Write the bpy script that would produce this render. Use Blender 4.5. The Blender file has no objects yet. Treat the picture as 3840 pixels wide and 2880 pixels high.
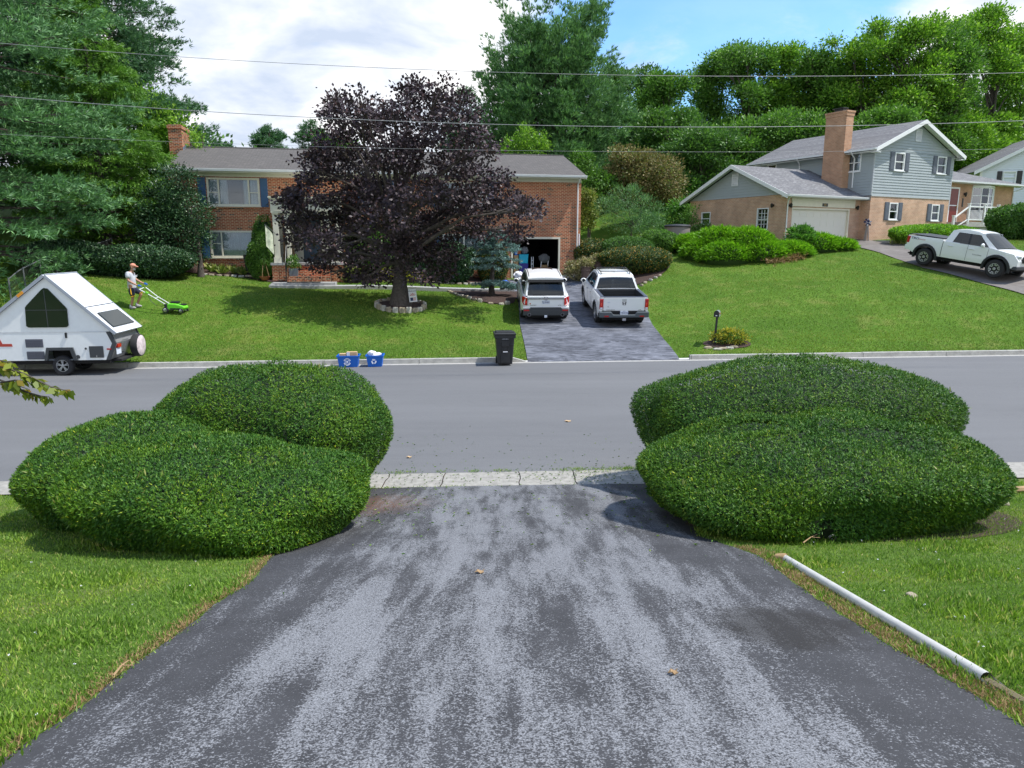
import bpy, bmesh, math, random
import numpy as np
from mathutils import Vector, Matrix, Euler
random.seed(7)
RNG = np.random.default_rng(11)
PI = math.pi
Rd = math.radians
SC = bpy.context.scene
# ------------------------------------------------------------------ camera, sky, sun, exposure
CAM_H = 3.77
PITCH = 11.1
cam_d = bpy.data.cameras.new('camera')
cam = bpy.data.objects.new('camera', cam_d)
SC.collection.objects.link(cam)
cam.location = (0, 0, CAM_H)
cam.rotation_euler = (Rd(90 - PITCH), 0, 0)
cam_d.sensor_width = 36.0
cam_d.lens = 2660.0 / 3840.0 * 36.0
cam_d.clip_start = 0.05
cam_d.clip_end = 3000
SC.camera = cam
SUN_EL, SUN_AZ = 60.0, -5.0          # azimuth measured from +X towards +Y
sd = Vector((math.cos(Rd(SUN_EL)) * math.cos(Rd(SUN_AZ)), math.cos(Rd(SUN_EL)) * math.sin(Rd(SUN_AZ)), math.sin(Rd(SUN_EL))))
sun_d = bpy.data.lights.new('sun', 'SUN')
sun_d.energy = 4.3
sun_d.angle = Rd(0.6)
sun_d.color = (1.0, 0.965, 0.90)
sun = bpy.data.objects.new('sun', sun_d)
SC.collection.objects.link(sun)
sun.rotation_euler = sd.to_track_quat('Z', 'Y').to_euler()
SC.view_settings.view_transform = 'Standard'
SC.view_settings.look = 'None'
SC.view_settings.exposure = 0.43
SC.view_settings.gamma = 1.0
SC.render.engine = 'CYCLES'
SC.cycles.use_denoising = True
SC.cycles.max_bounces = 6
SC.cycles.transparent_max_bounces = 8
SC.cycles.diffuse_bounces = 3
SC.cycles.glossy_bounces = 3
SC.cycles.transmission_bounces = 3
world = bpy.data.worlds.new('World')
SC.world = world
world.use_nodes = True


def nodes_of(nt):
    nt.nodes.clear()
    def N(t, **kw):
        n = nt.nodes.new(t)
        for k, v in kw.items():
            if k == 'ins':
                for kk, vv in v.items():
                    n.inputs[kk].default_value = vv
            else:
                setattr(n, k, v)
        return n
    def Lk(a, b):
        nt.links.new(a, b)
    return N, Lk


def build_world():
    N, Lk = nodes_of(world.node_tree)
    out = N('ShaderNodeOutputWorld')
    sky = N('ShaderNodeTexSky', sky_type='NISHITA', sun_disc=False)
    sky.sun_elevation = Rd(SUN_EL)
    sky.sun_rotation = Rd(90 - SUN_AZ)
    sky.air_density = 1.0
    sky.dust_density = 0.6
    sky.ozone_density = 2.0
    bg1 = N('ShaderNodeBackground', ins={'Strength': 0.165})
    tint = N('ShaderNodeMix', data_type='RGBA', blend_type='MULTIPLY')
    tint.inputs[0].default_value = 1.0
    tint.inputs[7].default_value = (0.62, 1.0, 1.30, 1)
    Lk(sky.outputs[0], tint.inputs[6])
    Lk(tint.outputs[2], bg1.inputs[0])
    tc = N('ShaderNodeTexCoord')
    sep = N('ShaderNodeSeparateXYZ')
    Lk(tc.outputs['Generated'], sep.inputs[0])
    zc = N('ShaderNodeMath', operation='MAXIMUM'); Lk(sep.outputs[2], zc.inputs[0]); zc.inputs[1].default_value = 0.0
    za = N('ShaderNodeMath', operation='ADD'); Lk(zc.outputs[0], za.inputs[0]); za.inputs[1].default_value = 0.22
    dx = N('ShaderNodeMath', operation='DIVIDE'); Lk(sep.outputs[0], dx.inputs[0]); Lk(za.outputs[0], dx.inputs[1])
    dy = N('ShaderNodeMath', operation='DIVIDE'); Lk(sep.outputs[1], dy.inputs[0]); Lk(za.outputs[0], dy.inputs[1])
    cmb = N('ShaderNodeCombineXYZ'); Lk(dx.outputs[0], cmb.inputs[0]); Lk(dy.outputs[0], cmb.inputs[1])
    n1 = N('ShaderNodeTexNoise', ins={'Scale': 1.15, 'Detail': 9.0, 'Roughness': 0.62, 'Distortion': 0.35})
    mp = N('ShaderNodeMapping'); mp.inputs['Location'].default_value = (3.1, 1.7, 0.4)
    Lk(cmb.outputs[0], mp.inputs[0]); Lk(mp.outputs[0], n1.inputs['Vector'])
    # less cloud in one part of the sky, as seen above the right-hand trees
    dotn = N('ShaderNodeVectorMath', operation='DOT_PRODUCT')
    d = Vector((0.27, 1.07, 0.30)).normalized()
    dotn.inputs[1].default_value = d
    nrm = N('ShaderNodeVectorMath', operation='NORMALIZE'); Lk(tc.outputs['Generated'], nrm.inputs[0])
    Lk(nrm.outputs[0], dotn.inputs[0])
    gap = N('ShaderNodeMapRange', interpolation_type='SMOOTHSTEP')
    gap.inputs[1].default_value = 0.955; gap.inputs[2].default_value = 0.992
    gap.inputs[3].default_value = 0.22; gap.inputs[4].default_value = -0.06
    Lk(dotn.outputs['Value'], gap.inputs[0])
    zen = N('ShaderNodeMapRange', interpolation_type='SMOOTHSTEP'); zen.inputs[1].default_value = 0.42; zen.inputs[2].default_value = 0.8
    zen.inputs[3].default_value = 0.0; zen.inputs[4].default_value = -0.30; Lk(zc.outputs[0], zen.inputs[0])
    gz_ = N('ShaderNodeMath', operation='ADD'); Lk(gap.outputs[0], gz_.inputs[0]); Lk(zen.outputs[0], gz_.inputs[1])
    addc = N('ShaderNodeMath', operation='ADD'); Lk(n1.outputs[0], addc.inputs[0]); Lk(gz_.outputs[0], addc.inputs[1])
    cov = N('ShaderNodeMapRange', interpolation_type='SMOOTHSTEP')
    cov.inputs[1].default_value = 0.40; cov.inputs[2].default_value = 0.62
    cov.inputs[3].default_value = 0.13; cov.inputs[4].default_value = 1.0
    Lk(addc.outputs[0], cov.inputs[0])
    n2 = N('ShaderNodeTexNoise', ins={'Scale': 2.6, 'Detail': 8.0, 'Roughness': 0.55, 'Distortion': 0.2})
    mp2 = N('ShaderNodeMapping'); mp2.inputs['Location'].default_value = (7.3, 4.4, 0.0)
    Lk(cmb.outputs[0], mp2.inputs[0]); Lk(mp2.outputs[0], n2.inputs['Vector'])
    cr = N('ShaderNodeValToRGB')
    cr.color_ramp.elements[0].position = 0.36; cr.color_ramp.elements[0].color = (0.52, 0.60, 0.74, 1)
    cr.color_ramp.elements[1].position = 0.62; cr.color_ramp.elements[1].color = (0.98, 0.98, 0.99, 1)
    e = cr.color_ramp.elements.new(0.5); e.color = (0.72, 0.77, 0.86, 1)
    Lk(n2.outputs[0], cr.inputs[0])
    bg2 = N('ShaderNodeBackground', ins={'Strength': 0.96})
    Lk(cr.outputs[0], bg2.inputs[0])
    mx = N('ShaderNodeMixShader')
    Lk(cov.outputs[0], mx.inputs[0]); Lk(bg1.outputs[0], mx.inputs[1]); Lk(bg2.outputs[0], mx.inputs[2])
    Lk(mx.outputs[0], out.inputs[0])


build_world()
# ------------------------------------------------------------------ helpers
COL = SC.collection
_F, _th = 2660.0, Rd(PITCH)


def ray(px, py):
    h = (px - 1920) / _F
    v = (1440 - py) / _F
    return (h, math.cos(_th) + v * math.sin(_th), -math.sin(_th) + v * math.cos(_th))


def at(px, py, Y):
    """world point at distance Y in front of the photographer, seen in that direction"""
    d = ray(px, py)
    return Vector((d[0] * Y / d[1], Y, CAM_H + d[2] * Y / d[1]))


def kerb_far(x): return 22.88 + 0.09 * x
def kerb_near(x): return 11.5 + 0.06 * x
def kerb_in(x): return 10.72 + 0.05 * x


_cp = []
for p in [(520, 1163, 27.5), (735, 1010, 35.3), (560, 1050, 31.0), (1200, 1085, 33.0), (1010, 1080, 32.6), (1502, 1150, 29.5),
          (1900, 1101, 34.6), (1650, 1096, 34.0), (1945, 1216, 28.3), (2100, 1030, 39.4), (2240, 1231, 27.5), (2430, 1228, 27.7),
          (2400, 1055, 34.5), (2747, 999, 36), (2540, 930, 41), (2480, 1003, 37), (2678, 1288, 24.9), (3000, 1110, 30.2),
          (3200, 930, 38.5), (3380, 979, 36.3), (3461, 1003, 34.5), (3722, 1064, 31.4), (3840, 1102, 29.6), (3840, 1210, 27.0),
          (3810, 915, 38), (2450, 765, 62), (2400, 862, 50), (300, 1085, 28), (200, 1120, 27), (1250, 1290, 24.4), (800, 1290, 24.0)]:
    v = at(*p)
    _cp.append((v.x, v.y, v.z))
for x in (-60, -40, -28, -20, -15, -10, -6, -3, 9, 13, 18, 24, 32, 45, 70):
    _cp.append((x, kerb_far(x) + 0.2, 0.13))
for x in (0, 2, 4, 6):
    _cp.append((x, kerb_far(x) + 0.05, 0.02))
_cp += [(3.0, 39.6, 2.18), (1.5, 33.5, 1.38), (4.6, 33.5, 1.38), (2.0, 28.0, 0.66), (17.8, 41.2, 3.75), (15.0, 40.0, 3.70), (20.6, 41.9, 4.0),
        (27.1, 45.4, 4.3), (34, 50, 4.6), (24, 40, 3.7), (8, 48, 3.2), (5.5, 42.5, 2.7), (-5, 50, 3.3), (-5, 72, 6.5), (-14, 36.5, 2.6), (-6, 37.5, 2.2), (0, 39.0, 2.0),
        (-20, 38, 4.2), (-26, 33, 3.7), (-10.9, 34.2, 1.93), (-17.6, 24.5, 1.1), (-18.2, 26.5, 1.75), (-18.5, 28.5, 2.15), (-25, 45, 5.2), (-25, 62, 7.5), (-45, 32, 4.5), (-45, 60, 8), (12, 80, 10), (12, 108, 14), (-20, 108, 13), (40, 80, 9),
        (60, 60, 7), (60, 105, 14), (45, 35, 2.6), (60, 30, 1.8), (-55, 26, 1.3), (-19, 31.5, 2.6), (-16.5, 33.5, 2.4), (-10.2, 30.3, 1.75), (-1.5, 31.5, 1.35)]
_cp = np.array(_cp)
_S = 12.0


def _phi(r):
    return np.where(r > 1e-9, r * r * np.log(np.maximum(r, 1e-9)), 0.0)


def _fit():
    X = _cp[:, :2] / _S
    n = len(X)
    r = np.linalg.norm(X[:, None] - X[None], axis=2)
    K = _phi(r) + np.eye(n) * 0.004
    P = np.hstack([np.ones((n, 1)), X])
    A = np.zeros((n + 3, n + 3))
    A[:n, :n] = K; A[:n, n:] = P; A[n:, :n] = P.T
    return np.linalg.solve(A, np.concatenate([_cp[:, 2], np.zeros(3)]))


_w = _fit()


def gz(x, y):
    """height of the ground"""
    x = np.asarray(x, float); y = np.asarray(y, float)
    shp = np.broadcast(x, y).shape
    x = np.broadcast_to(x, shp).ravel().astype(float); y = np.broadcast_to(y, shp).ravel().astype(float)
    xc = np.clip(x, -60, 70); yc = np.clip(y, 18, 108)
    out = np.empty(len(x))
    X = _cp[:, :2] / _S
    for i in range(0, len(x), 20000):
        q = np.stack([xc[i:i + 20000], yc[i:i + 20000]], 1) / _S
        r = np.linalg.norm(q[:, None] - X[None], axis=2)
        out[i:i + 20000] = _phi(r) @ _w[:-3] + _w[-3] + q @ _w[-2:]
    near = 0.207 * np.clip(kerb_in(x) - y, 0, 14)
    out = np.where(y < kerb_far(x), np.where(y > kerb_in(x), 0.0, near), out)
    return out.reshape(shp)


def g1(x, y): return float(gz(x, y))


def G(px, py):
    """point of the ground seen in that direction"""
    d = ray(px, py)
    ys = np.arange(1.2, 120, 0.02)
    k = ys / d[1]
    z = CAM_H + d[2] * k
    g = gz(d[0] * k, ys)
    i = int(np.argmax(z <= g))
    return Vector((d[0] * k[i], ys[i], float(g[i])))


class MB:
    def __init__(self, oz=0.0):
        self.v = []; self.f = []; self.m = []; self.oz = oz; self.mi = 0; self.sm = []
        self.map = None
    def vert(self, p):
        if self.map: p = self.map(*p)
        self.v.append((p[0], p[1], p[2] - self.oz)); return len(self.v) - 1
    def face(self, idx, smooth=False):
        self.f.append(tuple(idx)); self.m.append(self.mi); self.sm.append(smooth)
    def poly(self, pts, smooth=False):
        self.face([self.vert(p) for p in pts], smooth)
    def box(self, x0, x1, y0, y1, z0, z1, taper=None):
        P = [(x0, y0, z0), (x1, y0, z0), (x1, y1, z0), (x0, y1, z0), (x0, y0, z1), (x1, y0, z1), (x1, y1, z1), (x0, y1, z1)]
        if taper:
            cx, cy = (x0 + x1) / 2, (y0 + y1) / 2
            P = [(cx + (p[0] - cx) * taper, cy + (p[1] - cy) * taper, p[2]) if i < 4 else p for i, p in enumerate(P)]
        i = [self.vert(p) for p in P]
        for q in ((0, 3, 2, 1), (4, 5, 6, 7), (0, 1, 5, 4), (1, 2, 6, 5), (2, 3, 7, 6), (3, 0, 4, 7)):
            self.face([i[k] for k in q])
    def ring(self, c, ax, r, n, r2=None, ref=None):
        ax = Vector(ax).normalized()
        u = ax.orthogonal().normalized() if ref is None else (Vector(ref) - ax * ax.dot(Vector(ref))).normalized()
        w = ax.cross(u)
        return [self.vert(Vector(c) + u * (r * math.cos(2 * PI * k / n)) + w * ((r2 or r) * math.sin(2 * PI * k / n))) for k in range(n)]
    def tube(self, pts, rad, n=8, cap=True, smooth=True):
        pts = [Vector(p) for p in pts]
        if not hasattr(rad, '__len__'): rad = [rad] * len(pts)
        rings = []; ref = None
        for i, p in enumerate(pts):
            d = (pts[min(i + 1, len(pts) - 1)] - pts[max(i - 1, 0)])
            if d.length < 1e-9: d = Vector((0, 0, 1))
            d.normalize()
            if ref is None or abs(d.dot(ref)) > 0.98: ref = d.orthogonal()
            rings.append(self.ring(p, d, rad[i], n, ref=ref))
        for a, b in zip(rings, rings[1:]):
            for k in range(n):
                self.face((a[k], a[(k + 1) % n], b[(k + 1) % n], b[k]), smooth)
        if cap:
            self.face(rings[0][::-1]); self.face(rings[-1])
    def lathe(self, prof, c=(0, 0, 0), ax='z', n=16, smooth=True, cap=True):
        rings = []
        for r, h in prof:
            row = []
            for k in range(n):
                a = 2 * PI * k / n
                if ax == 'z': p = (c[0] + r * math.cos(a), c[1] + r * math.sin(a), c[2] + h)
                elif ax == 'x': p = (c[0] + h, c[1] + r * math.cos(a), c[2] + r * math.sin(a))
                else: p = (c[0] + r * math.cos(a), c[1] + h, c[2] + r * math.sin(a))
                row.append(self.vert(p))
            rings.append(row)
        for a, b in zip(rings, rings[1:]):
            for k in range(n):
                self.face((a[k], a[(k + 1) % n], b[(k + 1) % n], b[k]), smooth)
        if cap:
            self.face(rings[0][::-1]); self.face(rings[-1])
    def prism(self, pts, off):
        """extrude polygon pts (3D) by vector off"""
        off = Vector(off)
        a = [self.vert(p) for p in pts]
        b = [self.vert(Vector(p) + off) for p in pts]
        self.face(a[::-1]); self.face(b)
        n = len(a)
        for k in range(n):
            self.face((a[k], a[(k + 1) % n], b[(k + 1) % n], b[k]))
    def blob(self, c, r, n=10, m=7, noise=0.0, seed=0):
        rr = random.Random(seed)
        rows = []
        for j in range(m + 1):
            ph = PI * j / m
            row = []
            for k in range(n):
                a = 2 * PI * k / n
                s = 1 + noise * rr.uniform(-1, 1)
                row.append(self.vert((c[0] + r[0] * s * math.sin(ph) * math.cos(a), c[1] + r[1] * s * math.sin(ph) * math.sin(a), c[2] + r[2] * s * math.cos(ph))))
            rows.append(row)
        for a, b in zip(rows, rows[1:]):
            for k in range(n):
                self.face((a[k], b[k], b[(k + 1) % n], a[(k + 1) % n]), noise < 0.08)
    def build(self, name, mats, parent=None, loc=None, bevel=None, rot=None):
        me = bpy.data.meshes.new(name)
        me.from_pydata(self.v, [], self.f)
        if not isinstance(mats, (list, tuple)): mats = [mats]
        for m in mats: me.materials.append(m)
        me.polygons.foreach_set('material_index', self.m)
        me.polygons.foreach_set('use_smooth', self.sm)
        bm = bmesh.new(); bm.from_mesh(me)
        bmesh.ops.recalc_face_normals(bm, faces=bm.faces)
        bm.to_mesh(me); bm.free()
        if any(self.sm): me.set_sharp_from_angle(angle=Rd(40))
        o = bpy.data.objects.new(name, me)
        COL.objects.link(o)
        if parent is not None: o.parent = parent
        if loc is not None: o.location = loc
        if rot is not None: o.rotation_euler = rot
        if bevel:
            bv = o.modifiers.new('bevel', 'BEVEL'); bv.width = bevel; bv.segments = 2; bv.limit_method = 'ANGLE'; bv.angle_limit = Rd(35)
        return o


def tag(o, label=None, cat=None, group=None, kind=None):
    if label: o['label'] = label
    if cat: o['category'] = cat
    if group: o['group'] = group
    if kind: o['kind'] = kind
    return o


def thing(name, label, cat, loc=(0, 0, 0), rz=0.0, group=None, rot=None):
    o = bpy.data.objects.new(name, None)
    COL.objects.link(o)
    o.empty_display_size = 0.3
    o.location = loc
    o.rotation_euler = rot if rot else (0, 0, rz)
    return tag(o, label, cat, group)


def copy_thing(o, label=None, loc=None, rot=None, scale=None):
    r = o.copy(); COL.objects.link(r)
    for ch in list(o.children):
        c = ch.copy(); COL.objects.link(c); c.parent = r
        for g in list(ch.children):
            d = g.copy(); COL.objects.link(d); d.parent = c
    if label: r['label'] = label
    if loc is not None: r.location = loc
    if rot is not None: r.rotation_euler = rot
    if scale is not None: r.scale = scale
    return r


def fast_mesh(name, V, Fc, mats, parent=None, loc=None, smooth=False):
    """V (n,3), Fc (m,k) numpy"""
    me = bpy.data.meshes.new(name)
    k = Fc.shape[1]
    me.vertices.add(len(V)); me.vertices.foreach_set('co', np.ascontiguousarray(V, np.float32).ravel())
    me.loops.add(Fc.size); me.loops.foreach_set('vertex_index', np.ascontiguousarray(Fc, np.int32).ravel())
    me.polygons.add(len(Fc)); me.polygons.foreach_set('loop_start', np.arange(0, Fc.size, k, dtype=np.int32))
    me.polygons.foreach_set('loop_total', np.full(len(Fc), k, np.int32))
    if smooth: me.polygons.foreach_set('use_smooth', np.ones(len(Fc), bool))
    me.materials.append(mats)
    me.update(calc_edges=True)
    o = bpy.data.objects.new(name, me)
    COL.objects.link(o)
    if parent is not None: o.parent = parent
    if loc is not None: o.location = loc
    return o


def unit(a): return a / np.maximum(np.linalg.norm(a, axis=1, keepdims=True), 1e-9)


def leaf_geo(P, D, s, aspect=0.5, tri=False, N=None, nj=.55):
    n = len(P)
    D = unit(D)
    R_ = unit(RNG.normal(size=(n, 3)))
    if N is not None and len(N) * (n // max(1, len(N))) == n: R_ = unit(np.repeat(N, n // len(N), 0)) + R_ * nj
    T = unit(np.cross(D, R_))
    s = np.broadcast_to(np.asarray(s, float).reshape(-1, 1), (n, 1))
    if tri:
        V = np.stack([P - T * s * aspect * .5, P + T * s * aspect * .5, P + D * s], 1).reshape(-1, 3)
        Fc = np.arange(3 * n).reshape(n, 3)
    else:
        mid = P + D * s * 0.45
        V = np.stack([P, mid - T * s * aspect * .5, P + D * s, mid + T * s * aspect * .5], 1).reshape(-1, 3)
        Fc = np.arange(4 * n).reshape(n, 4)
    return V, Fc


def leaves(name, P, D, s, mat, parent=None, loc=None, aspect=0.5, tri=False, N=None, nj=.55):
    V, Fc = leaf_geo(P, D, s, aspect, tri, N, nj)
    return fast_mesh(name, V, Fc, mat, parent, loc)


def tufts(P, D, k, spread):
    """k diverging directions per point"""
    n = len(P)
    P2 = np.repeat(P, k, 0)
    D2 = unit(np.repeat(unit(D), k, 0) + RNG.normal(size=(n * k, 3)) * spread)
    return P2, D2


def clumps(blobs, nclump, nleaf, cr, flat=0.6, inner=0.25, out=0.5, up=0.25, lo=0.78, bottom=-0.75):
    """leaf points gathered in clumps over the surfaces of ellipsoids"""
    B = np.array(blobs, float)
    area = (B[:, 3] * B[:, 4] + B[:, 3] * B[:, 5] + B[:, 4] * B[:, 5])
    idx = RNG.choice(len(B), nclump, p=area / area.sum())
    d = unit(RNG.normal(size=(nclump, 3)))
    d[:, 2] = np.where(d[:, 2] < bottom, -d[:, 2], d[:, 2])
    r = RNG.uniform(lo, 1.05, (nclump, 1))
    C = B[idx, :3] + d * B[idx, 3:6] * r
    off = RNG.normal(size=(nclump, nleaf, 3)) * cr * 0.5
    off[:, :, 2] *= flat
    P = (C[:, None] + off).reshape(-1, 3)
    Dv = (np.repeat(d, nleaf, 0) * out + unit(off.reshape(-1, 3)) * 0.6 + RNG.normal(size=P.shape) * 0.35)
    Dv[:, 2] += up
    if inner > 0:
        m = int(len(P) * inner)
        ii = RNG.choice(len(B), m, p=area / area.sum())
        dd = unit(RNG.normal(size=(m, 3))) * RNG.uniform(0, 0.85, (m, 1)) ** 0.5
        P = np.vstack([P, B[ii, :3] + dd * B[ii, 3:6]])
        Dv = np.vstack([Dv, RNG.normal(size=(m, 3))])
    clumps.N = np.repeat(d, nleaf, 0) + unit(off.reshape(-1, 3)) * .5 + np.array([0, 0, .35])
    if inner > 0: clumps.N = np.vstack([clumps.N, dd])
    return P, Dv


def text_obj(name, s, size, mat, parent, loc, rot=(0, 0, 0), depth=0.002, align='CENTER', sx=1.0):
    c = bpy.data.curves.new(name, 'FONT')
    c.body = s; c.size = size; c.extrude = depth; c.align_x = align; c.align_y = 'CENTER'
    c.resolution_u = 2
    t = bpy.data.objects.new(name, c); COL.objects.link(t)
    bpy.context.view_layer.update()
    me = bpy.data.meshes.new_from_object(t.evaluated_get(bpy.context.evaluated_depsgraph_get()))
    bpy.data.objects.remove(t); bpy.data.curves.remove(c)
    me.materials.clear(); me.materials.append(mat)
    o = bpy.data.objects.new(name, me); COL.objects.link(o)
    if parent: o.parent = parent
    o.location = loc; o.rotation_euler = rot; o.scale = (sx, 1, 1)
    return o


def skin_obj(name, verts, edges, radii, mat, parent=None, sub=2, root=0):
    me = bpy.data.meshes.new(name)
    me.from_pydata([tuple(v) for v in verts], edges, [])
    o = bpy.data.objects.new(name, me); COL.objects.link(o)
    sk = o.modifiers.new('skin', 'SKIN'); sk.use_smooth_shade = True
    for i, r in enumerate(radii):
        d = me.skin_vertices[0].data[i]
        d.radius = (r, r) if not hasattr(r, '__len__') else r
        d.use_root = (i == root)
    ss = o.modifiers.new('sub', 'SUBSURF'); ss.levels = sub; ss.render_levels = sub
    bpy.context.view_layer.update()
    m2 = bpy.data.meshes.new_from_object(o.evaluated_get(bpy.context.evaluated_depsgraph_get()))
    o.modifiers.clear()
    o.data = m2; bpy.data.meshes.remove(me)
    m2.name = name
    m2.materials.clear(); m2.materials.append(mat)
    m2.polygons.foreach_set('use_smooth', [True] * len(m2.polygons))
    if parent: o.parent = parent
    return o


# ------------------------------------------------------------------ materials
def mat(name, col, rough=0.6, metal=0.0, spec=0.5, var=0.0, vscale=8.0, bump=0.0, bscale=40.0, coat=0.0, emit=None):
    m = bpy.data.materials.new(name); m.use_nodes = True
    N, Lk = nodes_of(m.node_tree)
    out = N('ShaderNodeOutputMaterial'); b = N('ShaderNodeBsdfPrincipled')
    Lk(b.outputs[0], out.inputs[0])
    b.inputs['Base Color'].default_value = (*col, 1)
    b.inputs['Roughness'].default_value = rough; b.inputs['Metallic'].default_value = metal
    b.inputs['Specular IOR Level'].default_value = spec
    if coat: b.inputs['Coat Weight'].default_value = coat; b.inputs['Coat Roughness'].default_value = 0.05
    if var or bump:
        tc = N('ShaderNodeTexCoord')
        if var:
            n = N('ShaderNodeTexNoise', ins={'Scale': vscale, 'Detail': 5.0, 'Roughness': 0.6})
            Lk(tc.outputs['Object'], n.inputs['Vector'])
            mx = N('ShaderNodeMix', data_type='RGBA')
            mx.inputs[6].default_value = (*[c * (1 - var) for c in col], 1); mx.inputs[7].default_value = (*[min(1, c * (1 + var)) for c in col], 1)
            mr = N('ShaderNodeMapRange'); mr.inputs[1].default_value = 0.3; mr.inputs[2].default_value = 0.7
            Lk(n.outputs[0], mr.inputs[0]); Lk(mr.outputs[0], mx.inputs[0])
            Lk(mx.outputs[2], b.inputs['Base Color'])
        if bump:
            n = N('ShaderNodeTexNoise', ins={'Scale': bscale, 'Detail': 4.0})
            Lk(tc.outputs['Object'], n.inputs['Vector'])
            bp = N('ShaderNodeBump', ins={'Strength': bump, 'Distance': 0.02})
            Lk(n.outputs[0], bp.inputs['Height']); Lk(bp.outputs[0], b.inputs['Normal'])
    if emit:
        b.inputs['Emission Color'].default_value = (*emit[0], 1); b.inputs['Emission Strength'].default_value = emit[1]
    return m


def leaf_mat(name, cols, rough=0.5, trans=0.3, big=None, bigscale=0.35, spec=0.35, vec=(1, 1, 1)):
    """cols: list of (pos, rgb) picked per leaf"""
    m = bpy.data.materials.new(name); m.use_nodes = True
    N, Lk = nodes_of(m.node_tree)
    out = N('ShaderNodeOutputMaterial')
    g = N('ShaderNodeNewGeometry')
    cr = N('ShaderNodeValToRGB')
    els = cr.color_ramp.elements
    els[0].position = cols[0][0]; els[0].color = (*cols[0][1], 1)
    els[1].position = cols[-1][0]; els[1].color = (*cols[-1][1], 1)
    for p, c in cols[1:-1]:
        e = els.new(p); e.color = (*c, 1)
    Lk(g.outputs['Random Per Island'], cr.inputs[0])
    colout = cr.outputs[0]
    if big:
        tc = N('ShaderNodeTexCoord')
        n = N('ShaderNodeTexNoise', ins={'Scale': bigscale, 'Detail': 3.0})
        mp = N('ShaderNodeMapping'); mp.inputs['Scale'].default_value = vec; Lk(tc.outputs['Object'], mp.inputs[0]); Lk(mp.outputs[0], n.inputs['Vector'])
        mr = N('ShaderNodeMapRange'); mr.inputs[1].default_value = 0.42; mr.inputs[2].default_value = 0.62
        Lk(n.outputs[0], mr.inputs[0])
        mx = N('ShaderNodeMix', data_type='RGBA', blend_type='MULTIPLY'); mx.inputs[7].default_value = (*big, 1)
        Lk(mr.outputs[0], mx.inputs[0]); Lk(colout, mx.inputs[6]); colout = mx.outputs[2]
    b = N('ShaderNodeBsdfPrincipled'); b.inputs['Roughness'].default_value = rough; b.inputs['Specular IOR Level'].default_value = spec
    Lk(colout, b.inputs['Base Color'])
    t = N('ShaderNodeBsdfTranslucent')
    tcol = N('ShaderNodeMix', data_type='RGBA', blend_type='MULTIPLY'); tcol.inputs[0].default_value = 1.0
    tcol.inputs[7].default_value = (1.05, 1.2, 0.7, 1)
    Lk(colout, tcol.inputs[6]); Lk(tcol.outputs[2], t.inputs[0])
    mx = N('ShaderNodeMixShader'); mx.inputs[0].default_value = trans
    Lk(b.outputs[0], mx.inputs[1]); Lk(t.outputs[0], mx.inputs[2]); Lk(mx.outputs[0], out.inputs[0])
    return m


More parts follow.
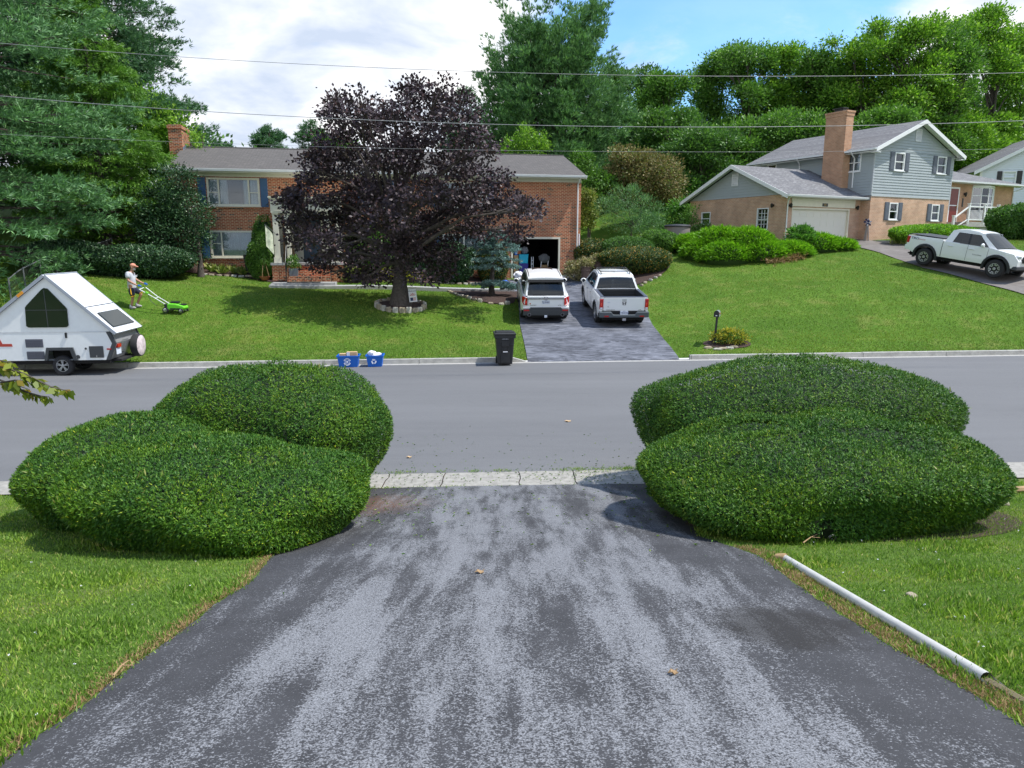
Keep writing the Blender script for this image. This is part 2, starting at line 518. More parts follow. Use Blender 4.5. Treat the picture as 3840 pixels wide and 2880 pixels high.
def brick_mat(name, c1, c2, mortar, dark=None, bw=0.21, rh=0.075, ms=0.012, stain=None):
    m = bpy.data.materials.new(name); m.use_nodes = True
    N, Lk = nodes_of(m.node_tree)
    out = N('ShaderNodeOutputMaterial'); b = N('ShaderNodeBsdfPrincipled'); Lk(b.outputs[0], out.inputs[0])
    b.inputs['Roughness'].default_value = 0.85; b.inputs['Specular IOR Level'].default_value = 0.2
    tc = N('ShaderNodeTexCoord'); sp = N('ShaderNodeSeparateXYZ'); Lk(tc.outputs['Object'], sp.inputs[0])
    ad = N('ShaderNodeMath', operation='ADD'); Lk(sp.outputs[0], ad.inputs[0]); Lk(sp.outputs[1], ad.inputs[1])
    cb = N('ShaderNodeCombineXYZ'); Lk(ad.outputs[0], cb.inputs[0]); Lk(sp.outputs[2], cb.inputs[1])
    br = N('ShaderNodeTexBrick')
    br.inputs['Scale'].default_value = 1.0; br.inputs['Brick Width'].default_value = bw; br.inputs['Row Height'].default_value = rh
    br.inputs['Mortar Size'].default_value = ms; br.inputs['Mortar Smooth'].default_value = 0.1; br.inputs['Bias'].default_value = -0.1
    br.inputs['Color1'].default_value = (*c1, 1); br.inputs['Color2'].default_value = (*c2, 1); br.inputs['Mortar'].default_value = (*mortar, 1)
    Lk(cb.outputs[0], br.inputs['Vector'])
    col = br.outputs[0]
    if dark:
        # occasional dark bricks: white noise per brick cell
        dv = N('ShaderNodeVectorMath', operation='DIVIDE'); dv.inputs[1].default_value = (bw, rh, 1)
        Lk(cb.outputs[0], dv.inputs[0])
        s2 = N('ShaderNodeSeparateXYZ'); Lk(dv.outputs[0], s2.inputs[0])
        fy = N('ShaderNodeMath', operation='FLOOR'); Lk(s2.outputs[1], fy.inputs[0])
        md = N('ShaderNodeMath', operation='FLOORED_MODULO'); Lk(fy.outputs[0], md.inputs[0]); md.inputs[1].default_value = 2.0
        hf = N('ShaderNodeMath', operation='MULTIPLY_ADD'); Lk(md.outputs[0], hf.inputs[0]); hf.inputs[1].default_value = 0.5; Lk(s2.outputs[0], hf.inputs[2])
        fx = N('ShaderNodeMath', operation='FLOOR'); Lk(hf.outputs[0], fx.inputs[0])
        c3 = N('ShaderNodeCombineXYZ'); Lk(fx.outputs[0], c3.inputs[0]); Lk(fy.outputs[0], c3.inputs[1])
        wn = N('ShaderNodeTexWhiteNoise', noise_dimensions='2D'); Lk(c3.outputs[0], wn.inputs['Vector'])
        gt = N('ShaderNodeMath', operation='GREATER_THAN'); Lk(wn.outputs['Value'], gt.inputs[0]); gt.inputs[1].default_value = 0.90
        inv = N('ShaderNodeMath', operation='SUBTRACT'); inv.inputs[0].default_value = 1.0; Lk(br.outputs['Fac'], inv.inputs[1])
        mu = N('ShaderNodeMath', operation='MULTIPLY'); Lk(gt.outputs[0], mu.inputs[0]); Lk(inv.outputs[0], mu.inputs[1])
        mx = N('ShaderNodeMix', data_type='RGBA'); Lk(mu.outputs[0], mx.inputs[0]); Lk(col, mx.inputs[6]); mx.inputs[7].default_value = (*dark, 1)
        col = mx.outputs[2]
    n = N('ShaderNodeTexNoise', ins={'Scale': 1.3, 'Detail': 5.0, 'Roughness': 0.65}); Lk(tc.outputs['Object'], n.inputs['Vector'])
    mr = N('ShaderNodeMapRange'); mr.inputs[1].default_value = 0.35; mr.inputs[2].default_value = 0.68; mr.inputs[3].default_value = 0.82; mr.inputs[4].default_value = 1.15
    Lk(n.outputs[0], mr.inputs[0])
    m2 = N('ShaderNodeVectorMath', operation='SCALE'); Lk(col, m2.inputs[0]); Lk(mr.outputs[0], m2.inputs['Scale'])
    Lk(m2.outputs[0], b.inputs['Base Color'])
    bp = N('ShaderNodeBump', ins={'Strength': 0.5, 'Distance': 0.01}); bp.invert = True
    Lk(br.outputs['Fac'], bp.inputs['Height']); Lk(bp.outputs[0], b.inputs['Normal'])
    return m


def shingle_mat(name, c1, c2, c3):
    m = bpy.data.materials.new(name); m.use_nodes = True
    N, Lk = nodes_of(m.node_tree)
    out = N('ShaderNodeOutputMaterial'); b = N('ShaderNodeBsdfPrincipled'); Lk(b.outputs[0], out.inputs[0])
    b.inputs['Roughness'].default_value = 0.95; b.inputs['Specular IOR Level'].default_value = 0.15
    tc = N('ShaderNodeTexCoord'); sp = N('ShaderNodeSeparateXYZ'); Lk(tc.outputs['Object'], sp.inputs[0])
    cb = N('ShaderNodeCombineXYZ')
    Lk(sp.outputs[0], cb.inputs[0])
    zz = N('ShaderNodeMath', operation='MULTIPLY'); Lk(sp.outputs[2], zz.inputs[0]); zz.inputs[1].default_value = 2.7
    Lk(zz.outputs[0], cb.inputs[1])
    br = N('ShaderNodeTexBrick'); br.inputs['Scale'].default_value = 1.0
    br.inputs['Brick Width'].default_value = 0.33; br.inputs['Row Height'].default_value = 0.14; br.inputs['Mortar Size'].default_value = 0.012
    br.inputs['Color1'].default_value = (*c1, 1); br.inputs['Color2'].default_value = (*c2, 1); br.inputs['Mortar'].default_value = (*[c * 0.45 for c in c1], 1)
    Lk(cb.outputs[0], br.inputs['Vector'])
    n = N('ShaderNodeTexNoise', ins={'Scale': 5.0, 'Detail': 6.0, 'Roughness': 0.7})
    mp = N('ShaderNodeMapping'); mp.inputs['Scale'].default_value = (1, 1, 3.2); Lk(tc.outputs['Object'], mp.inputs[0]); Lk(mp.outputs[0], n.inputs['Vector'])
    mr = N('ShaderNodeMapRange'); mr.inputs[1].default_value = 0.4; mr.inputs[2].default_value = 0.62; Lk(n.outputs[0], mr.inputs[0])
    mx = N('ShaderNodeMix', data_type='RGBA'); mx.inputs[7].default_value = (*c3, 1); Lk(mr.outputs[0], mx.inputs[0]); Lk(br.outputs[0], mx.inputs[6])
    Lk(mx.outputs[2], b.inputs['Base Color'])
    bp = N('ShaderNodeBump', ins={'Strength': 0.35, 'Distance': 0.02}); Lk(n.outputs[0], bp.inputs['Height']); Lk(bp.outputs[0], b.inputs['Normal'])
    return m


def glass_mat(name, tint=(0.02, 0.025, 0.03), clear=0.82, rough=0.03, refl=1.3, r0=.03):
    m = bpy.data.materials.new(name); m.use_nodes = True
    N, Lk = nodes_of(m.node_tree)
    out = N('ShaderNodeOutputMaterial')
    gl = N('ShaderNodeBsdfGlossy', ins={'Roughness': rough}); gl.inputs[0].default_value = (0.9, 0.95, 1, 1)
    tr = N('ShaderNodeBsdfTransparent'); tr.inputs[0].default_value = (0.85, 0.9, 0.92, 1)
    df = N('ShaderNodeBsdfDiffuse'); df.inputs[0].default_value = (*tint, 1)
    a = N('ShaderNodeMixShader'); a.inputs[0].default_value = clear; Lk(df.outputs[0], a.inputs[1]); Lk(tr.outputs[0], a.inputs[2])
    fr = N('ShaderNodeFresnel', ins={'IOR': 1.5})
    f2 = N('ShaderNodeMath', operation='MULTIPLY_ADD'); f2.inputs[1].default_value = refl; f2.inputs[2].default_value = r0; Lk(fr.outputs[0], f2.inputs[0])
    mx = N('ShaderNodeMixShader'); Lk(f2.outputs[0], mx.inputs[0]); Lk(a.outputs[0], mx.inputs[1]); Lk(gl.outputs[0], mx.inputs[2])
    Lk(mx.outputs[0], out.inputs[0])
    return m


def grass_mat(name, a, b_, c, dry, far=True):
    """mown lawn: greens mixed at several sizes with dry patches"""
    m = bpy.data.materials.new(name); m.use_nodes = True
    N, Lk = nodes_of(m.node_tree)
    out = N('ShaderNodeOutputMaterial'); b = N('ShaderNodeBsdfPrincipled'); Lk(b.outputs[0], out.inputs[0])
    b.inputs['Roughness'].default_value = 0.9; b.inputs['Specular IOR Level'].default_value = 0.1
    tc = N('ShaderNodeTexCoord')
    def noise(s, d=4, r=0.6, sc=(1, 1, 1)):
        mp = N('ShaderNodeMapping'); mp.inputs['Scale'].default_value = sc; Lk(tc.outputs['Object'], mp.inputs[0])
        n = N('ShaderNodeTexNoise', ins={'Scale': s, 'Detail': float(d), 'Roughness': r}); Lk(mp.outputs[0], n.inputs['Vector'])
        return n
    def rng(n, lo, hi, o0=0., o1=1.):
        mr = N('ShaderNodeMapRange'); mr.inputs[1].default_value = lo; mr.inputs[2].default_value = hi; mr.inputs[3].default_value = o0; mr.inputs[4].default_value = o1
        Lk(n.outputs[0], mr.inputs[0]); return mr
    n1 = noise(0.45, 5); n2 = noise(14, 5, 0.75, (0.6, 1.4, 1)); n3 = noise(0.9, 6, 0.7)
    m1 = N('ShaderNodeMix', data_type='RGBA'); m1.inputs[6].default_value = (*a, 1); m1.inputs[7].default_value = (*b_, 1)
    Lk(rng(n1, 0.35, 0.65).outputs[0], m1.inputs[0])
    m2 = N('ShaderNodeMix', data_type='RGBA'); m2.inputs[7].default_value = (*c, 1); Lk(m1.outputs[2], m2.inputs[6])
    Lk(rng(n2, 0.42, 0.62, 0, 0.8).outputs[0], m2.inputs[0])
    m3 = N('ShaderNodeMix', data_type='RGBA'); m3.inputs[7].default_value = (*dry, 1); Lk(m2.outputs[2], m3.inputs[6])
    Lk(rng(n3, 0.52, 0.72, 0, 0.75).outputs[0], m3.inputs[0])
    Lk(m3.outputs[2], b.inputs['Base Color'])
    bp = N('ShaderNodeBump', ins={'Strength': 0.6, 'Distance': 0.04}); Lk(n2.outputs[0], bp.inputs['Height']); Lk(bp.outputs[0], b.inputs['Normal'])
    return m


M = {}
M['brick_red'] = brick_mat('brick_red', (0.31, 0.066, 0.030), (0.44, 0.115, 0.050), (0.56, 0.41, 0.26), dark=(0.055, 0.035, 0.035))
M['brick_tan'] = brick_mat('brick_tan', (0.48, 0.27, 0.17), (0.57, 0.34, 0.22), (0.56, 0.44, 0.33))
M['cream'] = mat('cream_paint', (0.68, 0.65, 0.53), 0.6, var=0.05)
M['white'] = mat('white_trim', (0.76, 0.77, 0.76), 0.5, var=0.04)
M['gutter'] = mat('gutter_metal', (0.60, 0.62, 0.63), 0.45, var=0.08)
M['soffit'] = mat('soffit', (0.60, 0.58, 0.50), 0.7)
M['blue_shutter'] = mat('blue_shutter', (0.030, 0.095, 0.20), 0.5, var=0.1)
M['grey_shutter'] = mat('grey_shutter', (0.095, 0.11, 0.14), 0.5)
M['black'] = mat('black_paint', (0.015, 0.016, 0.018), 0.4)
M['room'] = mat('dark_room', (0.02, 0.02, 0.022), 0.9)
M['curtain'] = mat('curtain', (0.80, 0.86, 0.88), 0.9, var=0.1, vscale=3)
M['glass'] = glass_mat('window_glass')
M['carglass'] = glass_mat('car_glass', (0.01, 0.012, 0.013), 0.12, 0.02, .75, .02)
M['roof_l'] = shingle_mat('shingles_brown', (0.122, 0.113, 0.106), (0.160, 0.147, 0.138), (0.102, 0.096, 0.093))
M['roof_r'] = shingle_mat('shingles_grey', (0.175, 0.172, 0.172), (0.285, 0.282, 0.280), (0.13, 0.128, 0.134))
M['siding'] = mat('grey_siding', (0.33, 0.37, 0.38), 0.55, var=0.05, vscale=1.5)
M['siding_w'] = mat('white_siding', (0.66, 0.71, 0.76), 0.5)
M['concrete'] = mat('concrete', (0.36, 0.35, 0.32), 0.9, var=0.22, vscale=5, bump=0.3)
M['slab'] = mat('path_slab', (0.36, 0.36, 0.35), 0.9, var=0.15, vscale=2.5, bump=0.2)
M['mulch'] = mat('mulch', (0.050, 0.028, 0.021), 0.95, var=0.6, vscale=30, bump=0.8, bscale=60)
M['stone'] = mat('tan_stone', (0.33, 0.28, 0.20), 0.9, var=0.35, vscale=9, bump=0.5, bscale=20)
M['wallstone'] = mat('grey_stone', (0.17, 0.16, 0.15), 0.95, var=0.35, vscale=3, bump=0.6, bscale=12)
M['bark'] = mat('bark', (0.085, 0.070, 0.060), 0.95, var=0.4, vscale=12, bump=0.8, bscale=30)
M['bark_pine'] = mat('bark_pine', (0.070, 0.055, 0.048), 0.95, var=0.4, vscale=9, bump=0.8, bscale=25)
M['carwhite'] = mat('car_white', (0.80, 0.81, 0.81), 0.28, spec=0.5, coat=0.6)
M['carplastic'] = mat('grey_plastic', (0.045, 0.05, 0.055), 0.55)
M['tyre'] = mat('tyre', (0.022, 0.022, 0.024), 0.85)
M['alloy'] = mat('alloy', (0.45, 0.46, 0.48), 0.3, 0.7)
M['chrome'] = mat('chrome', (0.6, 0.6, 0.62), 0.15, 1.0)
M['redlight'] = mat('tail_light', (0.42, 0.012, 0.012), 0.15, coat=0.5)
M['redlight2'] = mat('tail_light_lit', (0.75, 0.05, 0.03), 0.15, coat=0.5)
M['plate'] = mat('plate', (0.62, 0.66, 0.74), 0.4)
M['navy'] = mat('navy_ink', (0.02, 0.035, 0.12), 0.5)
M['underbody'] = mat('underbody', (0.012, 0.012, 0.013), 0.9)
M['amber'] = mat('amber', (0.75, 0.30, 0.02), 0.4)
M['alu'] = mat('alu_sheet', (0.45, 0.46, 0.47), 0.35, 0.6, var=0.1)
M['bin_black'] = mat('bin_black', (0.020, 0.021, 0.023), 0.5, var=0.2, vscale=6)
M['bin_blue'] = mat('bin_blue', (0.008, 0.13, 0.55), 0.45)
M['card'] = mat('cardboard', (0.52, 0.36, 0.20), 0.9, var=0.1)
M['paper'] = mat('paper', (0.75, 0.75, 0.78), 0.8)
M['pvc'] = mat('pvc_pipe', (0.50, 0.49, 0.46), 0.45, var=0.10, vscale=10)
M['pvc_dark'] = mat('pipe_mud', (0.16, 0.13, 0.07), 0.9)
M['wire'] = mat('cable', (0.24, 0.25, 0.25), 0.5)
M['steel'] = mat('galvanised', (0.13, 0.14, 0.14), 0.6, 0.3)
M['terracotta'] = mat('terracotta', (0.36, 0.12, 0.06), 0.8)
M['brownpot'] = mat('brown_pot', (0.13, 0.085, 0.07), 0.7)
M['wood'] = mat('wood', (0.34, 0.22, 0.11), 0.8, var=0.2)
# ------------------------------------------------------------------ paving materials
def asphalt_mat(name, dark, light, kind):
    m = bpy.data.materials.new(name); m.use_nodes = True
    N, Lk = nodes_of(m.node_tree)
    out = N('ShaderNodeOutputMaterial'); b = N('ShaderNodeBsdfPrincipled'); Lk(b.outputs[0], out.inputs[0])
    b.inputs['Roughness'].default_value = 0.85; b.inputs['Specular IOR Level'].default_value = 0.3
    tc = N('ShaderNodeTexCoord')
    def noise(s, d, r, sc=(1, 1, 1), loc=(0, 0, 0), src=None, dist=0.0):
        mp = N('ShaderNodeMapping'); mp.inputs['Scale'].default_value = sc; mp.inputs['Location'].default_value = loc
        Lk(src or tc.outputs['Object'], mp.inputs[0])
        n = N('ShaderNodeTexNoise', ins={'Scale': s, 'Detail': float(d), 'Roughness': r, 'Distortion': dist}); Lk(mp.outputs[0], n.inputs['Vector'])
        return n.outputs[0]
    def mth(op, a, b_=None, c=None):
        n = N('ShaderNodeMath', operation=op)
        for i, v in enumerate((a, b_, c)):
            if v is None: continue
            if isinstance(v, (int, float)): n.inputs[i].default_value = v
            else: Lk(v, n.inputs[i])
        return n.outputs[0]
    def rng(v, lo, hi, o0=0., o1=1., smooth=False):
        mr = N('ShaderNodeMapRange'); mr.inputs[1].default_value = lo; mr.inputs[2].default_value = hi; mr.inputs[3].default_value = o0; mr.inputs[4].default_value = o1
        if smooth: mr.interpolation_type = 'SMOOTHSTEP'
        Lk(v, mr.inputs[0]); return mr.outputs[0]
    def mix(f, a, c):
        n = N('ShaderNodeMix', data_type='RGBA')
        for i, v in ((0, f), (6, a), (7, c)):
            if isinstance(v, tuple): n.inputs[i].default_value = (*v, 1)
            elif isinstance(v, (int, float)): n.inputs[i].default_value = v
            else: Lk(v, n.inputs[i])
        return n.outputs[2]
    sp = N('ShaderNodeSeparateXYZ'); Lk(tc.outputs['Object'], sp.inputs[0])
    X, Y = sp.outputs[0], sp.outputs[1]
    if kind == 'worn':
        # wear follows the wheel tracks, which fan out towards the top of the drive
        fan = mth('ADD', X, mth('MULTIPLY', noise(0.45, 3, 0.5), 0.22))
        fv = N('ShaderNodeCombineXYZ'); Lk(fan, fv.inputs[0]); Lk(mth('MULTIPLY', Y, 0.15), fv.inputs[1])
        streak = noise(2.6, 5, 0.6, src=fv.outputs[0], dist=0.15)
        streak2 = noise(8.0, 4, 0.6, src=fv.outputs[0], loc=(3, 1, 0))
        blot = noise(1.5, 6, 0.7, (1, .7, 1), loc=(1.3, 0.2, 0))
        ax = mth('ABSOLUTE', mth('SUBTRACT', X, 0.05))
        centre = rng(ax, 1.0, 2.4, -0.005, -0.16, True)
        s = mth('ADD', mth('MULTIPLY', streak, 0.54), mth('MULTIPLY', streak2, 0.31))
        s = mth('ADD', s, mth('MULTIPLY', blot, 0.29))
        s = mth('ADD', s, centre)
        cover = rng(s, 0.40, 0.68, 0.08, 0.86, True)
        fine = noise(95, 2, 0.6)
        fine2 = noise(45, 2, 0.7, loc=(5, 5, 5))
        thr = rng(mth('ADD', mth('MULTIPLY', fine, 0.6), mth('MULTIPLY', fine2, 0.4)), 0.36, 0.64)
        grit = rng(mth('SUBTRACT', cover, thr), -0.16, 0.20, 0, 1, True)
        lcol = mix(rng(noise(130, 1, 0.5, loc=(9, 1, 2)), 0.35, 0.65), tuple(c * 0.55 for c in light), tuple(c * 1.5 for c in light))
        dcol = mix(rng(noise(3, 4, 0.6), 0.3, 0.7), dark, tuple(c * 1.5 for c in dark))
        # one oily stain near the right edge
        col = mix(grit, dcol, lcol)
        st = N('ShaderNodeVectorMath', operation='DISTANCE'); Lk(tc.outputs['Object'], st.inputs[0]); st.inputs[1].default_value = (1.75, 4.1, 1.37)
        stn = mth('ADD', st.outputs['Value'], mth('MULTIPLY', noise(3, 4, 0.6), 0.6))
        col = mix(rng(stn, 0.55, 0.85, 0.75, 0, True), col, (0.022, 0.020, 0.019))
        # rusty needle litter at the foot of the left hedge
        st2 = N('ShaderNodeVectorMath', operation='DISTANCE'); Lk(tc.outputs['Object'], st2.inputs[0]); st2.inputs[1].default_value = (-2.0, 9.0, 0.3)
        s2 = mth('ADD', st2.outputs['Value'], mth('MULTIPLY', noise(5, 5, 0.7), 1.2))
        col = mix(mth('MULTIPLY', rng(s2, 0.9, 1.7, 0.8, 0, True), rng(noise(60, 2, 0.6), 0.45, 0.55)), col, (0.16, 0.07, 0.03))
        Lk(col, b.inputs['Base Color'])
        bp = N('ShaderNodeBump', ins={'Strength': 0.4, 'Distance': 0.006}); Lk(fine, bp.inputs['Height']); Lk(bp.outputs[0], b.inputs['Normal'])
    elif kind == 'road':
        n1 = noise(0.25, 4, 0.6, (0.35, 1.6, 1)); n2 = noise(70, 3, 0.75); n3 = noise(0.6, 6, 0.7, (0.2, 2.5, 1), (4, 4, 0))
        base = mix(rng(n1, 0.3, 0.7), dark, light)
        base = mix(rng(n3, 0.45, 0.7, 0, 0.22), base, tuple(c * 1.25 for c in light))
        base = mix(rng(noise(1.6, 5, 0.7, (0.12, 1.3, 1), (7, 2, 0)), 0.55, 0.75, 0, 0.22), base, tuple(c * .75 for c in dark))
        ck = noise(0.9, 6, 0.75, (1, 1, 1), (2, 9, 0), dist=0.8)
        base = mix(rng(mth('ABSOLUTE', mth('SUBTRACT', ck, 0.5)), 0.0, 0.0022, 0.55, 0), base, tuple(c * .35 for c in dark))
        base = mix(rng(n2, 0.58, 0.70, 0, 0.6), base, tuple(c * 1.9 for c in light))
        base = mix(rng(n2, 0.30, 0.42, 0.5, 0), base, tuple(c * 0.6 for c in dark))
        Lk(base, b.inputs['Base Color'])
        bp = N('ShaderNodeBump', ins={'Strength': 0.3, 'Distance': 0.008}); Lk(n2, bp.inputs['Height']); Lk(bp.outputs[0], b.inputs['Normal'])
    else:
        # sealed drive with tyre scuffs lying across it
        w = noise(3.0, 5, 0.7, (0.45, 1.7, 1), dist=1.6); w2 = noise(1.0, 4, 0.6); f = noise(60, 2, 0.6)
        s = mth('ADD', mth('MULTIPLY', w, 0.7), mth('MULTIPLY', w2, 0.3))
        base = mix(rng(s, 0.42, 0.64, 0, 1), dark, light)
        base = mix(rng(f, 0.6, 0.7, 0, 0.5), base, tuple(c * 1.5 for c in light))
        Lk(base, b.inputs['Base Color'])
    return m


M['drive_near'] = asphalt_mat('worn_asphalt', (0.037, 0.037, 0.040), (0.175, 0.178, 0.188), 'worn')
M['road'] = asphalt_mat('road_asphalt', (0.122, 0.123, 0.127), (0.146, 0.147, 0.151), 'road')
M['drive_far'] = asphalt_mat('sealed_asphalt', (0.050, 0.053, 0.064), (0.20, 0.21, 0.245), 'scuffed')
M['drive_right'] = asphalt_mat('brown_asphalt', (0.13, 0.115, 0.105), (0.20, 0.18, 0.165), 'scuffed')
M['lawn_near'] = grass_mat('lawn_near', (0.075, 0.13, 0.024), (0.12, 0.19, 0.04), (0.05, 0.09, 0.018), (0.15, 0.14, 0.06))
M['lawn_far'] = grass_mat('lawn_far', (0.070, 0.145, 0.014), (0.11, 0.20, 0.022), (0.045, 0.10, 0.012), (0.19, 0.19, 0.055))


# ------------------------------------------------------------------ ground, road, drives, kerbs
def ground_sheet(name, xs, rows, yfun, m, label=None, smooth=True, dz=0.0, zfun=None):
    V = []
    for r in rows:
        for x in xs:
            y = yfun(x, r); V.append((x, y))
    V = np.array(V)
    z = (zfun(V[:, 0], V[:, 1]) if zfun else gz(V[:, 0], V[:, 1])) + dz
    nx = len(xs)
    F = [(j * nx + i, j * nx + i + 1, (j + 1) * nx + i + 1, (j + 1) * nx + i) for j in range(len(rows) - 1) for i in range(nx - 1)]
    o = fast_mesh(name, np.column_stack([V, z]), np.array(F), m, smooth=smooth)
    return tag(o, label, None, None, 'structure')


xs_n = np.concatenate([[-500, -200, -60, -30, -20], np.arange(-14, 14.1, 0.5), [20, 30, 60, 200, 500]])
ground_sheet('near_ground', xs_n, np.concatenate([np.linspace(-60, -6, 8), np.linspace(-5, 0, 6), [1.0]]),
             lambda x, r: (-6 + (kerb_in(x) - 0.01 + 6) * 1.0 if r >= 1.0 else (r if r < -5 else -5 + (r + 5) / 5 * (kerb_in(x) - 0.01 + 5) * 0.999)),
             M['lawn_near'], 'mown grass sloping down to the street on the near side', dz=0.0,
             zfun=lambda x, y: 0.207 * np.clip(kerb_in(x) - y, 0, 14))
xs_f = np.concatenate([[-600, -300, -150, -90], np.arange(-60, 70.1, 1.0), [95, 150, 300, 600]])
rows_f = np.concatenate([np.arange(0, 26, 0.75), np.arange(26, 60, 2.0), np.arange(60, 90, 5), [100, 130, 200, 400, 900]])
ground_sheet('ground', xs_f, rows_f, lambda x, r: kerb_far(x) + 0.15 + r, M['lawn_far'], 'mown grass rising from the kerb to the houses')
ground_sheet('road', np.linspace(-300, 300, 121), np.linspace(0, 1, 9), lambda x, r: kerb_near(x) + 0.003 + r * (kerb_far(x) + 0.12 - kerb_near(x)), M['road'], 'grey asphalt street',
             zfun=lambda x, y: 0.0 * x)


def poly_edge(pts, ext=None):
    P = [G(*p) for p in pts]
    P = sorted([(p.y, p.x) for p in P])
    return np.array([p[0] for p in P]), np.array([p[1] for p in P])


el_y, el_x = poly_edge([(29, 2858), (117, 2776), (247, 2699), (411, 2576), (470, 2523), (688, 2364), (817, 2259), (929, 2194), (1034, 2070), (1240, 1995), (1300, 1900)])
er_y, er_x = poly_edge([(3840, 2723), (3693, 2633), (3525, 2532), (3329, 2420), (3160, 2308), (2992, 2196), (2847, 2084), (2620, 2010), (2560, 1900)])
el_y = np.concatenate([[-8], el_y, [10.8]]); el_x = np.concatenate([[el_x[0] - 0.5], el_x, [el_x[-1] - 0.1]])
er_y = np.concatenate([[-8], er_y, [10.9]]); er_x = np.concatenate([[er_x[0] + 0.6], er_x, [er_x[-1] + 0.3]])


def drive_edges(y):
    return np.interp(y, el_y, el_x), np.interp(y, er_y, er_x)


def build_near_drive():
    ys = np.linspace(-6, 10.2, 110)
    V = []; nx = 14
    rr = random.Random(3)
    for j, y in enumerate(list(ys) + [None]):
        yy = 10.55 if y is None else y
        l, r = drive_edges(yy)
        jl, jr = rr.uniform(-.025, .025), rr.uniform(-.025, .025)
        for i in range(nx):
            t = i / (nx - 1)
            x = (l + jl) * (1 - t) + (r + jr) * t
            yv = kerb_in(x) - 0.02 if y is None else y
            z = 0.207 * max(kerb_in(x) - yv, 0) + 0.03 * (1 - (2 * t - 1) ** 6) + 0.004
            V.append((x, yv, z))
    n = len(ys) + 1
    F = [(j * nx + i, j * nx + i + 1, (j + 1) * nx + i + 1, (j + 1) * nx + i) for j in range(n - 1) for i in range(nx - 1)]
    tag(fast_mesh('driveway', np.array(V), np.array(F), M['drive_near'], smooth=True), 'worn dark asphalt driveway in the foreground', None, None, 'structure')


build_near_drive()


def build_far_drive():
    ly, lx = poly_edge([(1979, 1352), (1950, 1216), (1944, 1135), (1926, 1090), (1900, 1062)])
    ry, rx = poly_edge([(2546, 1346), (2500, 1290), (2453, 1228), (2410, 1130), (2385, 1068), (2280, 1040)])
    V = []; nx = 15; rows = np.linspace(0, 1, 46)
    for r in rows:
        for i in range(nx):
            t = i / (nx - 1)
            y = 23.1 + r * (38.6 - 23.1)
            l = np.interp(y, ly, lx); rr_ = np.interp(y, ry, rx)
            x = l * (1 - t) + rr_ * t
            yv = kerb_far(x) + 0.0 if r == 0 else y + (x - 1.5) * (0.09 + r * 0.10) - (0.2 if r < 0.05 else 0)
            V.append((x, yv))
    V = np.array(V)
    z = gz(V[:, 0], V[:, 1]) + 0.035
    z[:nx] = 0.006
    F = [(j * nx + i, j * nx + i + 1, (j + 1) * nx + i + 1, (j + 1) * nx + i) for j in range(len(rows) - 1) for i in range(nx - 1)]
    tag(fast_mesh('driveway_across', np.column_stack([V, z]), np.array(F), M['drive_far'], smooth=True), 'dark sealed driveway with pale scuffs up to the open garage', None, None, 'structure')
    return (ly, lx, ry, rx)


FDE = build_far_drive()
RA = Vector((15.6, 40.0, 0)); RYAW = Rd(28)
ra = Vector((math.cos(RYAW), math.sin(RYAW), 0)); rb = Vector((-math.sin(RYAW), math.cos(RYAW), 0))


def RP(t, b, z=0): return RA + ra * t + rb * b + Vector((0, 0, z))


def build_right_drive():
    left = [RP(-0.5, 0.1), RP(0.2, -1.6)] + [G(*p) for p in [(3225, 931), (3300, 950), (3380, 979), (3461, 1007), (3560, 1030), (3640, 1052), (3722, 1074), (3838, 1106)]] + [Vector((22.6, 27.6, 0)), Vector((23.4, 25.6, 0)), Vector((24.0, 25.2, 0))]
    right = [RP(5.2, 0.1), RP(5.6, -1.2)] + [p + Vector((4.6, 2.6, 0)) * k for p, k in zip(left[2:], [.9, .85, .85, .85, .87, .9, .95, 1, 1, 1, 1])]
    nx = 10; V = []
    L2 = []; R2 = []
    for seg in range(len(left) - 1):
        for s in range(4):
            L2.append(left[seg].lerp(left[seg + 1], s / 4)); R2.append(right[seg].lerp(right[seg + 1], s / 4))
    for a_, b_ in zip(L2, R2):
        for i in range(nx):
            p = a_.lerp(b_, i / (nx - 1)); V.append((p.x, p.y))
    V = np.array(V); z = gz(V[:, 0], V[:, 1]) + 0.04
    F = [(j * nx + i, j * nx + i + 1, (j + 1) * nx + i + 1, (j + 1) * nx + i) for j in range(len(L2) - 1) for i in range(nx - 1)]
    tag(fast_mesh('driveway_right', np.column_stack([V, z]), np.array(F), M['drive_right'], smooth=True), 'weathered driveway curving down from the grey sided house', None, None, 'structure')
    return np.array([(p.x, p.y) for p in L2] + [(p.x, p.y) for p in R2[::-1]])


RD_POLY = build_right_drive()


def in_poly(x, y, poly):
    x = np.asarray(x); y = np.asarray(y)
    c = np.zeros(x.shape, bool)
    j = len(poly) - 1
    for i in range(len(poly)):
        xi, yi = poly[i][0], poly[i][1]; xj, yj = poly[j][0], poly[j][1]
        k = ((yi > y) != (yj > y)) & (x < (xj - xi) * (y - yi) / (yj - yi + 1e-12) + xi)
        c ^= k; j = i
    return c


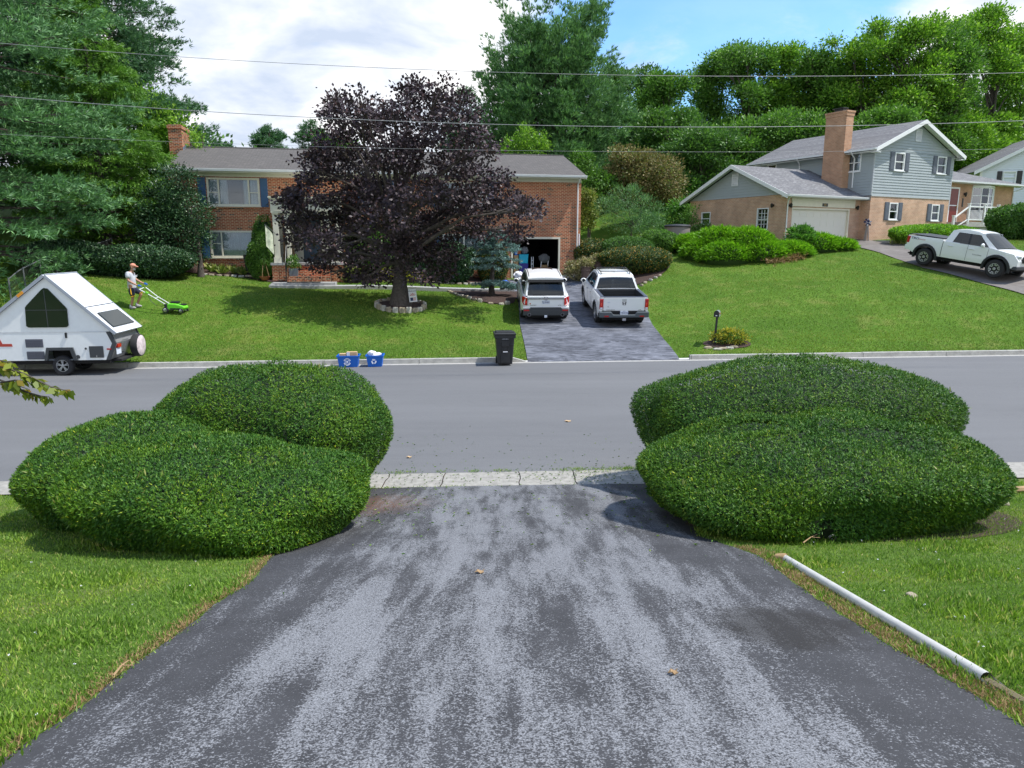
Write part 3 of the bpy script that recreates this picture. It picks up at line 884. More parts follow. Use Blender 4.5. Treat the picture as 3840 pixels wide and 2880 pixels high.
def build_kerbs():
    b = MB(); ang = math.atan(0.09)
    x = -45.0; rr = random.Random(5)
    while x < 45:
        L = 3.0
        x1 = x + L
        for a0, a1 in ((x, x1),):
            if a1 <= 0.45 or a0 >= 5.95: segs = [(a0, a1)]
            elif a0 < 0.45 < a1: segs = [(a0, 0.45)]
            elif a0 < 5.95 < a1: segs = [(5.95, a1)]
            else: segs = []
            for s0, s1 in segs:
                h = 0.15 + rr.uniform(-.006, .006)
                y0, y1 = kerb_far(s0), kerb_far(s1)
                P = [(s0 + .008, y0, -.05), (s1 - .008, y1, -.05), (s1 - .008, y1 + .17, -.05), (s0 + .008, y0 + .17, -.05)]
                Q = [(s0 + .008, y0 + .025, h), (s1 - .008, y1 + .025, h), (s1 - .008, y1 + .17, h + .005), (s0 + .008, y0 + .17, h + .005)]
                if s1 == 0.45: Q[1] = (s1 - .008, y1 + .025, .03); Q[2] = (s1 - .008, y1 + .17, .03); 
                i = [b.vert(p) for p in P + Q]
                for q in ((4, 5, 6, 7), (0, 1, 5, 4), (1, 2, 6, 5), (2, 3, 7, 6), (3, 0, 4, 7)): b.face([i[k] for k in q])
        x = x1
    b2 = b.build('kerb', M['concrete'])
    tag(b2, 'pale concrete kerb along the far side of the street', None, None, 'structure')
    g = MB(); x = -45
    while x < 45:
        x1 = x + 2.0; g.poly([(x + .004, kerb_far(x) - .22, .004), (x1 - .004, kerb_far(x1) - .22, .004), (x1 - .004, kerb_far(x1) + .01, .006), (x + .004, kerb_far(x) + .01, .006)]); x = x1
    tag(g.build('gutter_far', M['concrete_light']), 'light strip of concrete in front of the far kerb', None, None, 'structure')
    s = MB(); x = -40.0
    d = MB(); d.poly([(-45, kerb_in(-45) - .05, -.012), (45, kerb_in(45) - .05, -.012), (45, kerb_near(45) + .08, -.012), (-45, kerb_near(-45) + .08, -.012)])
    while x < 40:
        x1 = x + rr.uniform(0.75, 1.35)
        n = 5
        k0 = rr.uniform(-.05, .05)
        w = [rr.uniform(-.02, .02) for _ in range(n)]
        def edge(xe, t, wv, sgn):
            return (xe + wv + sgn * 0.008, kerb_in(xe) * (1 - t) + (kerb_near(xe) - .015) * t, 0.02 - 0.014 * t)
        if 'prev' in locals(): w0 = prev
        else: w0 = w
        L = [s.vert(edge(x, i / (n - 1), w0[i], 1)) for i in range(n)]
        Rr = [s.vert(edge(x1, i / (n - 1), w[i], -1)) for i in range(n)]
        for i in range(n - 1): s.face((L[i], Rr[i], Rr[i + 1], L[i + 1]))
        prev = w; x = x1
    tag(s.build('gutter_near', M['concrete_near']), 'cracked pale concrete gutter slabs at the foot of the driveway', None, None, 'structure')
    tag(d.build('gutter_bed', M['mulch']), 'dark bed under the gutter slabs', None, None, 'structure')


M['concrete_light'] = mat('concrete_light', (0.34, 0.33, 0.31), 0.9, var=0.15, vscale=6)
M['concrete_near'] = mat('concrete_near', (0.29, 0.275, 0.245), 0.9, var=0.25, vscale=9, bump=0.3)
build_kerbs()

# ------------------------------------------------------------------ brick house across the street
def wall_holes(b, mp, u0, u1, v0, v1, holes, depth=0.12, d=0.0):
    """wall rectangle with openings; jambs run inwards"""
    us = sorted({u0, u1, *[h[0] for h in holes], *[h[1] for h in holes]})
    vs = sorted({v0, v1, *[h[2] for h in holes], *[h[3] for h in holes]})
    for i in range(len(us) - 1):
        for j in range(len(vs) - 1):
            cu, cv = (us[i] + us[i + 1]) / 2, (vs[j] + vs[j + 1]) / 2
            if any(h[0] < cu < h[1] and h[2] < cv < h[3] for h in holes): continue
            b.poly([mp(us[i], vs[j], d), mp(us[i + 1], vs[j], d), mp(us[i + 1], vs[j + 1], d), mp(us[i], vs[j + 1], d)])
    for a0, a1, c0, c1 in holes:
        for P in (((a0, c0), (a1, c0)), ((a1, c0), (a1, c1)), ((a1, c1), (a0, c1)), ((a0, c1), (a0, c0))):
            (p, q), (r, s) = P
            b.poly([mp(p, q, d), mp(r, s, d), mp(r, s, d - depth), mp(p, q, d - depth)])


def mbox(b, mp, u0, u1, v0, v1, d0, d1):
    P = [mp(u0, v0, d0), mp(u1, v0, d0), mp(u1, v0, d1), mp(u0, v0, d1), mp(u0, v1, d0), mp(u1, v1, d0), mp(u1, v1, d1), mp(u0, v1, d1)]
    i = [b.vert(p) for p in P]
    for q in ((0, 3, 2, 1), (4, 5, 6, 7), (0, 1, 5, 4), (1, 2, 6, 5), (2, 3, 7, 6), (3, 0, 4, 7)):
        b.face([i[k] for k in q])


def window(parent, oz, mp, u0, u1, v0, v1, bars_u=(), bars_v=(), fw=0.06, mat_f='cream', curtains=(), grid=None, dark=True, out=0.03, label=None):
    f = MB(oz)
    mbox(f, mp, u0, u1, v0, v0 + fw, -.06, out); mbox(f, mp, u0, u1, v1 - fw, v1, -.06, out)
    mbox(f, mp, u0, u0 + fw, v0 + fw, v1 - fw, -.06, out); mbox(f, mp, u1 - fw, u1, v0 + fw, v1 - fw, -.06, out)
    for x, w in bars_u: mbox(f, mp, x - w / 2, x + w / 2, v0 + fw, v1 - fw, -.058, out - .004)
    for a0, a1, y, w in bars_v: mbox(f, mp, a0, a1, y - w / 2, y + w / 2, -.056, out - .008)
    mbox(f, mp, u0 - .03, u1 + .03, v0 - .045, v0 - .002, -.03, out + .05)
    if grid:
        for (a0, a1, c0, c1, nu, nv) in grid:
            for k in range(1, nu): x = a0 + (a1 - a0) * k / nu; mbox(f, mp, x - .01, x + .01, c0, c1, -.05, -.02)
            for k in range(1, nv): y = c0 + (c1 - c0) * k / nv; mbox(f, mp, a0, a1, y - .01, y + .01, -.052, -.022)
    fo = f.build('window', M[mat_f], parent)
    if label: fo['label'] = label
    p = MB(oz); mbox(p, mp, u0 + fw * .8, u1 - fw * .8, v0 + fw * .8, v1 - fw * .8, -.047, -.04)
    p.build('pane', M['glass'], fo)
    r = MB(oz)
    for P in (((u0, v0), (u1, v0)), ((u1, v0), (u1, v1)), ((u1, v1), (u0, v1)), ((u0, v1), (u0, v0))):
        (a_, b_), (c_, d_) = P
        r.poly([mp(a_, b_, -.12), mp(c_, d_, -.12), mp(c_, d_, -.9), mp(a_, b_, -.9)])
    r.poly([mp(u0, v0, -.9), mp(u1, v0, -.9), mp(u1, v1, -.9), mp(u0, v1, -.9)])
    r.build('reveal', M['room'], fo)
    for c0, c1 in curtains:
        c = MB(oz); n = max(6, int((c1 - c0) / .035)); top = []; bot = []
        for k in range(n + 1):
            u = c0 + (c1 - c0) * k / n; dd = -.085 + .016 * math.sin(k * 1.7) + .008 * math.sin(k * .6)
            top.append(c.vert(mp(u, v1 - fw, dd))); bot.append(c.vert(mp(u, v0 + fw * .8, dd)))
        for k in range(n): c.face((bot[k], bot[k + 1], top[k + 1], top[k]), True)
        c.build('curtain', M['curtain'], fo)
    return fo


def shutter(parent, oz, mp, u0, u1, v0, v1, m, label=None):
    s = MB(oz)
    mbox(s, mp, u0, u1, v0, v1, .005, .035)
    hh = (v1 - v0)
    for a0, a1 in ((.06, .46), (.52, .94)):
        mbox(s, mp, u0 + .06, u1 - .06, v0 + hh * a0, v0 + hh * a1, .0355, .046)
    o = s.build('shutter', M[m], parent)
    if label: o['label'] = label
    return o


def build_left_house():
    OZ = 2.2
    rz = Rd(11)
    H = thing('brick_house', 'two storey red brick house with blue shutters and an open garage', 'house', (-16.05, 35.7, OZ), rz)
    fr = lambda u, v, d: (u, -d, v)
    W0, W1, D = -0.6, 20.15, 8.6
    holes = [(1.13, 3.6, 5.66, 7.0), (1.1, 3.6, 3.15, 4.47), (8.72, 9.95, 5.66, 7.0), (12.6, 15.0, 5.66, 7.0), (8.72, 9.95, 3.1, 4.4), (12.6, 14.88, 3.0, 4.33), (16.3, 19.02, 1.6, 4.18)]
    b = MB(OZ)
    wall_holes(b, fr, W0, W1, 1.0, 7.32, holes)
    # ends and back
    for x, s in ((W0, 1), (W1, 1)):
        b.poly([(x, 0, 1.0), (x, D, 1.0), (x, D, 7.32), (x, D / 2, 8.78), (x, 0, 7.32)])
    b.poly([(W0, D, 1.0), (W1, D, 1.0), (W1, D, 7.32), (W0, D, 7.32)])
    wall = b.build('wall', M['brick_red'], H)
    # sill course of bricks under windows
    for h in holes[:6]:
        s = MB(OZ); mbox(s, fr, h[0] - .1, h[1] + .1, h[2] - .13, h[2] - .048, 0.0, .055); s.build('sill', M['brick_red'], H)
    f = MB(OZ)
    mbox(f, fr, W0 + .01, W1 - .01, 7.05, 7.30, .004, .03)
    f.build('frieze', M['cream'], H)
    so = MB(OZ)
    so.box(W0 - .05, W1 + .1, -.45, .005, 7.28, 7.315)
    so.box(W0 - .05, W1 + .1, -.475, -.452, 7.20, 7.34)
    so.build('soffit', M['soffit'], H)
    # roof
    RW0, RW1 = W0 - .12, W1 + .15
    r = MB(OZ)
    e0, e1, rg = (-.5, 7.36), (D + .5, 7.36), (D / 2, 8.93)
    for p, q in ((e0, rg), (e1, rg)):
        A = [(RW0, p[0], p[1]), (RW1, p[0], p[1]), (RW1, q[0], q[1]), (RW0, q[0], q[1])]
        r.prism(A, (0, 0, -.05))
    r.build('roof', M['roof_l'], H)
    rc = MB(OZ); rc.tube([(RW0, D / 2, 8.945), (RW1, D / 2, 8.945)], .035, 6); rc.build('ridge_cap', M['roof_l'], H)
    g = MB(OZ)
    g.box(RW0, RW1, -.60, -.50, 7.27, 7.37)
    g.box(RW0, RW1, -.62, -.60, 7.345, 7.375)
    go = g.build('gutter', M['white'], H)
    d = MB(OZ)
    d.tube([(19.95, -.52, 7.28), (19.95, -.30, 7.1), (19.95, -.06, 6.95), (19.95, -.06, 2.4), (19.95, -.2, 2.25)], .042, 8)
    d.build('downspout', M['white'], H)
    for x in (RW0, RW1):
        k = MB(OZ)
        for p, q in ((e0, rg), (e1, rg)):
            k.prism([(x, p[0], p[1] - .17), (x, p[0], p[1] - .005), (x, q[0], q[1] - .005), (x, q[0], q[1] - .17)], (.03 if x < 0 else -.03, 0, 0))
        k.build('rake_board', M['white'], H)
    c = MB(OZ)
    c.box(-1.25, -.60, 3.4, 5.1, 1.2, 9.72); c.box(-1.29, -.56, 3.36, 5.14, 9.72, 9.9); c.box(-1.22, -.63, 3.43, 5.07, 9.9, 9.93)
    ch = c.build('chimney', M['brick_red'], H)
    fl = MB(OZ)
    for k in range(6): fl.box(-.598, -.585, 3.4 + k * .16, 3.6 + k * .16, 8.55 + k * .055, 8.80 + k * .055)
    fl.build('flashing', M['flash'], ch)
    # windows
    mid = (5.66 + 7.0) / 2
    window(H, OZ, fr, 1.13, 3.6, 5.66, 7.0, bars_u=[(1.67, .07), (3.08, .07)], bars_v=[(1.19, 1.64, 6.3, .04), (3.11, 3.55, 6.3, .04)], fw=.09, curtains=[(1.2, 1.62), (1.72, 2.08), (2.82, 3.04), (3.14, 3.5)])
    window(H, OZ, fr, 1.1, 3.6, 3.15, 4.47, bars_u=[(1.64, .07), (3.08, .07)], bars_v=[(1.17, 1.6, 3.83, .04), (3.11, 3.54, 3.83, .04)], fw=.09, curtains=[(1.18, 1.6), (1.68, 3.05), (3.12, 3.5)])
    for v0, v1 in ((5.66, 7.0), (3.1, 4.4)):
        window(H, OZ, fr, 8.72, 9.95, v0, v1, bars_v=[(8.78, 9.9, (v0 + v1) / 2, .04)], fw=.08, curtains=[(8.8, 9.1), (9.6, 9.88)])
    window(H, OZ, fr, 12.6, 15.0, 5.66, 7.0, bars_u=[(13.8, .09)], bars_v=[(12.66, 14.94, 6.3, .04)], fw=.08, curtains=[(12.7, 13.1), (14.5, 14.92)])
    window(H, OZ, fr, 12.6, 14.88, 3.0, 4.33, bars_u=[(13.75, .09)], fw=.08, curtains=[(12.7, 14.8)])
    for u0, u1, v0, v1 in ((.72, 1.08, 5.62, 7.0), (3.63, 3.98, 5.62, 7.0), (.70, 1.06, 3.12, 4.47), (3.63, 3.98, 3.12, 4.47), (8.33, 8.67, 5.62, 7.0), (10.0, 10.34, 5.62, 7.0),
                           (12.2, 12.56, 5.62, 7.0), (15.03, 15.38, 5.62, 7.0), (8.33, 8.67, 3.06, 4.4), (10.0, 10.34, 3.06, 4.4), (12.2, 12.56, 2.96, 4.33), (14.94, 15.32, 2.96, 4.33)):
        shutter(H, OZ, fr, u0, u1, v0, v1, 'blue_shutter')
    # garage
    gf = MB(OZ)
    mbox(gf, fr, 16.3, 16.4, 2.0, 4.08, -.1, .02); mbox(gf, fr, 18.92, 19.02, 2.0, 4.08, -.1, .02); mbox(gf, fr, 16.3, 19.02, 4.08, 4.18, -.1, .022)
    gf.build('garage_frame', M['cream'], H)
    gi = MB(OZ)
    zf = 2.17
    gi.poly([(16.0, .12, zf), (19.4, .12, zf), (19.4, 6.5, zf), (16.0, 6.5, zf)])
    gi.poly([(16.0, .12, 4.6), (19.4, .12, 4.6), (19.4, 6.5, 4.6), (16.0, 6.5, 4.6)])
    gi.poly([(16.0, 6.5, zf), (19.4, 6.5, zf), (19.4, 6.5, 4.6), (16.0, 6.5, 4.6)])
    for x in (16.0, 19.4): gi.poly([(x, .12, zf), (x, 6.5, zf), (x, 6.5, 4.6), (x, .12, 4.6)])
    gi.build('garage_room', M['garage_in'], H)
    # portico
    fz = 2.92
    p = MB(OZ)
    p.box(4.2, 7.55, -1.95, -.001, 1.6, 2.80)
    p.build('porch_base', M['brick_red'], H)
    p = MB(OZ); p.box(4.15, 7.6, -2.0, -.003, 2.803, fz); p.build('porch_slab', M['slab'], H)
    for x0, x1 in ((4.32, 4.62), (4.86, 5.14), (6.72, 7.0), (7.22, 7.5)):
        for y0 in (-1.8,):
            q = MB(OZ)
            q.box(x0 + .02, x1 - .02, y0 + .02, y0 + .28, fz + .26, 5.2); q.box(x0 - .02, x1 + .02, y0 - .02, y0 + .32, fz + .002, fz + .26); q.box(x0 - .005, x1 + .005, y0 - .005, y0 + .305, 5.2, 5.27)
            q.build('column', M['cream'], H)
    for x0, x1 in ((4.32, 4.58), (7.22, 7.48)):
        q = MB(OZ); q.box(x0, x1, -.30, -.003, fz + .002, 5.27); q.build('pilaster', M['cream'], H)
    e = MB(OZ)
    e.box(4.28, 7.54, -1.84, -.004, 5.272, 5.96)
    e.box(4.20, 7.62, -1.94, -.005, 5.962, 6.03)
    e.box(4.24, 7.58, -1.89, -.006, 5.90, 5.96)
    e.box(4.42, 7.40, -1.862, -1.84, 5.80, 5.83); e.box(4.42, 7.40, -1.862, -1.84, 5.36, 5.39)
    for a0, a1 in ((4.60, 5.75), (5.95, 7.22)):
        for z0, z1 in ((5.44, 5.46), (5.72, 5.74)): e.box(a0, a1, -1.858, -1.84, z0, z1)
        for x in (a0, a1 - .02): e.box(x, x + .02, -1.857, -1.84, 5.46, 5.72)
    e.build('entablature', M['cream'], H)
    dr = MB(OZ)
    mbox(dr, fr, 4.95, 7.0, fz, 5.2, .002, .05)
    dr.build('door_surround', M['cream'], H)
    dd = MB(OZ)
    mbox(dd, fr, 5.55, 6.45, fz + .03, 5.0, .051, .08)
    for i in range(2):
        for z0, z1 in ((fz + .2, fz + .8), (fz + 1.0, fz + 1.85)):
            mbox(dd, fr, 5.63 + i * .42, 5.95 + i * .42, z0, z1, .081, .095)
    do = dd.build('door', M['blue_door'], H)
    k = MB(OZ); k.blob((6.38, -.12, fz + .95), (.03, .03, .03), 8, 6); k.build('handle', M['chrome'], do)
    for a0, a1 in ((5.1, 5.38), (6.62, 6.9)):
        sl = MB(OZ)
        for z in range(4): mbox(sl, fr, a0, a1, 3.6 + z * .36, 3.92 + z * .36, .051, .058)
        sl.build('sidelight', M['glassdark'], H)
    # steps
    st = MB(OZ)
    st.box(4.95, 6.95, -2.32, -2.001, 1.5, 2.56); st.box(4.95, 6.95, -2.64, -2.321, 1.5, 2.30); 
    st.build('steps', M['brick_red'], H)
    for x in (4.92, 6.98):
        rl = MB(OZ)
        top0 = (x, -2.0, fz + .85); top1 = (x, -2.75, 2.05 + .95)
        rl.tube([(x, -1.85, fz + .85), top0, top1, (x, -2.80, 2.9)], .016, 6)
        rl.tube([(x, -2.0, fz + .10), (x, -2.72, 2.25)], .012, 6)
        rl.tube([(x, -1.85, fz + .9), (x, -1.85, fz)], .018, 6); rl.tube([top1, (x, -2.75, 1.9)], .018, 6)
        for q in range(6):
            t = (q + .5) / 6
            yy = -2.0 - .75 * t
            rl.tube([(x, yy, fz + .85 - .77 * t * .98), (x, yy, fz + .1 - .75 * t * .9)], .008, 5)
        for q in range(8):
            aa = q * PI / 4; 
            rl.tube([(x, -2.35 + .09 * math.cos(aa), 2.95 + .09 * math.sin(aa)), (x, -2.35 + .09 * math.cos(aa + PI / 4), 2.95 + .09 * math.sin(aa + PI / 4))], .007, 4)
        rl.build('railing', M['black'], H)
    tr = MB(OZ)
    x0, x1, y = 6.99, 7.22, -1.7
    for xx in (x0 + .02, x1 - .02): tr.tube([(xx, y, fz), (xx, y, fz + .62)], .010, 5)
    for k in range(3):
        z0 = fz + .03 + k * .2
        tr.tube([(x0 + .02, y, z0), (x1 - .02, y, z0 + .2)], .008, 5); tr.tube([(x1 - .02, y, z0), (x0 + .02, y, z0 + .2)], .008, 5)
    tr.build('trellis', M['black'], H)
    return H


M['flash'] = mat('lead_flashing', (0.25, 0.30, 0.38), 0.4, 0.4)
M['garage_in'] = mat('garage_inside', (0.05, 0.05, 0.05), 0.9)
M['blue_door'] = mat('blue_door', (0.02, 0.05, 0.09), 0.4)
M['glassdark'] = mat('dark_pane', (0.02, 0.025, 0.03), 0.1)
LH = build_left_house()
LO = Vector((-16.05, 35.7, 0)); la = Vector((math.cos(Rd(11)), math.sin(Rd(11)), 0)); lb = Vector((-math.sin(Rd(11)), math.cos(Rd(11)), 0))


def LP(t, b, z=None):
    p = LO + la * t + lb * b
    p.z = g1(p.x, p.y) if z is None else z
    return p


# ------------------------------------------------------------------ grey sided house on the right
def siding_strip(b, mp, poly, v0, v1, step=0.155, lip=0.026):
    """clapboards filling a convex outline given as (u,v) points"""
    def span(v):
        xs = []
        n = len(poly)
        for i in range(n):
            (x0, y0), (x1, y1) = poly[i], poly[(i + 1) % n]
            if (y0 <= v <= y1) or (y1 <= v <= y0):
                if abs(y1 - y0) < 1e-9: xs += [x0, x1]
                else: xs.append(x0 + (x1 - x0) * (v - y0) / (y1 - y0))
        return (min(xs), max(xs)) if xs else None
    v = v0
    while v < v1 - 1e-4:
        w = min(v + step, v1)
        s0, s1 = span(v + 1e-4), span(w - 1e-4)
        if s0 and s1:
            b.poly([mp(s0[0], v, lip + .004), mp(s0[1], v, lip + .004), mp(s1[1], w, .004), mp(s1[0], w, .004)])
            b.poly([mp(s0[0], v, .001), mp(s0[1], v, .001), mp(s0[1], v, lip + .004), mp(s0[0], v, lip + .004)])
        v = w


def gable_vent(parent, oz, mp, u0, u1, v0, v1):
    s = MB(oz)
    mbox(s, mp, u0, u1, v0, v0 + .03, .02, .05); mbox(s, mp, u0, u1, v1 - .03, v1, .02, .05)
    mbox(s, mp, u0, u0 + .03, v0 + .03, v1 - .03, .02, .05); mbox(s, mp, u1 - .03, u1, v0 + .03, v1 - .03, .02, .05)
    n = 9
    for k in range(n):
        z = v0 + .04 + (v1 - v0 - .08) * k / n
        s.poly([mp(u0 + .03, z, .045), mp(u1 - .03, z, .045), mp(u1 - .03, z + .05, .022), mp(u0 + .03, z + .05, .022)])
    s.build('vent', M['white'], parent)


def build_right_house():
    OZ = 3.7
    H = thing('sided_house', 'split level house with grey siding over tan brick, white garage door and tall brick chimney', 'house', (RA.x, RA.y, OZ), RYAW)
    GT0, GT1, GD = -0.85, 5.28, 7.6
    fr = lambda u, v, d: (u, -d, v)
    sl = lambda u, v, d: (GT0 - d, u, v)
    b = MB(OZ)
    wall_holes(b, fr, GT0, GT1, 2.6, 6.46, [(-.36, 4.36, 3.0, 5.78)])
    wall_holes(b, sl, 0, GD, 2.6, 6.46, [(1.16, 2.0, 4.6, 5.8), (5.7, 6.5, 5.0, 5.75)])
    b.poly([(GT0, GD, 2.6), (GT1, GD, 2.6), (GT1, GD, 6.46), (GT0, GD, 6.46)])
    b.build('garage_wall', M['brick_tan'], H)
    g = MB(OZ)
    RZ = 8.12
    siding_strip(g, sl, [(0, 6.46), (GD, 6.46), (GD / 2, RZ)], 6.46, RZ)
    g.poly([sl(0, 6.46, 0), sl(GD, 6.46, 0), sl(GD / 2, RZ, 0)])
    g.build('gable', M['siding'], H)
    gable_vent(H, OZ, sl, 3.56, 4.06, 7.15, 7.84)
    # garage roof
    r = MB(OZ)
    e0, e1, rg = (-.45, 6.42), (GD + .45, 6.42), (GD / 2, 8.32)
    x0, x1 = GT0 - .42, 5.275
    for p, q in ((e0, rg), (e1, rg)):
        r.prism([(x0, p[0], p[1]), (x1, p[0], p[1]), (x1, q[0], q[1]), (x0, q[0], q[1])], (0, 0, -.04))
    r.build('garage_roof', M['roof_r'], H)
    k = MB(OZ)
    for p, q in ((e0, rg), (e1, rg)):
        k.prism([(x0 - .03, p[0], p[1] - .21), (x0 - .03, p[0], p[1] + .002), (x0 - .03, q[0], q[1] + .002), (x0 - .03, q[0], q[1] - .21)], (.028, 0, 0))
        k.prism([(x0, p[0], p[1] - .10), (x0, q[0], q[1] - .10), (x0, q[0], q[1] - .08), (x0, p[0], p[1] - .08)], (GT0 - x0 - .02, 0, 0))
    k.build('rake_board', M['white'], H)
    gg = MB(OZ)
    gg.box(x0 - .02, 5.27, -.56, -.46, 6.33, 6.42); gg.box(x0 - .02, 5.27, -.58, -.56, 6.40, 6.43)
    gg.box(x0 + .01, 5.272, -.45, -.001, 6.30, 6.325)
    gg.build('gutter', M['white'], H)
    d = MB(OZ)
    d.tube([(-1.05, -.5, 6.33), (-1.0, -.3, 6.2), (-.78, -.06, 5.95), (-.78, -.06, 3.8)], .038, 8)
    d.build('downspout', M['white'], H)
    bm_ = MB(OZ); mbox(bm_, fr, -.42, 4.75, 5.84, 6.10, .003, .05); mbox(bm_, fr, -.44, 4.8, 6.102, 6.29, .003, .03); bm_.build('beam', M['cream'], H)
    fz = 3.74
    gd = MB(OZ)
    mbox(gd, fr, -.36, -.28, fz, 5.70, -.1, .02); mbox(gd, fr, 4.28, 4.36, fz, 5.70, -.1, .02); mbox(gd, fr, -.36, 4.36, 5.70, 5.78, -.1, .022)
    gd.build('door_frame', M['cream'], H)
    gp = MB(OZ)
    mbox(gp, fr, -.28, 4.28, fz, 5.70, -.13, -.10)
    for j in range(4):
        z0 = fz + .49 * j
        for i in range(8):
            a0 = -.28 + i * .57
            mbox(gp, fr, a0 + .07, a0 + .50, z0 + .09, z0 + .40, -.101, -.091)
        if j: mbox(gp, fr, -.275, 4.275, z0 - .006, z0 + .006, -.0995, -.0985)
    gp.build('garage_door', M['door_white'], H)
    pl = MB(OZ); mbox(pl, fr, 1.98, 2.42, 5.88, 6.05, .051, .065); po = pl.build('house_number_plaque', M['black'], H)
    text_obj('number', '225', .13, M['brass'], po, (2.2, -.068, 5.965 - OZ), (PI / 2, 0, 0))
    def lamp(name, px_, py_, z):
        t = MB(OZ)
        t.box(px_ - .05, px_ + .05, py_ - .03, py_, z - .06, z + .06); t.tube([(px_, py_ - .03, z + .02), (px_, py_ - .12, z + .1)], .01, 5)
        t.lathe([(.02, .12), (.075, .06), (.06, -.10), (.02, -.14)], (px_, py_ - .12, z), 'z', 8)
        return t.build(name, M['black'], H)
    lamp('wall_lamp', -.58, -.002, 5.88); lamp('wall_lamp', 4.92, -.002, 5.88)
    t = MB(OZ); t.box(GT0 - .03, GT0, .80, .90, 5.85, 5.97); t.tube([(GT0 - .03, .85, 5.92), (GT0 - .14, .85, 6.0)], .01, 5); t.lathe([(.02, .1), (.075, .04), (.06, -.10), (.02, -.14)], (GT0 - .14, .85, 5.92), 'z', 8); t.build('wall_lamp', M['black'], H)
    window(H, OZ, sl, 1.16, 2.0, 4.6, 5.8, bars_v=[(1.2, 1.96, 5.18, .045)], mat_f='white', fw=.055, grid=[(1.28, 1.88, 4.72, 5.7, 3, 5)])
    window(H, OZ, sl, 5.7, 6.5, 5.0, 5.75, bars_v=[(5.75, 6.45, 5.35, .04)], mat_f='white', fw=.055, curtains=[(5.8, 6.4)])
    # two storey wing
    F0, WT0, WT1, WB = .63, 5.28, 12.75, 8.8
    f2 = lambda u, v, d: (u, -F0 - d, v)
    s2 = lambda u, v, d: (WT0 - d, u - F0, v)
    ZB, ZE, ZR = 6.56, 9.10, 10.72
    b = MB(OZ)
    lw = [(7.0 + .25, 7.0 + 1.05, 5.2, 6.2)]
    wins_low = [(7.0, 7.78, 5.22, 6.2), (11.05, 11.83, 5.22, 6.2)]
    wins_up = [(7.05, 7.95, 8.0, 9.02), (11.1, 12.0, 8.0, 9.02)]
    wall_holes(b, f2, WT0, WT1, 2.6, ZB, wins_low)
    b.poly([s2(0, 2.6, 0), s2(F0 + .002, 2.6, 0), s2(F0 + .002, ZB, 0), s2(0, ZB, 0)])
    b.poly([(WT1, -F0, 2.6), (WT1, WB - F0, 2.6), (WT1, WB - F0, ZB), (WT1, -F0, ZB)])
    b.build('lower_wall', M['brick_tan'], H)
    w = MB(OZ)
    m_ = (WT0 + WT1) / 2
    wall_holes(w, f2, WT0, WT1, ZB, ZE, wins_up, depth=.1)
    w.poly([f2(WT0, ZE, 0), f2(WT1, ZE, 0), f2(m_, ZR, 0)])
    cuts = sorted({WT0, 7.05, 7.95, 11.1, 12.0, WT1})
    for a0, a1 in ((WT0, 7.05), (7.95, 11.1), (12.0, WT1)):
        siding_strip(w, f2, [(a0, ZB), (a1, ZB), (a1, ZE), (a0, ZE)], ZB, ZE)
    for a0, a1 in ((7.05, 7.95), (11.1, 12.0)):
        siding_strip(w, f2, [(a0, ZB), (a1, ZB), (a1, 8.0), (a0, 8.0)], ZB, 8.0)
        siding_strip(w, f2, [(a0, 9.02), (a1, 9.02), (a1, ZE), (a0, ZE)], 9.02, ZE)
    siding_strip(w, f2, [(WT0, ZE), (WT1, ZE), (m_, ZR)], ZE, ZR)
    # left side with one window, and right side
    wy0, wy1 = 1.0 + F0 * 0 + .1, 2.0
    wall_holes(w, s2, 0, WB, ZB - .3, ZE, [(.82, 1.78, 7.95, 9.0), (7.0, 7.8, 8.1, 8.95)], depth=.1)
    for a0, a1, c0, c1 in ((0, .82, ZB, ZE), (1.78, 7.0, ZB, ZE), (7.8, WB, ZB, ZE), (.82, 1.78, ZB, 7.95), (.82, 1.78, 9.0, ZE), (7.0, 7.8, ZB, 8.1), (7.0, 7.8, 8.95, ZE)):
        siding_strip(w, s2, [(a0, c0), (a1, c0), (a1, c1), (a0, c1)], c0, c1)
    w.poly([(WT1, -F0, ZB), (WT1, WB - F0, ZB), (WT1, WB - F0, ZE), (WT1, -F0, ZE)])
    w.poly([(WT0, WB - F0, ZB), (WT1, WB - F0, ZB), (WT1, WB - F0, ZE), (m_, WB - F0, ZR), (WT0, WB - F0, ZE)])
    w.build('siding', M['siding'], H)
    tm = MB(OZ)
    for x in (WT0 - .022, WT1 - .06): tm.box(x, x + .08, -F0 - .024, -F0 + .05, ZB + .01, ZE)
    mbox(tm, f2, WT0, WT1, ZB - .05, ZB - .001, .003, .03)
    tm.build('corner_trim', M['grey_trim'], H)
    wa = window(H, OZ, f2, 7.05, 7.95, 8.0, 9.02, bars_v=[(7.1, 7.9, 8.5, .05)], mat_f='white', fw=.07, out=.045, curtains=[(7.15, 7.85)])
    window(H, OZ, f2, 11.1, 12.0, 8.0, 9.02, bars_v=[(11.15, 11.95, 8.5, .05)], mat_f='white', fw=.07, out=.045, curtains=[(11.2, 11.9)])
    for a0, a1 in ((6.62, 7.0), (8.0, 8.38), (10.67, 11.05), (12.05, 12.43)):
        shutter(H, OZ, lambda u, v, d: f2(u, v, d + .015), a0, a1, 7.98, 9.02, 'grey_shutter')
    for h in wins_low:
        window(H, OZ, f2, *h, bars_v=[(h[0] + .05, h[1] - .05, 5.7, .05)], mat_f='white', fw=.07, curtains=[(h[0] + .1, h[1] - .1)])
        shutter(H, OZ, f2, h[0] - .42, h[0] - .05, 5.18, 6.22, 'grey_shutter'); shutter(H, OZ, f2, h[1] + .05, h[1] + .42, 5.18, 6.22, 'grey_shutter')
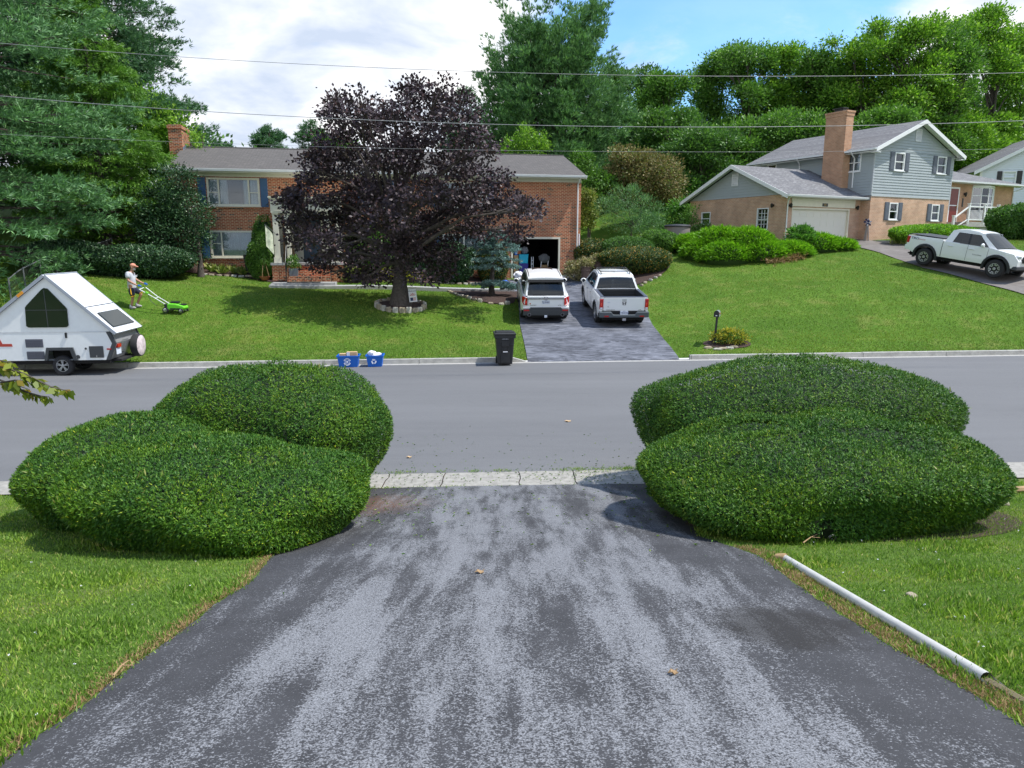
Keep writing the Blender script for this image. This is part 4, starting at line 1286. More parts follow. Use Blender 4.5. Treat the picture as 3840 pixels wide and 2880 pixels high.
    window(H, OZ, s2, .82, 1.78, 7.95, 9.0, bars_v=[(.87, 1.73, 8.45, .05)], mat_f='white', fw=.07, out=.045, curtains=[(.95, 1.65)])
    window(H, OZ, s2, 7.0, 7.8, 8.1, 8.95, bars_v=[(7.05, 7.75, 8.5, .05)], mat_f='white', fw=.07, out=.045, curtains=[(7.1, 7.7)])
    gable_vent(H, OZ, f2, m_ - .27, m_ + .27, 9.72, 10.42)
    r = MB(OZ)
    ex0, ex1 = WT0 - .48, WT1 + .48
    y0, y1 = -F0 - .42, WB - F0 + .3
    sl_ = (ZR + .14 - 9.12) / (m_ - ex0)
    for xe in (ex0, ex1):
        r.prism([(xe, y0, 9.10), (xe, y1, 9.10), (m_, y1, 10.90), (m_, y0, 10.90)], (0, 0, -.04))
    r.build('upper_roof', M['roof_r2'], H)
    k = MB(OZ)
    for xe in (ex0, ex1):
        k.prism([(xe, y0 - .03, 8.88), (xe, y0 - .03, 9.102), (m_, y0 - .03, 10.902), (m_, y0 - .03, 10.68)], (0, .028, 0))
        k.prism([(xe, y0, 8.98), (m_, y0, 10.78), (m_, y0, 10.80), (xe, y0, 9.0)], (0, -y0 - F0 - .02, 0))
        k.box(min(xe, xe + (.4 if xe < 8 else -.4)), max(xe, xe + (.4 if xe < 8 else -.4)), y0 - .0, y0 + .35, 8.86, 8.9)
    k.build('rake_board', M['white'], H)
    gg = MB(OZ)
    gg.box(ex0 - .10, ex0 - .002, y0, y1, 9.0, 9.10); gg.box(ex0, WT0 - .003, y0 + .02, y1, 8.93, 8.955)
    gg.box(ex1 + .002, ex1 + .10, y0, y1, 9.0, 9.10)
    gg.build('gutter', M['white'], H)
    dsp = MB(OZ)
    dsp.tube([(ex0 - .05, -.62 + 1.15, 9.0), (ex0 + .1, .53, 8.85), (WT0 - .06, .62, 8.7), (WT0 - .06, .62, 7.05)], .038, 8)
    dsp.build('downspout', M['white'], H)
    dsp = MB(OZ)
    dsp.tube([(ex0 - .05, 4.35, 9.0), (ex0 + .1, 4.35, 8.85), (WT0 - .06, 4.5, 8.65), (WT0 - .06, 4.5, 7.9)], .038, 8)
    dsp.build('downspout', M['white'], H)
    c = MB(OZ)
    c.box(WT0 - .62, WT0 - .003, .95, 2.35, 5.2, 11.1); c.box(WT0 - .65, WT0 + .03, .92, 2.38, 11.1, 11.28); c.box(WT0 - .68, WT0 + .06, .89, 2.41, 11.28, 11.38)
    ch = c.build('chimney', M['brick_tan2'], H)
    cc = MB(OZ); cc.box(WT0 - .45, WT0 - .15, 1.35, 1.95, 11.382, 11.55); cc.box(WT0 - .52, WT0 - .08, 1.28, 2.02, 11.55, 11.60)
    cc.build('chimney_cap', M['black'], ch)
    fl = MB(OZ)
    fl.prism([(WT0 - .635, .93, 6.62), (WT0 - .635, 2.37, 7.32), (WT0 - .635, 2.37, 7.50), (WT0 - .635, .93, 6.82)], (.012, 0, 0)); fl.box(WT0 - .634, WT0 - .01, .935, .947, 6.6, 6.85)
    fl.build('flashing', M['black'], ch)
    # entry wing
    ET1, EY, ED = 21.7, .4, 8.0
    f3 = lambda u, v, d: (u, EY - d, v)
    b = MB(OZ)
    wall_holes(b, f3, WT1, ET1, 3.2, 7.75, [(16.85, 19.35, 5.95, 7.5)])
    b.poly([(ET1, EY, 3.2), (ET1, EY + ED, 3.2), (ET1, EY + ED, 7.75), (ET1, EY, 7.75)])
    b.poly([(WT1, EY + ED, 3.2), (ET1, EY + ED, 3.2), (ET1, EY + ED, 7.75), (WT1, EY + ED, 7.75)])
    b.build('entry_wall', M['brick_tan2'], H)
    r = MB(OZ)
    X0, X1, Y0, Y1, Z0, Z1 = WT1 + .002, ET1 + .45, EY - .5, EY + ED + .5, 7.78, 9.25
    ym = (Y0 + Y1) / 2; xr = X1 - 4.4
    v = [(X0, Y0, Z0), (X1, Y0, Z0), (X1, Y1, Z0), (X0, Y1, Z0), (X0, ym, Z1), (xr, ym, Z1)]
    i = [r.vert(p) for p in v]
    for q in ((0, 1, 5, 4), (1, 2, 5), (2, 3, 4, 5), (0, 3, 2, 1), (0, 4, 3)): r.face([i[k] for k in q])
    r.build('entry_roof', M['roof_r2'], H)
    gg = MB(OZ); gg.box(X0, X1 + .1, Y0 - .1, Y0 - .002, 7.68, 7.78); gg.box(X1 + .002, X1 + .1, Y0, Y1, 7.68, 7.78); gg.box(X0, X1 - .02, Y0 + .01, EY - .003, 7.66, 7.69)
    gg.tube([(X1 - .1, Y0 - .05, 7.68), (X1 - .3, Y0 + .1, 7.5), (ET1 - .1, EY - .06, 7.35), (ET1 - .1, EY - .06, 4.5)], .038, 8)
    gg.build('gutter', M['gutter'], H)
    dz = 5.22
    dd = MB(OZ); mbox(dd, f3, 14.35, 14.45, dz, 7.42, .003, .06); mbox(dd, f3, 15.3, 15.4, dz, 7.42, .003, .06); mbox(dd, f3, 14.45, 15.3, 7.32, 7.42, .003, .058); mbox(dd, f3, 14.45, 15.3, 6.24, 6.30, .05, .07)
    dfo = dd.build('door_frame', M['white'], H)
    dd = MB(OZ); mbox(dd, f3, 14.45, 15.3, dz, 7.32, .004, .045); do = dd.build('door', M['red_door'], H)
    hh = MB(OZ); hh.box(15.2, 15.25, EY - .09, EY - .045, 6.15, 6.3); hh.build('handle', M['brass'], do)
    lamp2 = MB(OZ); lamp2.box(15.95, 16.05, EY - .04, EY - .001, 6.95, 7.1); lamp2.lathe([(.02, .14), (.08, .08), (.06, -.12), (.02, -.16)], (16.0, EY - .12, 7.0), 'z', 8); lamp2.build('wall_lamp', M['black'], H)
    pq = MB(OZ); mbox(pq, f3, 15.86, 15.98, 6.2, 6.75, .002, .03); pq.build('vertical_plaque', M['black'], H)
    # bow window
    bw = MB(OZ); n = 4
    P = []
    for k in range(n + 1):
        t = k / n; u = 16.85 + 2.5 * t; P.append((u, .36 * math.sin(PI * t) + .02))
    for k in range(n):
        (u0, d0), (u1, d1) = P[k], P[k + 1]
        for z0, z1 in ((5.95, 6.02), (6.43, 6.47), (6.93, 6.97), (7.43, 7.5)):
            bw.prism([f3(u0, z0, d0), f3(u1, z0, d1), f3(u1, z1, d1), f3(u0, z1, d0)], (0, .04, 0))
    for u, d_ in P: bw.box(u - .025, u + .025, EY - d_ - .02, EY - d_ + .045, 5.95, 7.5)
    bwo = bw.build('bow_window', M['white'], H)
    pn = MB(OZ)
    for k in range(n):
        (u0, d0), (u1, d1) = P[k], P[k + 1]
        pn.poly([f3(u0, 5.97, d0 - .01), f3(u1, 5.97, d1 - .01), f3(u1, 7.48, d1 - .01), f3(u0, 7.48, d0 - .01)])
    pn.build('pane', M['glass'], bwo)
    rm = MB(OZ); rm.poly([f3(16.85, 5.95, -.6), f3(19.35, 5.95, -.6), f3(19.35, 7.5, -.6), f3(16.85, 7.5, -.6)]); rm.poly([f3(16.85, 7.5, -.12), f3(19.35, 7.5, -.12), f3(19.35, 7.5, -.6), f3(16.85, 7.5, -.6)])
    for q in (16.85, 19.35): rm.poly([f3(q, 5.95, -.12), f3(q, 7.5, -.12), f3(q, 7.5, -.6), f3(q, 5.95, -.6)])
    rm.build('reveal', M['room'], bwo)
    rf = MB(OZ)
    pts = [f3(u, 7.51, d_ + .04) for u, d_ in P] + [f3(19.35, 7.51, 0.002), f3(16.85, 7.51, 0.002)]
    rf.prism(pts, (0, 0, .1)); pts = [f3(u, 5.94, d_ + .03) for u, d_ in P] + [f3(19.35, 5.94, 0.002), f3(16.85, 5.94, 0.002)]; rf.prism(pts, (0, 0, -.5))
    rf.build('window_bay', M['white'], H)
    # porch
    pb = MB(OZ); pb.box(14.2, 17.75, -1.0, EY - .002, 4.9, 5.2); pb.box(14.3, 17.65, -.9, EY - .004, 3.3, 4.9)
    pb.build('porch', M['concrete'], H)
    sp = MB(OZ)
    for k in range(3): sp.box(13.25 + .32 * k, 13.57 + .32 * k + (0 if k < 2 else .0), -1.0, EY - .01, 3.6, 4.72 + .16 * k - .002)
    sp.build('steps', M['concrete'], H)
    def baluster_rail(p0, p1, z0b, z0t, z1b, z1t, nb):
        q = MB(OZ)
        q.prism([(p0[0], p0[1] - .03, z0t - .05), (p1[0], p1[1] - .03, z1t - .05), (p1[0], p1[1] - .03, z1t + .03), (p0[0], p0[1] - .03, z0t + .03)], (0 if abs(p1[0] - p0[0]) > .1 else .06, .06 if abs(p1[0] - p0[0]) > .1 else 0, 0))
        q.prism([(p0[0], p0[1] - .025, z0b), (p1[0], p1[1] - .025, z1b), (p1[0], p1[1] - .025, z1b + .07), (p0[0], p0[1] - .025, z0b + .07)], (0 if abs(p1[0] - p0[0]) > .1 else .05, .05 if abs(p1[0] - p0[0]) > .1 else 0, 0))
        o = q.build('railing', M['white'], H)
        z = MB(OZ)
        for k in range(1, nb):
            t = k / nb
            x = p0[0] + (p1[0] - p0[0]) * t; y = p0[1] + (p1[1] - p0[1]) * t
            z.tube([(x, y, z0b + (z1b - z0b) * t + .05), (x, y, z0t + (z1t - z0t) * t - .04)], .013, 5)
        z.build('balusters', M['black'], o)
    baluster_rail((14.45, -.93), (16.1, -.93), 5.3, 6.15, 5.3, 6.15, 13)
    baluster_rail((16.1, -.93), (17.65, -.93), 5.3, 6.15, 5.3, 6.15, 12)
    baluster_rail((12.95, -1.0), (14.35, -.95), 4.75, 5.45, 5.3, 6.12, 10)
    for x, z0, z1 in ((14.4, 5.0, 6.28), (16.1, 5.0, 6.28), (17.65, 5.0, 6.28), (12.9, 4.3, 5.52)):
        q = MB(OZ); q.box(x - .06, x + .06, -1.0, -.88, z0, z1); q.box(x - .08, x + .08, -1.02, -.86, z1, z1 + .05)
        q.build('newel_post', M['white'], H)
    return H


M['door_white'] = mat('garage_door_white', (0.70, 0.67, 0.58), 0.5)
M['brass'] = mat('brass', (0.5, 0.36, 0.14), 0.35, 0.8)
M['grey_trim'] = mat('grey_trim', (0.44, 0.47, 0.48), 0.55)
M['red_door'] = mat('red_door', (0.16, 0.018, 0.014), 0.35)
M['brick_tan2'] = brick_mat('brick_tan_wing', (0.43, 0.22, 0.125), (0.52, 0.28, 0.165), (0.50, 0.36, 0.25))
M['roof_r2'] = M['roof_r']
RH = build_right_house()


def build_white_house():
    OZ = 4.5
    H = thing('white_house', 'white clapboard house with black shutters at the right edge behind the porch', 'house', (38.16, 60, OZ), Rd(-14))
    f = lambda u, v, d: (u, -d, v)
    b = MB(OZ)
    X1 = 11.0; xm = 5.5; ze = 9.75
    b.poly([f(0, 2, 0), f(X1, 2, 0), f(X1, ze, 0), f(xm, ze + 2.9, 0), f(0, ze, 0)])
    siding_strip(b, f, [(0, 2), (X1, 2), (X1, ze), (0, ze)], 2, ze, step=.14)
    siding_strip(b, f, [(0, ze), (X1, ze), (xm, ze + 2.9)], ze, ze + 2.9, step=.14)
    for x in (0, X1): b.poly([(x, 0, 2), (x, 9, 2), (x, 9, ze), (x, 0, ze)])
    b.poly([(0, 9, 2), (X1, 9, 2), (X1, 9, ze), (xm, 9, ze + 2.9), (0, 9, ze)])
    b.build('wall', M['siding_w'], H)
    r = MB(OZ)
    for xe in (-.6, X1 + .6): r.prism([(xe, -.4, ze - .15), (xe, 9.4, ze - .15), (xm, 9.4, ze + 3.1), (xm, -.4, ze + 3.1)], (0, 0, -.05))
    r.build('roof', M['roof_r'], H)
    k = MB(OZ)
    for xe in (-.6, X1 + .6): k.prism([(xe, -.43, ze - .42), (xe, -.43, ze - .14), (xm, -.43, ze + 3.11), (xm, -.43, ze + 2.83)], (0, .03, 0))
    k.box(-.05, .12, -.04, 0, 2, ze)
    k.build('rake_board', M['white'], H)
    window(H, OZ, lambda u, v, d: f(u, v, d + .03), 1.62, 2.56, 8.6, 9.6, bars_v=[(1.7, 2.5, 9.1, .06)], mat_f='white', fw=.08, out=.06, grid=[(1.7, 2.48, 8.7, 9.5, 4, 4)])
    for a0, a1 in ((1.2, 1.56), (2.62, 3.0)): shutter(H, OZ, lambda u, v, d: f(u, v, d + .015), a0, a1, 8.3, 9.62, 'black')
    return H


build_white_house()
# ------------------------------------------------------------------ vehicles
def interp(t, pts):
    xs = [p[0] for p in pts]; ys = [p[1] for p in pts]
    return float(np.interp(t, xs, ys))


def loft(b, ys, zl, zu, w, crown=0.03, rows=7, tops=4, smooth=True, caps=True):
    """symmetrical shell: sides from zl to zu, top closed with a slight crown"""
    st = []
    for y in ys:
        a, c = zl(y), zu(y)
        half = []
        for k in range(rows + 1):
            z = a + (c - a) * k / rows
            half.append((w(y, z), z))
        wt = half[-1][0]
        for k in range(1, tops + 1):
            x = wt * (1 - k / tops)
            half.append((x, c + crown * (1 - (x / wt) ** 2 if wt > 1e-6 else 0)))
        ring = [b.vert((x, y, z)) for x, z in half] + [b.vert((-x, y, z)) for x, z in half[-2::-1]]
        st.append(ring)
    for a, c in zip(st, st[1:]):
        for k in range(len(a) - 1): b.face((a[k], a[k + 1], c[k + 1], c[k]), smooth)
    if caps:
        n = len(st[0])
        for s in (st[0], st[-1]):
            for k in range(n // 2): 
                if k + 1 <= n - 2 - k and k != n - 1 - k:
                    q = (s[k], s[k + 1], s[n - 2 - k], s[n - 1 - k])
                    if len(set(q)) == 4: b.face(q, False)
                    elif len(set(q)) == 3: b.face(tuple(dict.fromkeys(q)), False)
    return st


def wheel(parent, x, y, r, wd, side, style='five', m_rim='alloy', first=None):
    """tyre with rim; side=+1 right, -1 left"""
    t = MB()
    t.lathe([(r * .60, -wd / 2), (r * .90, -wd / 2), (r * .98, -wd / 2 + .03), (r, -wd / 4), (r, wd / 4), (r * .98, wd / 2 - .03), (r * .90, wd / 2), (r * .60, wd / 2)], (0, 0, 0), 'x', 28, cap=False)
    to = t.build('tyre', M['tyre'], parent, loc=(x, y, r))
    q = MB()
    s = side
    q.lathe([(r * .60, -wd / 2 + .01), (r * .60, wd / 2 - .01)], (0, 0, 0), 'x', 28, cap=False)
    face = s * (wd / 2 - .02)
    q.lathe([(r * .62, 0), (r * .62, s * .018), (r * .56, s * .018), (r * .54, 0)], (face, 0, 0), 'x', 28, cap=False)
    q.lathe([(r * .16, s * -.03), (r * .16, s * .012), (r * .10, s * .016)], (face, 0, 0), 'x', 14)
    ns = 5 if style == 'five' else 6
    for k in range(ns):
        a = 2 * PI * k / ns + .3
        for da in ((-.10, .10) if style == 'five' else (-.17, .17)):
            c0, s0 = math.cos(a + da * .6), math.sin(a + da * .6)
            c1, s1 = math.cos(a + da * 1.6), math.sin(a + da * 1.6)
            px_, pz_ = -s1, c1
            r0, r1, hw = r * .12, r * .57, r * (.045 if style == 'five' else .06)
            if style != 'five': r0 = r * .32
            P = [(face - s * .02, c0 * r0 - px_ * hw, s0 * r0 - pz_ * hw), (face - s * .02, c0 * r0 + px_ * hw, s0 * r0 + pz_ * hw),
                 (face - s * .01, c1 * r1 + px_ * hw, s1 * r1 + pz_ * hw), (face - s * .01, c1 * r1 - px_ * hw, s1 * r1 - pz_ * hw)]
            q.prism(P, (s * .025, 0, 0))
    ro = q.build('rim', M[m_rim], to)
    d = MB()
    d.lathe([(r * .58, 0), (r * .58, s * .01)], (face - s * .06, 0, 0), 'x', 24)
    d.build('hub', M['underbody'], to)
    return to


def side_patch(b, w, y0b, y1b, y0t, y1t, zb, zt, off=.012, n=5, both=True):
    for sg in ((1, -1) if both else (1,)):
        prev = None
        for k in range(n + 1):
            t = k / n; z = zb + (zt - zb) * t
            ya = y0b + (y0t - y0b) * t; yb = y1b + (y1t - y1b) * t
            cur = (b.vert((sg * (w(ya, z) + off), ya, z)), b.vert((sg * (w(yb, z) + off), yb, z)))
            if prev: b.face((prev[0], prev[1], cur[1], cur[0]), True)
            prev = cur


def arch(yw, y, zc, R, base):
    d = abs(y - yw)
    return max(base, zc + math.sqrt(R * R - d * d)) if d < R else base


def stations(y0, y1, wheels, R, n=26, extra=()):
    s = set(np.linspace(y0, y1, n).round(4))
    for yw in wheels:
        for k in range(17): s.add(round(yw + R * math.cos(PI * k / 16), 4))
        s.add(round(yw - R - .002, 4)); s.add(round(yw + R + .002, 4))
    for e in extra: s.add(e)
    return sorted(v for v in s if y0 <= v <= y1)


def flares(S, name, m, w, zc, R, WB, **k):
    for yw in (0, WB):
        for sg in (1, -1):
            b = MB(); flare(b, yw, w, zc, R, sgs=(sg,), **k); b.build(name, m, S)


def seams(S, w, ys, zs, r=.005):
    for yy in ys:
        for sg in (1, -1):
            b = MB(); b.tube([(sg * (w(yy, z) + .001), yy, z) for z in zs], r, 4); b.build('door_seam', M['carplastic'], S)


def flare(b, yw, w, zc, R, t=.07, out=.035, n=14, sgs=(1, -1)):
    for sg in sgs:
        prev = None
        for k in range(n + 1):
            a = PI * (k / n) * 1.12 - .06 * PI
            y_, z_ = yw + R * math.cos(a), zc + R * math.sin(a)
            y2, z2 = yw + (R + t) * math.cos(a), zc + (R + t) * math.sin(a)
            xi = w(y_, max(z_, .4))
            cur = [b.vert((sg * (xi - .05), y_, z_)), b.vert((sg * (xi + out), y_, z_)), b.vert((sg * (xi + out * .8), y2, z2)), b.vert((sg * (xi - .01), y2, z2))]
            if prev:
                for q in range(3): b.face((prev[q], prev[q + 1], cur[q + 1], cur[q]), True)
            prev = cur


def h_logo(parent, x, y, z, s, m, rot=(PI / 2, 0, 0)):
    """rounded frame with a waisted H inside"""
    b = MB()
    def tp(pts, d=.006): b.prism([(p[0] * s, p[1] * s, 0) for p in pts], (0, 0, d))
    fr = [(-.5, .42), (.5, .42), (.36, -.42), (-.36, -.42)]
    for k in range(4):
        a, c = fr[k], fr[(k + 1) % 4]
        ia, ic = (a[0] * .84, a[1] * .84), (c[0] * .84, c[1] * .84)
        tp([a, c, ic, ia])
    tp([(-.38, .32), (-.24, .32), (-.17, .03), (.17, .03), (.24, .32), (.38, .32), (.27, -.32), (.15, -.32), (.12, -.07), (-.12, -.07), (-.15, -.32), (-.27, -.32)], .007)
    return b.build('emblem', m, parent, loc=(x, y, z), rot=rot)


def plate(parent, x, y, z, txt, tilt=0.0):
    b = MB(); b.box(-.155, .155, -.008, 0, -.078, .078)
    o = b.build('number_plate', M['plate'], parent, loc=(x, y, z), rot=(tilt, 0, 0), bevel=.004)
    text_obj('characters', txt, .095, M['navy'], o, (0, -.010, -.005), (PI / 2, 0, 0))
    text_obj('state', 'VIRGINIA', .026, M['navy'], o, (0, -.010, .060), (PI / 2, 0, 0))
    return o


def mirror(parent, x, y, z, s, m='carwhite'):
    b = MB(); b.blob((s * .12, 0, .02), (.12, .07, .085), 10, 7); b.box(min(0, s * .05) - .02, max(0, s * .05) + .02, -.02, .03, -.06, -.02)
    o = b.build('mirror', M[m], parent, loc=(x, y, z))
    g = MB(); g.lathe([(.07, -.066), (.07, -.056)], (s * .12, 0, .02), 'y', 14); g.build('mirror_glass', M['glassdark'], o)
    return o


def seg_line(b, pts, w_=.006): b.tube(pts, w_, 4)


def make_suv():
    c = at(2040, 1216, 28.3)
    yaw = Rd(2.0)
    gx, gy = 1.30, 29.3
    pitch = math.atan2(g1(gx, gy + 2.82) - g1(gx, gy), 2.82)
    S = thing('parked_suv', 'white SUV parked on the driveway across the street, seen from behind, left of the pickup', 'car', (gx, gy, g1(gx, gy) + .03), rot=(pitch, 0, yaw))
    WB, R, zc = 2.82, .46, .37
    body_w = lambda y, z: (.985 - .06 * max(0, (.62 - z) / .3) ** 2 - .10 * max(0, (z - .80) / .35) ** 2) * (1 - .16 * max(0, (-.62 - y) / .4) ** 2.2 - .22 * max(0, (y - 3.15) / .75) ** 2)
    zl = lambda y: max(arch(0, y, zc, R, .34), arch(WB, y, zc, R, .34), .52 if y < -.78 else 0)
    zu = lambda y: interp(y, [(-1.0, 1.02), (-.90, 1.10), (2.5, 1.10), (2.9, 1.10), (3.6, .98), (3.88, .72)])
    b = MB(); loft(b, stations(-1.0, 3.88, (0, WB), R), zl, zu, body_w)
    b.build('body', M['carwhite'], S)
    gw = lambda y, z: (.885 - .20 * max(0, (z - 1.08)) / .66) * (1 - .10 * max(0, (-.3 - y) / .6) ** 2 - .07 * max(0, (y - 1.6) / 1.2) ** 2)
    top = lambda y: interp(y, [(-.93, 1.09), (-.60, 1.66), (-.45, 1.73), (.2, 1.77), (1.2, 1.75), (1.75, 1.68), (2.75, 1.09)])
    ys = list(np.linspace(-.93, 2.75, 34))
    g = MB(); loft(g, ys, lambda y: 1.05, top, gw, crown=.035)
    g.build('windows', M['carglass'], S)
    iw = MB(); iw.box(-.72, .72, -.7, 2.2, .9, 1.12)
    for x in (-.38, .38):
        for y in (.35, 1.35): iw.box(x - .24, x + .24, y, y + .14, 1.1, 1.5); iw.box(x - .12, x + .12, y + .02, y + .12, 1.5, 1.64)
    iw.build('seats', M['carplastic'], S)
    r = MB(); loft(r, list(np.linspace(-.74, 1.72, 22)), lambda y: (top(max(y, -.45)) - .085), lambda y: top(max(y, -.45)) + .014, lambda y, z: gw(max(y, -.5), z) + .014, crown=.037, rows=2)
    ro = r.build('roof', M['carwhite'], S)
    dk = MB(); dk.prism([(-.72, -.80, 1.61), (.72, -.80, 1.61), (.70, -.745, 1.705), (-.70, -.745, 1.705)], (0, .03, 0)); dk.build('spoiler_shadow', M['underbody'], ro)
    sr = MB(); sr.box(-.42, .42, .95, 1.55, 1.775, 1.792); sr.build('sunroof', M['carglass'], ro)
    an = MB(); an.prism([(0, -.30, 1.78), (0, -.12, 1.80), (0, -.20, 1.86)], (.015, 0, 0)); an.build('antenna', M['carwhite'], ro)
    for sg in (1, -1):
        q = MB(); q.tube([(sg * (gw(y, top(y) - .02) - .05), y, top(y) + .025) for y in np.linspace(-.35, 1.45, 9)], .014, 6); q.build('roof_seam', M['black'], ro)
    p = MB()
    side_patch(p, gw, -.93, -.62, -.60, -.30, 1.08, 1.68)
    side_patch(p, gw, 2.45, 2.75, 1.62, 1.75, 1.08, 1.66)
    side_patch(p, gw, -.7, 2.5, -.66, 2.5, 1.06, 1.10)
    p.build('pillars', M['carwhite'], S)
    p = MB()
    side_patch(p, gw, .30, .36, .34, .40, 1.1, 1.68, off=.006); side_patch(p, gw, 1.22, 1.30, 1.16, 1.24, 1.1, 1.66, off=.006)
    p.build('door_pillars', M['black'], S)
    # rear corners of the tail glass
    def rear_y(z): return float(np.interp(z, [1.09, 1.66], [-.93, -.60]))
    q = MB()
    for sg in (1, -1):
        P = []
        for z in (1.10, 1.25, 1.4, 1.55, 1.64):
            y = rear_y(z); x = gw(y, z)
            P.append((x, y, z))
        for (x0, y0, z0), (x1, y1, z1) in zip(P, P[1:]):
            q.poly([(sg * (x0 + .014), y0 - .006, z0), (sg * (x0 - .06), y0 - .012, z0), (sg * (x1 - .05), y1 - .012, z1), (sg * (x1 + .014), y1 - .006, z1)])
    q.build('tail_pillars', M['carwhite'], S)
    t = MB()
    t.box(-.70, .70, -1.03, -.98, .62, 1.0)
    t.box(-.74, .74, -1.04, -.93, .985, 1.10)
    tg = t.build('tailgate', M['carwhite'], S, bevel=.02)
    t = MB(); t.box(-.74, .74, -1.055, -1.041, .985, 1.015); t.build('trim_strip', M['black'], tg)
    wp = MB(); wp.tube([(.0, -1.0, 1.13), (-.15, -.96, 1.15), (-.5, -.95, 1.15)], .013, 5); wp.build('wiper', M['black'], tg)
    h_logo(tg, 0, -1.052, 1.02, .15, M['chrome'])
    plate(tg, .0, -1.033, .86, 'TJJ·8481')
    text_obj('lettering', 'PASSPORT', .055, M['chrome_dark'], tg, (-.50, -1.034, .735), (PI / 2, 0, 0), .003)
    text_obj('lettering', 'AWD', .05, M['chrome_dark'], tg, (.55, -1.034, .735), (PI / 2, 0, 0), .003)
    o = MB(); o.lathe([(.028, 0), (.028, .006)], (-.62, -1.037, .80), 'y', 14); o.build('sticker', M['orange'], tg)
    tl = MB()
    for sg in (1, -1):
        tl = MB()
        pts = [(sg * .73, -1.025, 1.02), (sg * .73, -1.035, .74), (sg * .86, -.99, .74), (sg * .93, -.86, .84), (sg * .935, -.80, 1.05), (sg * .87, -.93, 1.07)]
        v = [tl.vert(p) for p in pts]; tl.face(v[::1] if sg > 0 else v[::-1])
        pts2 = [(p[0] * 1.0 + sg * .012, p[1] - .02, p[2]) for p in pts]
        v2 = [tl.vert(p) for p in pts2]; tl.face(v2)
        for k in range(6): tl.face((v[k], v[(k + 1) % 6], v2[(k + 1) % 6], v2[k]))
        to = tl.build('tail_lamp', M['redlight'], S)
        l2 = MB(); l2.box(min(sg * .75, sg * .83), max(sg * .75, sg * .83), -1.062, -1.05, .82, .90); l2.build('lamp_core', M['redlight2'], to)
    bp = MB()
    bp.prism([(-.90, -1.0, .34), (.90, -1.0, .34), (.90, -1.0, .58), (.66, -1.0, .58), (.60, -1.0, .66), (-.60, -1.0, .66), (-.66, -1.0, .58), (-.90, -1.0, .58)], (0, -.09, 0))
    bp.box(-.55, .55, -1.10, -1.091, .40, .55)
    bo = bp.build('bumper', M['carplastic'], S, bevel=.015)
    bw_ = MB(); bw_.box(-.92, .92, -1.04, -.85, .585, .68); bw_.build('bumper_cover', M['carwhite'], bo, bevel=.03)
    for sg in (1, -1):
        rf = MB(); rf.box(min(sg * .66, sg * .88), max(sg * .66, sg * .88), -1.105, -1.091, .52, .575); rf.build('reflector', M['redlight'], bo)
        ex = MB(); ex.lathe([(.055, -.09), (.065, -.09), (.065, .05), (.055, .05)], (sg * .66, -1.06, .38), 'y', 16, cap=False); ex.build('exhaust', M['chrome'], bo)
        exd = MB(); exd.lathe([(.054, 0), (.054, .01)], (sg * .66, -1.09, .38), 'y', 14); exd.build('exhaust_hole', M['underbody'], bo)
    hp = MB(); hp.box(-.055, .055, -1.12, -1.10, .25, .35); ho = hp.build('hitch_cover', M['plate'], S, bevel=.01)
    u = MB(); u.box(-.80, .80, -.95, 3.7, .22, .5); u.build('underbody', M['underbody'], S)
    for sg in (1, -1):
        for y in (0, WB): wheel(S, sg * .84, y, .375, .25, sg)
        mirror(S, sg * .93, 2.15, 1.12, sg)
        for y in (.25, 1.25):
            hd = MB(); hd.tube([(sg * .975, y, .93), (sg * 1.0, y + .03, .935), (sg * 1.0, y + .17, .935), (sg * .975, y + .2, .93)], .014, 6); hd.build('door_handle', M['chrome'], S)
    flares(S, 'wheel_arch', M['carplastic'], body_w, zc, R, WB, t=.05, out=.012)
    seams(S, body_w, (.28, 1.27, 2.32), (.45, .6, .8, 1.0, 1.09))
    return S


M['chrome_dark'] = mat('dark_badge', (0.12, 0.12, 0.13), 0.3, 0.5)
M['orange'] = mat('orange_sticker', (0.5, 0.12, 0.03), 0.5)
M['bedliner'] = mat('bed_liner', (0.030, 0.031, 0.034), 0.7)
M['teal'] = mat('teal_toy', (0.0, 0.35, 0.45), 0.6)


def truck_cab(S, gw, top, y0, y1, belt, roofy, pill, pillars_b):
    g = MB(); loft(g, list(np.linspace(y0, y1, 30)), lambda y: belt - .04, top, gw, crown=.035)
    g.build('windows', M['carglass'], S)
    r = MB(); loft(r, list(np.linspace(*roofy, 20)), lambda y: top(y) - .07, lambda y: top(y) + .014, lambda y, z: gw(y, z) + .014, crown=.037, rows=2)
    ro = r.build('roof', M['carwhite'], S)
    p = MB()
    for q in pill: side_patch(p, gw, *q)
    p.build('pillars', M['carwhite'], S)
    p = MB()
    for q in pillars_b: side_patch(p, gw, *q, off=.006)
    p.build('door_pillars', M['black'], S)
    iw = MB(); iw.box(-.70, .70, y0 + .2, y1 - .5, belt - .3, belt)
    for x in (-.38, .38):
        for y in (y0 + .25, y0 + 1.15): iw.box(x - .22, x + .22, y, y + .13, belt, belt + .36); iw.box(x - .11, x + .11, y + .02, y + .11, belt + .36, belt + .48)
    iw.build('seats', M['carplastic'], S)
    return ro


